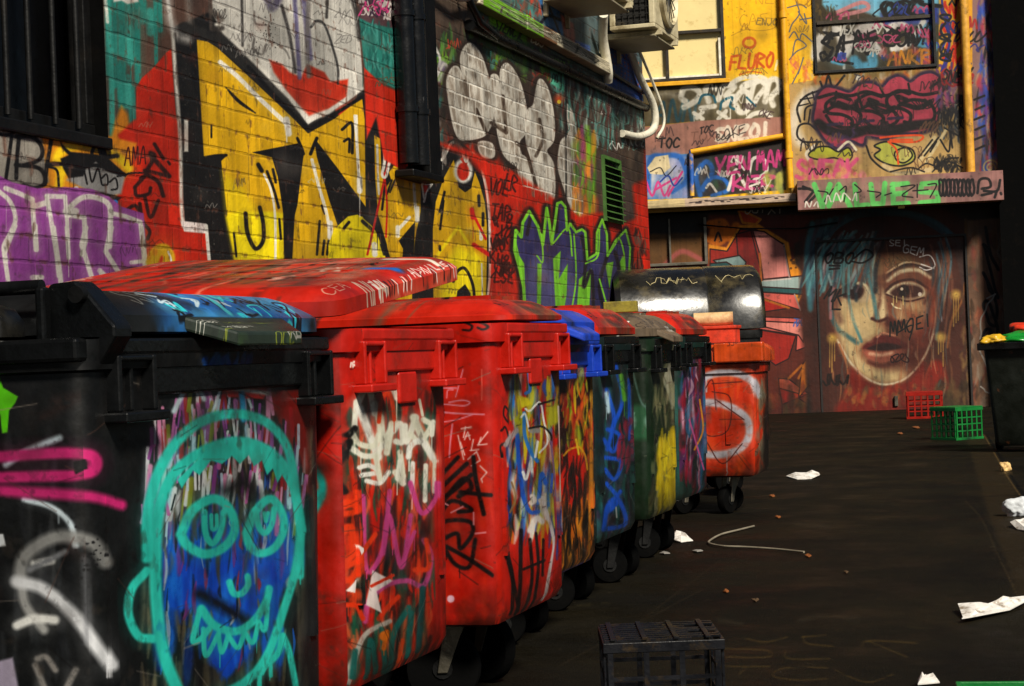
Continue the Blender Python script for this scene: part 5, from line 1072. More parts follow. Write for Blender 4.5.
M_LIDR2 = lid_paint((176,28,10), 8, [(110,70,50),(96,68,52),(196,54,24),(150,24,10),(130,94,70),(40,28,24)], [(30,14,12),(220,200,190)], 60)
M_LIDR = lid_paint((176,26,10), 5, [(120,60,44),(206,96,70),(170,30,10),(214,120,96)], [(40,16,12),(210,180,160)], 20, lid2_marks)
M_LIDG = lid_paint((96,82,66), 9, [(120,104,84),(70,58,46),(140,120,96),(60,50,40)], [(200,200,196),(30,26,24)], 26)
M_LIDK = lid_paint((24,22,18), 12, [(46,40,30),(70,62,44),(30,28,24),(90,80,56)], [(150,140,110),(170,160,130),(120,110,80),(190,180,150)], 26)
M_LIDO = lid_paint((196,68,18), 14, [(226,110,40),(180,60,16),(150,70,30)], [(90,36,18)], 14)

def sheet_uv(x0, x1, y0, y1):
    return lambda co, n: ((co.x - x0) / (x1 - x0), (co.y - y0) / (y1 - y0)) if abs(n.z) > .5 else (((co.y - y0) / (y1 - y0)), .1 + (co.z) * .8 % 1)

# ================================================================== bins
def rrect(hx, hy, r, z, n=4):
    pts = []
    for (cx, cy, a0) in ((hx-r, hy-r, 0), (-hx+r, hy-r, 90), (-hx+r, -hy+r, 180), (hx-r, -hy+r, 270)):
        for k in range(n+1):
            a = math.radians(a0 + 90*k/n); pts.append((cx + r*math.cos(a), cy + r*math.sin(a), z))
    return pts

def make_body(b, root, mat):
    W = b.y1 - b.y0; hx, hy = b.dep/2, W/2; zb, zr = b.zb, b.zr
    m = MB(); R = []
    for ins, z, r in ((.09, zb, .03), (.05, zb+.012, .035), (.033, zb+.045, .04), (.028, zb+.25, .04), (.018, zr-.22, .04), (.016, zr-.065, .04), (.002, zr-.06, .05), (-.004, zr-.03, .07), (-.004, zr-.004, .07), (.002, zr, .065)):
        R.append(rrect(hx-ins, hy-ins, r, z))
    m.loft(R, cap0=True, cap1=False)
    k = len(m.v); R2 = [rrect(hx-ins, hy-ins, .06, z) for ins, z in ((-.004, zr), (.03, zr), (.045, zr-.03), (.06, zr-.5), (.1, zb+.05))]
    m.loft(R2, cap0=False, cap1=True)
    if b is not B9:          # moulded upright ribs on the near end and the front
        def rib(P, A, B_, C_): m.obox(P, A, B_, C_)
        for x in (-b.dep*.24, b.dep*.24): rib((x-.016, -hy+.020, zb+.22), (.032,0,0), (0,.03,0), (0,0,zr-zb-.36))
        for y in (-hy+.10, hy-.10): rib((hx-.040, y-.014, zb+.22), (.022,0,0), (0,.028,0), (0,0,zr-zb-.46))
    return m.build('body', mat, root, smooth=38, uvfun=b.uv)

def make_comb(b, root, mat, near=.10, far=.0, ribs=True):
    """lifting rail along the front with a pocket near each end"""
    W = b.y1 - b.y0; hx, hy = b.dep/2, W/2; zr = b.zr; ya, yb = -hy+near, hy-far
    m = MB(); m.box(hx-.04, hx+.006, ya+.005, yb-.005, zr-.034, zr-.002); m.box(hx-.04, hx-.006, ya+.14, yb-.14, zr-.115, zr-.035)
    if ribs: m.box(hx-.045, hx-.008, (ya+yb)/2-.065, (ya+yb)/2+.065, zr-.20, zr-.116)
    m.build('lifting_rail', mat, root, bevel=.006)
    pw, ph = min(.15, W*.2), .108
    for y0 in (ya, yb-pw):
        y1 = y0+pw; z1 = zr-.0345; z0 = z1-ph; p = MB(); x1 = hx+.012; x0 = hx-.04
        p.box(x0, x1, y0, y0+.014, z0, z1); p.box(x0, x1, y1-.014, y1, z0, z1); p.box(x0, x1, y0+.014, y1-.014, z1-.012, z1-.001); p.box(x0, x1+.02, y0-.01, y1+.01, z0-.02, z0)
        p.box(x0, x1-.014, (y0+y1)/2-.005, (y0+y1)/2+.005, z0, z1-.012); p.box(x0, x0+.012, y0+.014, y1-.014, z0, z1-.012)
        p.build('lifting_pocket', mat, root, bevel=.004)

def make_wheel(root, x, y, top, r=.095, steer=0.0, fm=None):
    """castor: fork part with a tyre and hub of its own"""
    rot = Matrix.Translation((x, y, 0)) @ Matrix.Rotation(steer, 4, 'Z')
    f = MB()
    def bx(*a): f.box(*a, M=rot)
    bx(-.055, .055, -.05, .05, top-.014, top)
    off = -.03
    for s in (-1, 1):
        vs = [(off-.016, s*.036, r-.012), (off+.016, s*.036, r-.012), (.045, s*.036, top-.014), (-.02, s*.036, top-.014)]
        vo = [(p[0], p[1]+s*.006, p[2]) for p in vs]
        V = [tuple(rot @ Vector(p)) for p in vs+vo]
        f.add(V, [(0,1,2,3),(7,6,5,4),(0,4,5,1),(1,5,6,2),(2,6,7,3),(3,7,4,0)])
    fo = f.build('castor', fm or M_ZINC, root, bevel=.003)
    t = MB(); c = rot @ Vector((off, 0, r)); ax = rot.to_3x3() @ Vector((0, 1, 0)); rings = []
    for o_, rr in ((-.028, r-.02), (-.026, r-.006), (-.016, r), (.016, r), (.026, r-.006), (.028, r-.02)):
        rings.append([tuple(c + ax*o_ + (rot.to_3x3() @ Vector((math.cos(k*math.pi/12), 0, math.sin(k*math.pi/12))))*rr) for k in range(24)])
    t.loft(rings); to = t.build('tyre', M_RUBBER, fo, smooth=35)
    h = MB(); h.cyl(c, ax, .032, .066, 14); h.build('hub', M_DARKMET, fo, smooth=40)

def make_wheels(b, root, r=.115, steer=(.3,-.5,.1,.8), fm=None):
    W = b.y1 - b.y0; hx, hy = b.dep/2, W/2; k = 0
    for sx in (1, -1):
        for sy in (-1, 1):
            make_wheel(root, sx*(hx-.25), sy*(hy-.2), b.zb+.01, r, steer[k], fm); k += 1

def make_lid(b, root, mat, corners=None, over=.0, skirt=.05, dome=.07, inset=.09, ribs=True, handle=True, hmat=None, front_drop=.0):
    """moulded lid: skirt, chamfer and crowned top over four corner points (front-near, front-far, back-far, back-near)"""
    W = b.y1 - b.y0; hx, hy, zr = b.dep/2+over, W/2+over, b.zr+.006
    if corners is None: corners = [(hx,-hy,zr),(hx,hy,zr),(-hx,hy,zr),(-hx,-hy,zr)]
    cn = [np.array(p, float) for p in corners]
    nrm = np.cross(cn[3]-cn[0], cn[1]-cn[0]); nrm /= np.linalg.norm(nrm)
    if nrm[2] < 0: nrm = -nrm
    LX = np.linalg.norm(cn[3]-cn[0]); LY = np.linalg.norm(cn[1]-cn[0])
    def pt(u, v, h):  # u 0 front..1 back ; v 0 near..1 far
        return (1-u)*((1-v)*cn[0]+v*cn[1]) + u*((1-v)*cn[3]+v*cn[2]) + nrm*h
    m = MB()
    def ring(ins, h, r=.06, n=4):
        out = []
        for (sx, sy, a0) in ((1,1,0),(0,1,90),(0,0,180),(1,0,270)):
            for k in range(n+1):
                a = math.radians(a0+90*k/n)
                X = (LX-ins-r if sx else ins+r) + r*math.cos(a); Y = (LY-ins-r if sy else ins+r) + r*math.sin(a)
                out.append((X, Y))
        return [tuple(pt(X/LX, Y/LY, h - front_drop*max(0, 1 - X/LX*2.6)*(h > skirt*.6))) for X, Y in out]
    R = [ring(.012, 0), ring(0, .004), ring(0, skirt*.8), ring(.01, skirt)]
    for t in (.25, .5, .75, 1.0): R.append(ring(.01+inset*t, skirt+dome*math.sin(t*math.pi/2)))
    for t in (.3, .6): R.append(ring((.01+inset)+t*(min(LX,LY)/2-inset-.08), skirt+dome*(1+.14*t)))
    m.loft(R, cap0=True, cap1=True)
    if ribs:
        for v in (.3, .5, .7):
            P = pt(.16, v, skirt+dome*.9); m.obox(P - (pt(.16,v+.02,0)-pt(.16,v,0)), (pt(.84,v,0)-pt(.16,v,0)), (pt(.16,v+.04,0)-pt(.16,v,0)), nrm*dome*.28)
    def uvf(co, n):
        d = np.array(co) - cn[0]; a = cn[3]-cn[0]; c_ = cn[1]-cn[0]
        return (float(d @ c_ / (c_ @ c_))*.9+.05, float(d @ a / (a @ a))*.9+.05 + float(d @ nrm)*.5)
    o = m.build('lid', mat, root, smooth=30, uvfun=uvf)
    if handle:
        h = MB(); y0, y1 = .26, .78
        P = [pt(.02, y0, .012), pt(-.09, y0+.10, -.03), pt(-.09, y1-.10, -.03), pt(.02, y1, .012)]
        Q = [p + nrm*.03 for p in P]
        h.add(P+Q, [(3,2,1,0),(4,5,6,7),(0,1,5,4),(1,2,6,5),(2,3,7,6),(3,0,4,7)])
        h.build('handle', hmat or mat, o, bevel=.006, uvfun=lambda co, n: ((co.y*1.7) % 1, (co.x*1.7+co.z) % 1))
    return o

def bin_root(b, name, label, group='bins lined up along the painted brick wall', rz=0):
    return thing(name, (-b.d - b.dep/2, (b.y0+b.y1)/2, 0), label, 'bin', group, rz)

def L(b, P):   # world -> bin's own space
    return (P[0] + b.d + b.dep/2, P[1] - (b.y0+b.y1)/2, P[2])

# nearest, black with the turquoise head
r1 = bin_root(B1, 'wheeled_bin', 'black bin with a big turquoise cartoon head sprayed on its front, nearest of the row')
make_body(B1, r1, B1.mat); make_comb(B1, r1, M_BLACK, ribs=False); make_wheels(B1, r1)
lo1 = make_lid(B1, r1, M_LID1, [(B1.dep/2,-(B1.y1-B1.y0)/2+.12,B1.zr+.006),(B1.dep/2,(B1.y1-B1.y0)/2-.02,B1.zr+.006),(-B1.dep/2,(B1.y1-B1.y0)/2-.02,B1.zr+.006),(-B1.dep/2,-(B1.y1-B1.y0)/2+.12,B1.zr+.006)], skirt=.045, dome=.045, inset=.10, hmat=M_LID1B, ribs=False)
hx, hy = B1.dep/2, (B1.y1-B1.y0)/2
# pivot lug of the lid on the near end, and the round bar along the end
m = MB(); prof = [(hx-.115,1.10),(hx-.115,1.245),(hx-.10,1.268),(hx-.045,1.272),(hx-.025,1.255),(hx+.035,1.185),(hx+.035,1.165),(hx-.01,1.10)]
ya_, yb_ = -hy+.05, -hy+.115
pa = [(x, ya_, z) for x, z in prof]; pb = [(x, yb_, z) for x, z in prof]; n = len(prof)
m.add(pa+pb, [tuple(range(n)), tuple(range(2*n-1, n-1, -1))] + [(i+n, (i+1)%n+n, (i+1)%n, i) for i in range(n)])
m.box(hx-.115, hx-.095, ya_-.03, ya_-.001, 1.14, 1.262); m.build('lid_hinge', M_BLACK, r1, bevel=.006)
m = MB(); m.cyl((hx-.035, ya_-.008, 1.245), (0,1,0), .016, .02, 18); m.build('hinge_pin', M_DARKMET, r1, smooth=40)
m = MB(); m.tube([(-hx+.02,-hy+.1,1.262),(-hx+.2,-hy+.1,1.266),(hx-.14,-hy+.09,1.266)], .014, 10); m.build('lid_bar', M_BLACK, r1, smooth=60)
m = MB(); m.box(-hx-.01, hx-.01, -hy-.012, -hy+.03, 1.12, 1.165); m.build('end_ledge', M_BLACK, r1, bevel=.008)
m = MB(); m.loft([rrect(hx-.10-i, .05, .02, z) for i, z in ((0,1.172),(0,1.20),(.02,1.225),(.05,1.235))]); lf = m.build('lid_flap', M_BLACK, r1, smooth=40); lf.location = (-.08, -hy+.055, 0)

r2 = bin_root(B2, 'wheeled_bin', 'red bin with white and pink scrawls and its scuffed red lid propped crookedly open')
make_body(B2, r2, B2.mat); make_comb(B2, r2, M_REDPL); make_wheels(B2, r2, .12, (.5,-.3,.1,.8))
make_lid(B2, r2, M_LIDR, [L(B2,(-1.70,4.07,1.205)), L(B2,(-1.70,5.0,1.322)), L(B2,(-2.66,5.0,1.36)), L(B2,(-2.66,4.07,1.235))], skirt=.05, dome=.022, inset=.05, handle=False)
r3 = bin_root(B3, 'wheeled_bin', 'red bin with thin pink writing and black tags on its end, lid shut')
make_body(B3, r3, B3.mat); make_comb(B3, r3, M_REDPL); make_wheels(B3, r3, .12, (.25,-.4,.1,.8))
make_lid(B3, r3, M_LIDR2, [(B3.dep/2,-(B3.y1-B3.y0)/2+.16,B3.zr+.004),(B3.dep/2,(B3.y1-B3.y0)/2,B3.zr+.008),(-B3.dep/2,(B3.y1-B3.y0)/2,B3.zr+.01),(-B3.dep/2,-(B3.y1-B3.y0)/2+.16,B3.zr+.004)], skirt=.035, dome=.045, inset=.1, handle=False, front_drop=.01)

r4 = bin_root(B4, 'wheeled_bin', 'bin with blue lid and lifting rail, its body sprayed orange, red and black')
make_body(B4, r4, B4.mat); make_comb(B4, r4, M_BLUEPL, ribs=False); make_wheels(B4, r4, .085, fm=M_DARKMET); make_lid(B4, r4, M_BLUEPL, skirt=.06, dome=.04, inset=.08, handle=True)
r5 = bin_root(B5, 'wheeled_bin', 'dark bin with blue bubble writing and a short red lid')
make_body(B5, r5, B5.mat); make_comb(B5, r5, M_BLACK, ribs=False); make_wheels(B5, r5, .085, fm=M_DARKMET); make_lid(B5, r5, M_LIDR2, skirt=.04, dome=.08, inset=.1, handle=False)
r6 = bin_root(B6, 'wheeled_bin', 'dark green bin with yellow streaks down its front and a grey-brown lid')
make_body(B6, r6, B6.mat); make_comb(B6, r6, M_BLACK, ribs=False); make_wheels(B6, r6, .085, fm=M_DARKMET); make_lid(B6, r6, M_LIDG, skirt=.05, dome=.06, inset=.1, handle=True)
r7 = bin_root(B7, 'wheeled_bin', 'teal and purple sprayed bin with red lid beside the pale S bin')
make_body(B7, r7, B7.mat); make_comb(B7, r7, M_BLACK, ribs=False); make_wheels(B7, r7, .085, fm=M_DARKMET); make_lid(B7, r7, M_LIDR2, skirt=.04, dome=.08, inset=.1, handle=False)
r8 = bin_root(B8, 'wheeled_bin', 'orange-red bin with a large pale S sprayed on its end')
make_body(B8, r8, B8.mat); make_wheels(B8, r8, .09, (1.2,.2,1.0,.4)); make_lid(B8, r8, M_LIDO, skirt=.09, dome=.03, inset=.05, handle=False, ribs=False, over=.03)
m = MB(); m.box(B8.dep/2-.27, B8.dep/2+.05, -(B8.y1-B8.y0)/2-.045, -(B8.y1-B8.y0)/2+.05, 1.0, 1.125); m.build('lid_grip', M_LIDO, r8, bevel=.008, uvfun=lambda co, n: (co.x*1.3 % 1, co.z % 1))

# big black bin with a barrel lid
r9 = bin_root(B9, 'wheeled_bin', 'black bin with a scratched shiny barrel-shaped lid behind the orange-red bin', rz=.3)
make_body(B9, r9, B9.mat); make_wheels(B9, r9)
W9 = B9.y1-B9.y0; m = MB(); prof = []; ra, rh = W9/2+.01, .49
for k in range(17):
    a = math.pi*k/16; prof.append((-math.cos(a)*ra, B9.zr+.01+ (math.sin(a)**.8)*rh))
xs = [(-B9.dep/2-.02, .93), (-B9.dep/2+.02, 1.0), (B9.dep/2-.40, 1.0), (B9.dep/2-.385, .985), (B9.dep/2-.37, 1.0), (B9.dep/2-.03, 1.0), (B9.dep/2, .985), (B9.dep/2+.03, .90), (B9.dep/2+.035, .80)]
rings = []
for x, s in xs: rings.append([(x, y*s, B9.zr+.01+(z-B9.zr-.01)*s) for y, z in prof])
m.loft(rings)
m.build('lid', plain('polished_black_lid', (20, 18, 13), .25, var=.5, scale=5, dirt=(84, 74, 48), dlo=.5, dhi=.72, bump=.12, bscale=30, spec=1.0), r9, smooth=40)
for x0 in (-.30, -.2, .22):   # scratched hand-writing on the lid's near slope
    r = random.Random(int(x0*100)); pts = []; m = MB()
    for j in range(15):
        a = .80 + r.uniform(-.10, .10); x = x0 + j*.019 + r.uniform(-.012,.012)
        pts.append((x, -math.cos(a)*ra*1.004, B9.zr+.01+math.sin(a)**.8*rh*1.004))
    m.tube(pts, .0022, 5); m.build('scratched_tag', plain('scratch', (190,176,130), .6), r9)

# rubbish lying on the lids
def lump(name, loc, size, mat, label, cat, seed=1, rz=0, flat=1.0, group=None):
    bm = bmesh.new(); bmesh.ops.create_icosphere(bm, subdivisions=4, radius=1)
    for v in bm.verts:
        n = mnoise.noise(v.co*1.6 + Vector((seed*3.1, 0, 0)))*.35 + mnoise.noise(v.co*4 + Vector((seed, 2, 0)))*.16 + mnoise.noise(v.co*9 + Vector((seed, 5, 0)))*.05
        v.co *= 1+n; v.co.z = max(v.co.z*flat, -.55)
        v.co.x *= size[0]; v.co.y *= size[1]; v.co.z = (v.co.z+.55)*size[2]
    me = bpy.data.meshes.new(name); bm.to_mesh(me); bm.free(); me.materials.append(mat)
    for p in me.polygons: p.use_smooth = True
    o = bpy.data.objects.new(name, me); COL.objects.link(o); o.location = loc; o.rotation_euler = (0,0,rz)
    return tag_o(o, label, cat, group)
m = MB(); m.box(-.12,.12,-.10,.10,0,.10); m.box(-.13,.13,-.11,.11,.095,.115)
o = m.build('carton', plain('red_carton', (200,52,20), .6, dirt=(120,40,20)), None, bevel=.004); o.location = (-2.33, 11.7, 1.128); o.location.y = 12.2; o.location.x = -2.36; tag_o(o, 'small red carton standing on the orange-red bin', 'carton')
m = MB(); m.cyl((0,0,.045), (1,.2,0), .045, .26, 16); o = m.build('paper_roll', plain('cream_roll', (206,170,120), .6, dirt=(150,90,50)), None, smooth=40)
o.location = (-2.40, 12.22, 1.245); tag_o(o, 'cream cardboard roll resting on the small red carton', 'roll')
M_BAGW = plain('white_plastic_bag', (200,204,208), .3, var=.2, bump=.5, bscale=22)
M_BAGK = plain('black_plastic_bag', (12,12,13), .25, var=.2, bump=.6, bscale=22)
m = MB(); m.obox((-.09,-.06,0),(.18,.02,0),(-.02,.12,0),(0,0,.06)); o = m.build('carton', plain('olive_carton', (130,120,30), .6, dirt=(60,50,20)), None, bevel=.004); o.location = (-2.42,9.78,1.31); tag_o(o, 'flat olive carton on the red lid of the teal bin', 'carton')

# ================================================================== left brick wall
wall = thing('brick_wall', (-DL, 10, 0), 'long brick wall covered in yellow, purple and red graffiti behind the row of bins', 'wall')
def WL(p): return (p[0]+DL, p[1]-10, p[2])
m = MB()
WX0, WX1, WZ0, WZ1 = WY0, 6.03, 1.955, 3.6      # the barred window's opening
def wq(y0, y1, z0, z1):
    ny, nz = max(1, int((y1-y0)/2)), 1
    P = [(0, y0-10, z0), (0, y1-10, z0), (0, y1-10, z1), (0, y0-10, z1)]
    m.face(P, [((y-WY0)/(WY1-WY0), z/WTOP) for y, z in ((y0,z0),(y1,z0),(y1,z1),(y0,z1))])
wq(WY0, WX1, 0, WZ0); wq(WX1, WY1, 0, WZ0); wq(WX1, WY1, WZ0, WZ1); wq(WX1, WY1, WZ1, WTOP); wq(WY0, WX1, WZ1, WTOP)
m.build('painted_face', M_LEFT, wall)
m = MB(); y0, y1 = WY0-10, WY1-10
m.box(-.6, -.35, y0-4, y1-.002, 0, 6.4)                      # body of the wall behind
m.box(-.35, -.001, WX1-10, y1, -.01, WZ0+.0); m.box(-.349, -.002, WX1-10, y1-.001, WZ0, 6.4); m.box(-.35, -.001, y0-4, WX1-10-.001, -.01, WZ0-.001); m.box(-.35, -.001, y0-4, WX1-10-.001, WZ1, 6.4); m.box(-.35,-.001,y0-4,y0-.001,WZ0,WZ1)
m.box(-.001, .0005, y0-4, y0-.001, 0, 6.4); m.box(-.001,.0005,y0,y1,WTOP+.001,6.4)
m.build('masonry', M_BRICKDK, wall)
win = MB()
for z in (WZ0, WZ1-.05): win.box(-.12, -.05, WX0-10, WX1-10-.002, z, z+.05)
for y in (WX1-.055,): win.box(-.119, -.051, y-10, y+.05-10, WZ0+.05, WZ1-.05)
wf = win.build('window_frame', M_DARKMET, wall, bevel=.004)
m = MB(); m.box(-.2, -.16, WX0-10, WX1-10-.002, WZ0, WZ1); m.build('window_pane', M_GLASSDK, wf)
for y in (5.42, 5.56, 5.72, 5.30, 5.88):
    m = MB(); m.tube([(-.03, y-10, WZ0+.02), (-.03, y-10, WZ1)], .011, 8); m.build('window_bar', M_DARKMET, wf, smooth=60)
m = MB(); m.box(-.05, .02, WX0-10, WX1-10, WZ0-.045, WZ0-.002); m.build('window_sill', M_DARKMET, wf, bevel=.006)

# vent
m = MB(); vy0, vy1, vz0, vz1 = 13.28, 13.82, 2.07, 2.56
m.box(0, .02, vy0-10, vy0+.03-10, vz0, vz1); m.box(0, .02, vy1-.03-10, vy1-10, vz0, vz1); m.box(0,.02,vy0+.03-10,vy1-.03-10,vz0,vz0+.025); m.box(0,.02,vy0+.03-10,vy1-.03-10,vz1-.025,vz1)
m.box(.0005, .002, vy0+.03-10, vy1-.03-10, vz0+.025, vz1-.025, 1)
for k in range(9):
    z = vz0+.035+k*.048; m.obox((.003, vy0+.03-10, z), (0, vy1-vy0-.06, 0), (.045, 0, -.02), (0, 0, .006))
m.build('louvre_vent', [plain('green_vent', (58,96,34), .6, dirt=(40,34,26)), M_GLASSDK], wall)

# pipes and duct
m = MB()
for y, x in ((9.03, .06), (9.17, .07)):
    m.tube([(x, y-10, 4.4), (x, y-10, 2.12)], .052, 14); 
    for z in (2.4, 2.9, 3.1): m.cyl((x, y-10, z), (0,0,1), .062, .03, 14)
m.build('downpipe', plain('black_gloss_pipe', (8,8,9), .22, dirt=(120,120,120), dlo=.7, dhi=.74, dscale=9, spec=.4), wall, smooth=40)
m = MB(); m.box(.0015, .10, 9.25-10, 9.42-10, 2.08, 4.4); m.box(.0015, .11, 8.96-10, 9.43-10, 2.045, 2.085); m.build('service_duct', plain('black_duct', (5,5,5), .5, spec=.2), wall, bevel=.008)
m = MB(); m.box(.001, .085, 10.25-10, 13.40-10, 3.16, 3.245); m.box(.001,.092, 11.2-10,11.26-10,3.155,3.25); m.box(.001,.092,12.4-10,12.46-10,3.155,3.25)
def trk(c):
    r = random.Random(5)
    c.poly([(.02,0),(.42,0),(.42,1),(.02,1)], (112,176,20)); c.poly([(.42,0),(.52,0),(.52,1),(.42,1)], (120,84,54))
    for i in range(60): c.stroke([(r.uniform(.0,1), r.uniform(.1,.9)) for _ in range(3)], .012, r.choice([(60,54,40),(40,36,24),(206,200,180)]), .3)
m.build('cable_trunking', strokes_to('trunking_paint', (206,194,164), trk, 1, 1, 300, .5), wall, bevel=.006, uvfun=lambda co, n: ((co.y+10-10.25)/3.15, (co.z-3.16)/.085))
m = MB(); m.tube([(.03, 10.2-10, 3.03), (.03, 14.7-10, 3.07)], .034, 10); m.build('shadow_band_tube', M_BLACK, wall, smooth=60)  # black tube stands in for the shadow band below the trunking
m = MB(); m.tube([(.02, 13.4-10, 3.215), (.02, 14.68-10, 3.19)], .014, 8); m.build('steel_conduit', M_ZINC, wall, smooth=60)
m = MB(); m.tube([(.05, 9.15-10, 3.30),(.07,9.5-10,3.17),(.07,9.9-10,3.13),(.06,10.3-10,3.2)], .02, 8); m.build('grey_cable', plain('grey_cable', (150,146,140), .5), wall, smooth=60)
m = MB(); m.tube([(.06, 10.05-10, 3.2),(.08,10.25-10,3.05),(.07,10.6-10,3.02)], .022, 8); m.build('black_cable', M_BLACK, wall, smooth=60)

# air-conditioning units on the wall
M_GRILLE = plain('dark_grille', (22, 20, 16), .6, .2, dirt=(60,52,36))
def make_ac(y0, z0, label):
    t = thing('air_conditioner', (-DL, y0, z0), label, 'air conditioner', 'air conditioners high on the brick wall')
    x0, x1, w, h = .12, .46, .82, .62
    c = MB(); c.box(x0, x1-.002, 0, w, .0, .03); c.box(x0, x1-.002, 0, w, h-.03, h)
    for x in (x0, x1-.042): c.box(x, x+.04, .0, .03, .03, h-.03)
    c.box(x0, x0+.03, .03, w, .03, h-.03); c.box(x1-.03, x1-.001, .03, w, .03, h-.03); c.box(x0, x1-.03, w-.03, w-.001, .03, h-.03)
    cas = c.build('casing', M_CREAM, t, bevel=.005)
    g = MB(); g.box(x0+.03, x1-.045, .03, .04, .03, h-.03)
    for k in range(11): g.box(x0+.04, x1-.042, .008, .014, .05+k*.052, .056+k*.052)
    for k in range(6): g.box(x0+.05+k*.045, x0+.054+k*.045, .014, .019, .03, h-.03)
    g.build('coil_grille', M_GRILLE, t)
    f = MB(); R = []
    for rr, xx in ((.26, x1), (.26, x1+.03), (.235, x1+.045), (.225, x1+.03), (.22, x1+.006)): R.append([(xx, w/2+rr*math.cos(k*math.pi/16), h/2+rr*math.sin(k*math.pi/16)) for k in range(32)])
    f.loft(R, cap0=False); f.build('fan_ring', M_CREAM, t, smooth=35)
    f = MB()
    for k in range(5): f.cyl((x1+.02, w/2, h/2), (1,0,0), .04+k*.04, .004, 24) if False else None
    for k in range(8):
        a = k*math.pi/8; f.tube([(x1+.025, w/2-.22*math.cos(a), h/2-.22*math.sin(a)), (x1+.025, w/2+.22*math.cos(a), h/2+.22*math.sin(a))], .004, 5)
    f.build('fan_guard', M_GRILLE, t)
    for y in (.14, w-.14):
        b = MB(); b.box(0.001, x1+.02, y-.02, y+.02, -.04, -.004); b.box(0.001, .03, y-.019, y+.019, -.0405-.1, -.041); b.build('bracket', M_CREAM, t, bevel=.003)
    m_ = MB(); m_.box(.02, x1-.02, .06, w-.06, -.056, -.042); m_.build('drip_tray', plain('galvanised_tray', (150,142,116), .5, .3, dirt=(90,76,50)), t, bevel=.004)
    return t
make_ac(11.75, 3.50, 'cream air conditioner over the cable trunking, nearer of the two')
make_ac(13.22, 3.46, 'cream air conditioner with its dark side grille towards us, by the yellow wall')
def hose(pts, r, label, mat):
    m = MB(); P = crom(pts, 6); m.tube(P, r, 10); o = m.build('insulated_pipe', mat, None, smooth=60); tag_o(o, label, 'pipe', 'white pipes from the air conditioners'); return o
M_LAG = plain('white_lagging', (206,200,180), .6, var=.2, dirt=(130,116,86), bump=.4, bscale=30)
hose([(-3.28,13.05,3.55),(-3.33,13.2,3.42),(-3.34,13.3,3.30),(-3.34,13.36,3.18),(-3.36,13.42,3.12)], .035, 'short white pipe dropping to the end of the cable trunking', M_LAG)
hose([(-3.30,13.7,3.6),(-3.35,14.1,3.48),(-3.36,14.45,3.3),(-3.32,14.70,3.12),(-3.31,14.76,2.98),(-3.33,14.70,2.88),(-3.36,14.35,2.80),(-3.385,13.9,2.78)], .03, 'long white lagged pipe curling round the corner of the brick wall', M_LAG)
hose([(-3.26,13.9,3.5),(-3.30,14.6,3.3),(-3.26,14.80,3.08),(-3.26,14.84,2.94),(-3.30,14.74,2.82)], .012, 'thin white pipe beside the lagged one at the wall corner', M_LAG)

# ================================================================== building at the end of the alley
fb = thing('painted_building', tuple(UP_O), 'yellow and graffiti-covered building closing the end of the alley', 'building')
def FP(u, z, n=0.0): return np.array([0,0,0.0]) + FU*u + FV*(z) + FN*n      # relative to UP_O (its z is 0)
UP_O0 = UP_O.copy()
z_t = 7.4
def UZ(px, py, n=0.0):          # where a sight line meets the upper wall: along it, height
    P = hit(px, py, UP_O + FN*n, FN) - UP_O; return float(P @ FU), float(P[2])
z_b = UZ(790, 206)[1]
def fuv(u, z): return (u/FW.w, z/FW.h)
# windows: left sash (u .2-2.03, z 5.26-7.2), right painted pane (3.37-5.19, 5.22-7.2)
wl_u, wl_z = UZ(726, 78); wr_u0, wr_z = UZ(815, 74); wr_u1 = UZ(937, 66)[0]
wins = [(.15, wl_u, wl_z, 7.2), (wr_u0, wr_u1, wr_z, 7.2)]
m = MB()
us = sorted({0.0, FW.w, *[w[0] for w in wins], *[w[1] for w in wins]}); zs = sorted({z_b, z_t, wl_z, wr_z, 7.2})
for i in range(len(us)-1):
    for j in range(len(zs)-1):
        uc, zc_ = (us[i]+us[i+1])/2, (zs[j]+zs[j+1])/2
        if any(w[0] < uc < w[1] and w[2] < zc_ < w[3] for w in wins): continue
        q = [(us[i],zs[j]),(us[i+1],zs[j]),(us[i+1],zs[j+1]),(us[i],zs[j+1])]
        m.face([FP(u,z) for u,z in q], [fuv(u,z) for u,z in q])
m.build('upper_wall', M_FAR_UP, fb)
m = MB(); m.obox(FP(-2.0,z_b-.0,-.25), FU*(FW.w+5), -FN*(OVER+1.5), FV*(z_t-z_b+.5)); m.obox(FP(-2,z_b,-.003), FU*1.998, -FN*.24, FV*(z_t-z_b)); m.obox(FP(FW.w+.002,z_b,-.003), FU*3, -FN*.24, FV*(z_t-z_b))
for w in wins:
    for (ua, ub, za, zb_) in ((w[0]-.02, w[0], w[2], w[3]), (w[1], w[1]+.02, w[2], w[3]), (w[0]-.02, w[1]+.02, w[2]-.02, w[2]), (w[0]-.02, w[1]+.02, w[3], w[3]+.02)):
        m.obox(FP(ua, za, -.004), FU*(ub-ua), -FN*.2, FV*(zb_-za))
m.build('rear_masonry', M_BRICKDK, fb)
def frame(w, name, mat, t=.06, dep=.07, out=.0, rails=(), stiles=()):
    f = MB(); u0, u1, z0, z1 = w
    for (a, b_, c_, d_) in ((u0, u1, z0, z0+t), (u0, u1, z1-t, z1), (u0, u0+t, z0+t, z1-t), (u1-t, u1, z0+t, z1-t)): f.obox(FP(a, c_, out-dep), FU*(b_-a), FN*dep, FV*(d_-c_))
    for z in rails: f.obox(FP(u0+t, z-t/2, out-dep+.01), FU*(u1-u0-2*t), FN*(dep-.014), FV*t)
    for (u, za, zb_) in stiles: f.obox(FP(u-t/2, za, out-dep+.005), FU*t, FN*(dep-.012), FV*(zb_-za))
    return f.build(name, mat, fb, bevel=.004)
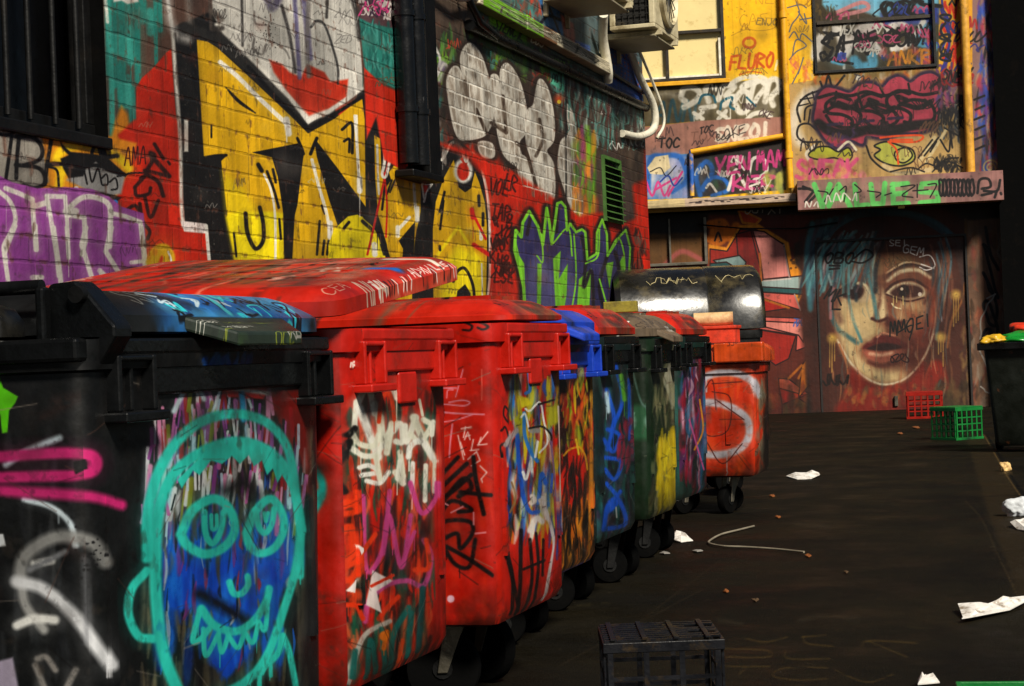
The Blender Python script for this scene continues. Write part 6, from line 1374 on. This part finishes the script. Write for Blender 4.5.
wl = frame(wins[0], 'sash_window', plain('dark_sash', (40,32,22), .5, dirt=(90,70,30)), .05, .08, .0, (UZ(700, 31)[1],), ((UZ(667, 60)[0], wl_z+.05, UZ(700, 31)[1]-.03),))
m = MB(); m.obox(FP(.15,wl_z,-.12), FU*(wl_u-.15), FN*.03, FV*(7.2-wl_z)); m.build('window_blind', M_BLIND, wl)
m = MB(); m.obox(FP(wl_u-.10,wl_z+.052,-.085), FU*.045, FN*.06, FV*.6); m.obox(FP(.2,wl_z+.052,-.085), FU*(wl_u-.31), FN*.06, FV*.03); m.build('window_trim', plain('white_trim', (230,222,200), .5), wl)
m = MB(); m.obox(FP(.1,wl_z-.075,.002), FU*(wl_u-.04), FN*.06, FV*.06); m.build('window_sill', M_YELPIPE, wl, bevel=.006)
wr = frame(wins[1], 'painted_window', plain('black_frame', (14,12,9), .5), .042, .1, .03)
m = MB(); q = [(wr_u0,wr_z),(wr_u1,wr_z),(wr_u1,7.2),(wr_u0,7.2)]; m.face([FP(u,z,-.05) for u,z in q], [fuv(u,z) for u,z in q]); m.build('window_pane', M_FAR_UP, wr)
m = MB(); m.obox(FP(wr_u0+.06,UZ(870,21)[1],-.049), FU*(wr_u1-wr_u0-.12), FN*.03, FV*.05); m.build('glazing_bar', plain('bar_paint', (50,40,24), .5), wr)
# downpipes
m = MB(); u = UZ(785, 60, .07)[0]; m.tube([FP(u,7.4,.07), FP(u,4.0,.07), FP(u+.01,UZ(790,188,.07)[1],.07)], .05, 14)
for z in (UZ(787,155,.07)[1], 6.3): m.tube([FP(u,z-.05,.07), FP(u,z+.05,.07)], .066, 14)
m.build('downpipe', M_YELPIPE, fb, smooth=40)
def dp(c):
    r = random.Random(8)
    for i in range(24): c.stroke([(r.uniform(.2,.6), .04*i), (r.uniform(.3,.8), .04*i+.03)], .03, (60,44,20), .3)
m = MB(); u = UZ(967, 80, .09)[0]; m.tube([FP(u,7.4,.09), FP(u,UZ(970,176,.09)[1],.09)], .068, 16); m.build('downpipe', plain('worn_yellow_pipe', (206,150,50), .45, dirt=(90,62,26)), fb, smooth=40)
# projecting pipe frame
m = MB(); (ua, za), (ub, zb_) = UZ(691,152,.05), UZ(783,136,.05); m.tube([FP(ua,za,.05), FP(ub,zb_,.05)], .045, 10); m.build('handrail', M_YELPIPE, fb, smooth=50)
m = MB(); m.tube([FP(ua,za+.02,.05), FP(ua-.01,UZ(690,196,.05)[1],.05)], .035, 10); m.build('handrail_post', plain('blue_yellow_post', (30,88,170), .5, dirt=(206,160,40), dlo=.45, dhi=.55, dscale=2), fb, smooth=50)
# ledge and fascia
def led(c):
    r = random.Random(3); c.poly([(.42,0),(1,0),(1,1),(.42,1)], (190,164,140))
    for i in range(30): c.stroke([(.45+i*.018, r.uniform(.3,.7)), (.455+i*.018, r.uniform(.3,.7))], .02, (50,34,34), .3)
m = MB(); zl0, zl1 = UZ(720,205,.2)[1], UZ(720,197,.2)[1]; m.obox(FP(0.2,zl0,.002), FU*(UZ(796,195,.2)[0]-.2), FN*.2, FV*(zl1-zl0)); m.build('ledge', strokes_to('ledge_paint', (206,182,130), led, 1, 1, 260, .6), fb, bevel=.008, uvfun=lambda co, n: ((np.array(co)@FU-.2)/2.76, (co.z-zl0)/.13))
FO = UP_O + FN*.42
fu0, fz1 = UZ(797,181,.42); fu1 = UZ(1003,175,.42)[0]; fz0 = UZ(797,210,.42)[1]
fas = Canvas(FO + FU*fu0, FU, FV, fu1-fu0, 4.2, 200, (150,104,98))
def paint_fascia(c):
    c.smear((795,178,1004,210), 40, [(166,120,110),(130,86,84),(120,90,80)], (3,8), (4,10), 3, .6)
    Z = zc(790,90,4.65)
    for s in [((40,460),(90,460)),((70,520),(110,470)),((60,450),(120,480),(90,520))]: c.stroke(Z(*s), 2.6, (20,14,16), .3)
    for ch, x in (('V',100),('A',208),('L',300),('U',372),('E',466),('S',610)):
        pass
    g = (96,190,92)
    for s in [((112,440),(150,545),(185,440)),((180,540),(225,440),(280,545)),((205,505),(260,500)),((300,440),(310,540),(360,535)),((375,440),(385,530),(430,530),(440,435)),((475,440),(480,532),(548,528)),((480,440),(545,436)),((480,485),(535,480)),((690,432),(612,438),(604,474),(684,480),(688,518),(604,526))]:
        c.stroke(Z(*s), 5.2, g, .15, 1, False)
    for s in [((130,470),(175,480),(160,520),(200,460)),((230,470),(260,450),(250,520)),((300,440),(330,470),(300,480)),((360,470),(420,480),(400,500)),((440,490),(470,480)),((515,450),(580,445),(520,490),(570,500)),((590,440),(590,500)),((570,470),(640,465)),((640,440),(680,440),(650,500))]: c.stroke(Z(*s), 1.3, (22,18,18), .3)
    r = random.Random(5)
    for k in range(9):
        x = 700+k*18; c.stroke(Z(*[(x+9*math.cos(t)+r.uniform(-3,3), 455+38*math.sin(t)) for t in np.linspace(0,6.3,10)]), 2.4, (18,14,16), .3)
    for s in [((870,480),(880,420),(920,415),(930,450),(890,460)),((900,470),(960,470),(975,420)),((960,470),(950,500)),((890,490),(935,480)),((978,480),(980,485))]: c.stroke(Z(*s), 2.6, (18,14,16), .3)
    for s in [((70,545),(75,520),(90,545),(100,520)),((110,540),(125,520),(130,545)),((165,530),(175,490),(190,520)),((200,520),(215,480),(235,520)),((240,515),(250,480),(280,510)),((290,515),(305,480),(310,515))]: c.stroke(Z(*s), 1.4, (214,206,190), .3)
paint_fascia(fas); fas.z[:] = .5; fas.grime(8,.25,.3)
M_FAS = painted('fascia_paint', fas.image('fascia_paint'), .6, .2, .005, .3, .2, 4.0)
m = MB(); u0, u1, z0, z1 = fu0, fu1, fz0, fz1
m.face([FP(u0,z0,.42), FP(u1,z0,.42), FP(u1,z1,.42), FP(u0,z1,.42)], [(0,z0/4.2),(1,z0/4.2),(1,z1/4.2),(0,z1/4.2)])
m.build('fascia_board', M_FAS, fb)
m = MB(); m.obox(FP(u0,z0,.0), FU*(u1-u0), FN*.417, FV*(z1-z0)); m.build('canopy', plain('canopy_render', (150,112,70), .7, dirt=(70,50,30)), fb)
m = MB(); m.obox(FP(UZ(898,210,.3)[0],z0-.05,.3), FU*.1, FN*.06, FV*.045); m.build('lamp_fitting', plain('brassy_fitting', (190,160,40), .4), fb)
# lower wall, set back under the upper storey
LOu = (LO_O - UP_O) @ FU
def LPt(u, z, n=0.0): return FP(u+LOu, z, n-OVER)
m = MB(); pw = (3.56, 5.86, .03, 2.70)      # shutter opening
ul = sorted({0.0, FL.w, pw[0], pw[1]}); zl = sorted({0.0, z_b+.02, pw[2], pw[3]})
def luv(u, z): return (u/FL.w, z/FL.h)
sh = MB()
for i in range(3):
    for j in range(3):
        q = [(ul[i],zl[j]),(ul[i+1],zl[j]),(ul[i+1],zl[j+1]),(ul[i],zl[j+1])]
        inside = i == 1 and j == 1
        (sh if inside else m).face([LPt(u,z,-.03 if inside else 0) for u,z in q], [luv(u,z) for u,z in q])
m.build('lower_wall', M_FAR_LO, fb); so = sh.build('shutter_door', M_FAR_LO, fb)
m = MB()
for (a, b_, c_, d_) in ((pw[0]-.03, pw[0], 0, pw[3]), (pw[1], pw[1]+.03, 0, pw[3]), (pw[0]-.03, pw[1]+.03, pw[3], pw[3]+.035)): m.obox(LPt(a,c_,-.04), FU*(b_-a), FN*.055, FV*(d_-c_))
m.build('door_frame', plain('door_frame', (24,18,15), .6), so)
m = MB(); m.obox(LPt(4.68,.06,-.028), FU*.05, FN*.05, FV*.16); m.build('door_bolt', M_ZINC, so)
m = MB(); m.obox(LPt(-1.5,0,-.05), FU*(FL.w+4), -FN*.3, FV*3.6); m.obox(LPt(-1.5,z_b-.012,-.04), FU*(FL.w+4), FN*(OVER-.22), FV*.01); m.build('lower_masonry', M_BRICKDK, fb)
m = MB(); gu0, gu1, gz0, gz1 = .8, 1.83, 2.44, 3.2
m.obox(LPt(gu0,gz0,.02), FU*(gu1-gu0), FN*.05, FV*.045); m.obox(LPt(gu1-.045,gz0+.046,.02), FU*.045, FN*.05, FV*(gz1-gz0-.05)); m.obox(LPt(1.22,gz0+.046,.025), FU*.03, FN*.04, FV*(gz1-gz0-.05)); m.build('grey_frame', M_GREYMET, fb, bevel=.004)
m = MB(); m.tube([LPt(1.7,3.08,.06), LPt(2.4,2.98,.12), LPt(3.3,2.93,.12), LPt(3.9,3.0,.06)], .012, 6); m.build('black_cable', M_BLACK, fb, smooth=60)
for o in list(fb.children): pass

# dark building on the right
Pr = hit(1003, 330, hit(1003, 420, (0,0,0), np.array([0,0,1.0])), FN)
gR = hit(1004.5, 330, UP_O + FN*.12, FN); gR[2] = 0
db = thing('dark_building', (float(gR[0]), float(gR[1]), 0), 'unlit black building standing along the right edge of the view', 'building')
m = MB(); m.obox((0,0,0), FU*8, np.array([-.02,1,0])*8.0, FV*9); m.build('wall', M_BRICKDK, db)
# ================================================================== ground, gutter, sky
gc = Canvas((-4.2, 4.5, 0), (1,0,0), (0,1,0), 6.0, 17.0, 110, (26,21,13))
gc.track = np.zeros((gc.H, gc.W), np.float32)
gc.n = np.array([0,0,1.0])
def paint_ground(c):
    Z = zc(684,456,2.982); ch = (64,50,18)
    for s in [((180,545),(240,555),(305,540)),((350,540),(365,560),(440,568)),((350,540),(420,535)),((110,575),(240,580),(245,600),(120,600)),((295,580),(310,605),(430,605)),((525,575),(545,552),(690,558)),((545,552),(660,600)),((110,628),(250,628)),((180,630),(160,650)),((420,632),(300,632),(260,655),(320,668),(420,665)),((445,640),(540,675),(620,652))]:
        c.stroke(Z(*s), 2.4, ch, .6, .7, rag=.3)
    for s in [((340,490),(420,478),(520,485)),((100,490),(165,500)),((820,455),(900,440)),((330,205),(430,212)),((660,25),(720,24))]: c.stroke(Z(*s), 5, (60,54,40), .9, .5, rag=.4)
    c.stroke([(1000,455),(1010,475),(1026,500)], 3, (2,2,2), .4, 1, rag=.2); c.stroke([(966,500),(985,520),(1000,552),(1018,590)], 1.6, (2,2,2), .4, .9, rag=.3)
    c.poly([(962,428),(990,436),(1030,520),(1030,640),(1012,590),(985,510)], (40,31,15), soft=6, op=.8, rag=.3)
    c.stroke([(985,432),(1000,458),(1012,478),(1030,506)], 3, (2,2,2), .4, 1, rag=.2)
    c.stroke([(982,432),(997,459),(1009,480),(1028,508)], 1.4, (84,66,36), .4, .9, rag=.4); c.stroke([(962,498),(981,520),(996,553),(1016,596)], 1.2, (64,52,30), .4, .8, rag=.5)
    r = random.Random(3)
    for i in range(260):                     # grit, gum and splashes trodden into the asphalt
        x, y = r.uniform(480,1024), 430+250*r.random()**1.3; c.blob(x, y, r.uniform(.4,1.6)*(y-330)/180, r.choice([(44,38,26),(56,48,34),(30,26,18),(70,60,44),(2,2,2)]), r.uniform(.3,.8), .5, r.uniform(.2,.6)*(y-330)/180)
    for k in range(9):                       # hair cracks
        x, y = r.uniform(560,1000), r.uniform(450,670); pts = [(x,y)]
        for j in range(7): pts.append((pts[-1][0]+r.uniform(8,34), pts[-1][1]+r.uniform(-5,6)))
        c.stroke(pts, r.uniform(.5,1.1), (2,2,2), .3, .9, False)
    for a,b in (((560,665),(700,590)),((600,650),(720,560))): c.stroke([a,b], 1.6, (60,50,34), .6, .4, rag=.3)
paint_ground(gc)
gimg = to_image('ground_marks', gc.a, gc.track)
mg, nt, b = _nt('wet_asphalt'); N = nt.nodes; Lk = nt.links
tc = N.new('ShaderNodeTexCoord')
def noise(scale, detail=8, rough=.65, vec=None):
    n = N.new('ShaderNodeTexNoise'); n.inputs['Scale'].default_value = scale; n.inputs['Detail'].default_value = detail; n.inputs['Roughness'].default_value = rough
    Lk.new(vec or tc.outputs['Object'], n.inputs['Vector']); return n
def ramp(src, a, b_, c, d):
    m_ = N.new('ShaderNodeMapRange'); m_.inputs[1].default_value = a; m_.inputs[2].default_value = b_; m_.inputs[3].default_value = c; m_.inputs[4].default_value = d; Lk.new(src, m_.inputs[0]); return m_.outputs[0]
n1 = noise(.9); n2 = noise(7, 10, .75); n3 = noise(130, 3, .6); n4 = noise(2.2, 6, .6)
mp = N.new('ShaderNodeMapping'); mp.inputs['Scale'].default_value = (.6, 7, 1); Lk.new(tc.outputs['Object'], mp.inputs['Vector']); n6 = noise(1.7, 12, .8)
mx = N.new('ShaderNodeMix'); mx.data_type = 'RGBA'; mx.inputs[6].default_value = (.0030,.0024,.0011,1); mx.inputs[7].default_value = (.0095,.0072,.0028,1); Lk.new(ramp(n1.outputs['Fac'], .35,.65,0,1), mx.inputs[0])
mx2 = N.new('ShaderNodeMix'); mx2.data_type = 'RGBA'; mx2.blend_type = 'MULTIPLY'; mx2.inputs[0].default_value = 1; Lk.new(mx.outputs[2], mx2.inputs[6]); Lk.new(ramp(n2.outputs['Fac'], .3,.75,.7,1.3), mx2.inputs[7])
mx3 = N.new('ShaderNodeMix'); mx3.data_type = 'RGBA'; mx3.inputs[7].default_value = (.050,.039,.015,1); Lk.new(mx2.outputs[2], mx3.inputs[6]); Lk.new(ramp(n6.outputs['Fac'], .60,.72,0,.55), mx3.inputs[0])
mx4 = N.new('ShaderNodeMix'); mx4.data_type = 'RGBA'; mx4.inputs[7].default_value = (.05,.042,.03,1); Lk.new(mx3.outputs[2], mx4.inputs[6]); Lk.new(ramp(n3.outputs['Fac'], .66,.74,0,.8), mx4.inputs[0])
ti = N.new('ShaderNodeTexImage'); ti.image = gimg; ti.extension = 'CLIP'; uvn = N.new('ShaderNodeUVMap'); uvn.uv_map = 'UVMap'; Lk.new(uvn.outputs[0], ti.inputs[0])
mx5 = N.new('ShaderNodeMix'); mx5.data_type = 'RGBA'; Lk.new(ti.outputs['Alpha'], mx5.inputs[0]); Lk.new(mx4.outputs[2], mx5.inputs[6]); Lk.new(ti.outputs['Color'], mx5.inputs[7]); Lk.new(mx5.outputs[2], b.inputs['Base Color'])
Lk.new(ramp(n4.outputs['Fac'], .35,.65,.4,.8), b.inputs['Roughness']); b.inputs['Specular IOR Level'].default_value = .10
ad = N.new('ShaderNodeMath'); ad.operation = 'ADD'; Lk.new(n3.outputs['Fac'], ad.inputs[0]); Lk.new(n2.outputs['Fac'], ad.inputs[1])
bp = N.new('ShaderNodeBump'); bp.inputs['Strength'].default_value = .9; bp.inputs['Distance'].default_value = .014; Lk.new(ad.outputs[0], bp.inputs['Height']); Lk.new(bp.outputs[0], b.inputs['Normal'])
m = MB(); S = 120
q = [(-S,-S),(S,-S),(S,S),(-S,S)]; m.face([(x,y,0) for x,y in q], [((x+4.2)/6.0,(y-4.5)/17.0) for x,y in q])
m.build('ground', mg, None, kind='structure')

# ================================================================== crates
def make_crate(name, loc, rz, w, d, h, mat, label, cat='crate', nx=5, nz=4, open_top=True):
    t = thing(name, loc, label, cat, 'plastic crates standing on the asphalt', rz)
    hx, hy = w/2, d/2; k = .012*w/.36; bw = .02*w/.36
    for z, zz in ((0, bw*1.2), (h-bw*1.5, h)):      # bottom and top bands
        m = MB()
        m.box(-hx, hx, -hy, -hy+k, z, zz); m.box(-hx, hx, hy-k, hy, z, zz); m.box(-hx, -hx+k, -hy+k, hy-k, z, zz); m.box(hx-k, hx, -hy+k, hy-k, z, zz)
        m.build('rim_frame', mat, t, bevel=.002)
    for (ax, s) in (('x',1),('x',-1),('y',1),('y',-1)):
        p = MB(); L_ = hx if ax == 'y' else hy; e = (hy if ax == 'y' else hx)
        def put(a0, a1, z0, z1, o0=.002, o1=None):
            o1 = k-.002 if o1 is None else o1
            lo, hi = s*(e-o0), s*(e-o1); lo, hi = min(lo,hi), max(lo,hi)
            if ax == 'y': p.box(a0, a1, lo, hi, z0, z1)
            else: p.box(lo, hi, a0, a1, z0, z1)
        zs_ = [bw*1.2 + (h-bw*2.7)*i/nz for i in range(nz+1)]
        for i in range(1, nz): put(-L_+k+.001, L_-k-.001, zs_[i]-bw*.3, zs_[i]+bw*.3, .003)
        for i in range(nx+1):
            a = -L_+k+.001 + (2*L_-2*k-.002-bw*.8)*i/nx; ww = bw*.8
            put(a, a+ww, bw*1.2-.001, h-bw*1.5+.001)
        p.build('side', mat, t)
    f = MB()
    for i in range(7):
        a = -hx+k+.002 + (w-2*k-.004-bw*.7)*i/6; f.box(a, a+bw*.7, -hy+k, hy-k, .004, .012)
        a = -hy+k+.002 + (d-2*k-.004-bw*.7)*i/6; f.box(-hx+k, hx-k, a, a+bw*.7, .0125, .02)
    f.build('base_grid', mat, t)
    return t
M_CRG = plain('green_crate', (8, 104, 40), .4, var=.2, dirt=(10,50,24)); M_CRR = plain('red_crate', (140,22,10), .5, var=.3, dirt=(60,14,8), spec=.2); M_CRK = plain('dark_crate', (11,12,17), .4, var=.5, dirt=(50,38,20), dlo=.55, dhi=.7, dscale=14, spec=.3)
make_crate('plastic_crate', (-2.24, 26.3, 0), .1, .50, .42, .36, M_CRR, 'red plastic crate by the painted shutter at the far end')
t = make_crate('plastic_crate', (-1.42, 20.6, 0), -.75, .40, .40, .345, M_CRG, 'green plastic crate upside down in front of the red one')
m = MB(); m.box(-.198,.198,-.198,.198,.3455,.357); m.build('crate_bottom', M_CRG, t, bevel=.003)
m = MB(); 
tr = [c for c in COL.objects if c.name.startswith('plastic_crate') and c['label'].startswith('red')][0]
m.box(-.248,.248,-.208,.208,.361,.372); m.build('crate_bottom', M_CRR, tr, bevel=.003)
t = make_crate('plastic_crate', (-1.235, 5.28, 0), .30, .345, .345, .275, M_CRK, 'dark blue-black crate in the foreground, upside down and frayed', nx=3, nz=3)
m = MB()
for i in range(9): a = -.16+i*.0385; m.box(-.167, .167 if i % 3 else .08, a, a+.016, .2755, .281)
for i in range(4): a = -.15+i*.09; m.box(a, a+.014, -.167, .167, .2815, .286)
m.build('crate_bottom', M_CRK, t)
g = hit(1000, 681, (0,0,0.30), np.array([0,0,1.0]))
make_crate('plastic_crate', (float(g[0])+.10, float(g[1])-.17, 0), .12, .36, .36, .30, M_CRG, 'bright green crate mostly cut off at the bottom right corner', nx=4, nz=3)

# ================================================================== bin on the right with rubbish on top
gb = hit(1010, 452, (0,0,0), np.array([0,0,1.0]))
rb = thing('wheeled_bin', (float(gb[0])+.12, float(gb[1])+.2, 0), 'dark green bin heaped with rubbish against the black building on the right', 'bin', None, -.12)
m = MB(); R = []
for z, hx_, hy_ in ((.06,.20,.24),(.10,.225,.265),(.55,.255,.30),(.92,.28,.335),(.98,.285,.34),(.985,.31,.365),(1.03,.31,.365)): R.append(rrect(hx_,hy_,.05,z))
m.loft(R); m.build('body', plain('right_bin_body', (16,20,14), .4, var=.4, scale=6, dirt=(120,66,34), dlo=.6, dhi=.72, dscale=5), rb, smooth=35)
for s in (-1, 1):
    m = MB(); m.cyl((s*.27, .27, .1), (1,0,0), .1, .05, 20); m.build('wheel', M_RUBBER, rb, smooth=40)
m = MB(); m.box(-.33,.33,-.40,-.34,.97,1.04); m.build('front_lip', M_BLACK, rb, bevel=.01)
m = MB(); m.add([(-.31,.36,1.02),(.31,.36,1.02),(.33,.62,.45),(-.33,.62,.45),(-.31,.40,1.03),(.31,.40,1.03),(.33,.66,.46),(-.33,.66,.46)], [(3,2,1,0),(4,5,6,7),(0,1,5,4),(1,2,6,5),(2,3,7,6),(3,0,4,7)]); m.build('lid', M_GREENPL, rb, bevel=.01)
bx, by = float(gb[0])+.12, float(gb[1])+.2
M_BAGG = plain('green_bag', (20,128,40), .3, var=.3, dirt=(14,60,20), bump=.6, bscale=14); M_BAGY = plain('yellow_wrapping', (206,160,30), .4, var=.3, dirt=(120,90,30), bump=.6, bscale=14); M_BAGR = plain('red_wrapping', (196,50,20), .4, var=.3, bump=.6, bscale=14)
lump('rubbish_bag', (bx+.08,by-.12,1.005), (.30,.26,.085), M_BAGG, 'shiny green rubbish bag spread over the bin on the right', 'bag', 5)
lump('wrapping', (bx-.22,by-.26,1.03), (.13,.13,.055), M_BAGY, 'crumpled yellow wrapping on the front corner of the right-hand bin', 'wrapper', 6)
lump('wrapping', (bx+.12,by+.12,1.08), (.22,.18,.10), M_BAGR, 'orange-red wrapping heaped behind the green bag', 'wrapper', 8)
lump('wrapping', (bx-.02,by-.06,1.085), (.09,.05,.02), M_PAPER, 'scrap of white paper on the green rubbish bag', 'paper', 9)

# ================================================================== litter
def scrap(px, py, pts, label, mat=None, name='paper_scrap', cat='paper', lift=.012, seed=1, curl=.03, group='litter on the asphalt'):
    """a crumpled flat piece: outline in sight lines on the ground, given thickness and curl"""
    P = [hit(px+a, py+b_, (0,0,lift), np.array([0,0,1.0])) for a, b_ in pts]
    c = sum(P)/len(P); r = random.Random(seed); n = len(P)
    m = MB(); top = []; mid = []
    for p in P: top.append(np.array([p[0]-c[0], p[1]-c[1], r.uniform(.0, curl)]))
    for p in top: mid.append(p*.5 + np.array([0,0,r.uniform(.0, curl)+curl*.25]))
    vs = top + mid + [np.array([0,0,curl*.8])]; vs2 = [v + np.array([0,0,-.004]) for v in top]
    fs = [(i,(i+1)%n,n+(i+1)%n,n+i) for i in range(n)] + [(n+i,n+(i+1)%n,2*n) for i in range(n)]
    k = 2*n+1; fs += [(k+(i+1)%n, k+i, i, (i+1)%n)[::-1] for i in range(n)] + [tuple(k+i for i in range(n))[::-1]]
    m.add(vs+vs2, fs); o = m.build(name, mat or M_PAPER, None); o.location = (c[0], c[1], .006)
    return tag_o(o, label, cat, group)
scrap(990,612,[(-32,-3),(-20,-4),(-4,-3),(12,-5),(26,-9),(40,-13),(40,-10),(20,-2),(0,3),(-20,8),(-28,9),(-27,5)], 'long torn white paper strip near the right edge', seed=2, curl=.03)
scrap(803,476,[(-17,0),(-8,-2.5),(4,-3),(16,-2),(17,0),(8,2),(-6,2.5)], 'white paper lying flat on the asphalt beyond the bins', seed=3)
scrap(681,538,[(-9,-4),(0,-4),(8,0),(12,2),(0,3),(-9,2)], 'small white scrap on the ground below the green bin', seed=4)
scrap(926,683,[(-8,0),(0,-4),(8,0),(14,6),(-8,6)], 'white scrap at the bottom edge beside the green crate', seed=5)
scrap(1017,527,[(-7,-2),(2,-4),(12,-6),(12,4),(0,1)], 'folded white paper under the crumpled bag at the right edge', seed=6)
lump('plastic_bag', tuple(hit(1019,516,(0,0,0),np.array([0,0,1.0]))), (.09,.06,.07), M_BAGW, 'crumpled white bag on the asphalt at the right edge', 'bag', 7)
lump('paper_ball', tuple(hit(1005,471,(0,0,0),np.array([0,0,1.0]))), (.045,.045,.05), plain('tan_paper', (206,170,110), .7), 'pale tan crumpled paper ball in the gutter', 'paper', 8)
for i, (x, y, w, lab) in enumerate([(808,555,3.5,'curled orange leaf at the end of the pale wire'),(726,590,3,'small orange leaf near the dark crate'),(755,599,4,'brownish leaf on the asphalt between the leaf and the chalk'),(916,427,4,'yellow leaf on the asphalt in front of the red crate'),(846,571,2.5,'tiny leaf in the middle of the asphalt'),(900,433,3,'reddish leaf left of the green crate'),(778,516,3,'leaf at the edge of the shade right of the S bin'),(772,495,3,'pale crumb of rubbish right of the castor')]):
    scrap(x, y, [(-w,0),(-w*.3,-.8),(w*.6,-.7),(w,.4),(w*.2,1.0)], lab, [plain('orange_leaf',(116,62,14),.7), plain('brown_leaf',(70,50,26),.7)][i in (2,4)], 'leaf', 'leaf', seed=20+i, curl=.008)
for i, (x, y) in enumerate([(731,500),(697,550),(640,546),(664,552)]):
    scrap(x, y, [(-5,0),(-1,-1),(5,-.6),(6,.6),(0,1)], ['grey scrap in the shade under the orange-red bin','grey chip on the dark ground below the row of bins','thin grey strip under the green bin','thin pale strip on the ground beside the white scrap'][i], plain('grey_scrap',(120,116,110),.7), 'paper_scrap', 'paper', seed=40+i, curl=.008)
W0 = [hit(x, y, (0,0,.012), np.array([0,0,1.0])) for x, y in ((754,526),(738,530),(722,534),(712,539),(709,543),(722,546),(745,547),(775,549),(804,552))]
m = MB(); m.tube(crom(W0, 5), .006, 8); o = m.build('wire', plain('pale_wire', (120,112,96), .6, dirt=(80,70,54)), None, smooth=60); tag_o(o, 'bent pale wire lying in a V on the asphalt', 'wire')

# ================================================================== light
w = bpy.data.worlds.new('World'); scene.world = w; w.use_nodes = True
wn = w.node_tree.nodes; bg = wn['Background']; sky = wn.new('ShaderNodeTexSky'); sky.sky_type = 'NISHITA'; sky.sun_disc = False
SUN_AZ, SUN_EL = 45.0, 42.0      # the sun stands behind us to the right: degrees from straight behind, and above the horizon
az, el = math.radians(SUN_AZ), math.radians(SUN_EL)
sdir = Vector((math.sin(az)*math.cos(el), -math.cos(az)*math.cos(el), math.sin(el)))     # towards the sun
sky.sun_elevation = el; sky.sun_rotation = math.atan2(sdir.x, sdir.y)
w.node_tree.links.new(sky.outputs[0], bg.inputs[0]); bg.inputs[1].default_value = 0.024
sl = bpy.data.lights.new('sun', 'SUN'); sl.energy = 4.9; sl.angle = math.radians(11); sl.color = (1.0, .93, .80)
so_ = bpy.data.objects.new('sun', sl); COL.objects.link(so_); so_.rotation_euler = sdir.to_track_quat('Z', 'Y').to_euler()
scene.view_settings.view_transform = 'Standard'; scene.view_settings.look = 'None'; scene.view_settings.exposure = 0.4; scene.view_settings.gamma = 1.0
scene.cycles.use_denoising = True
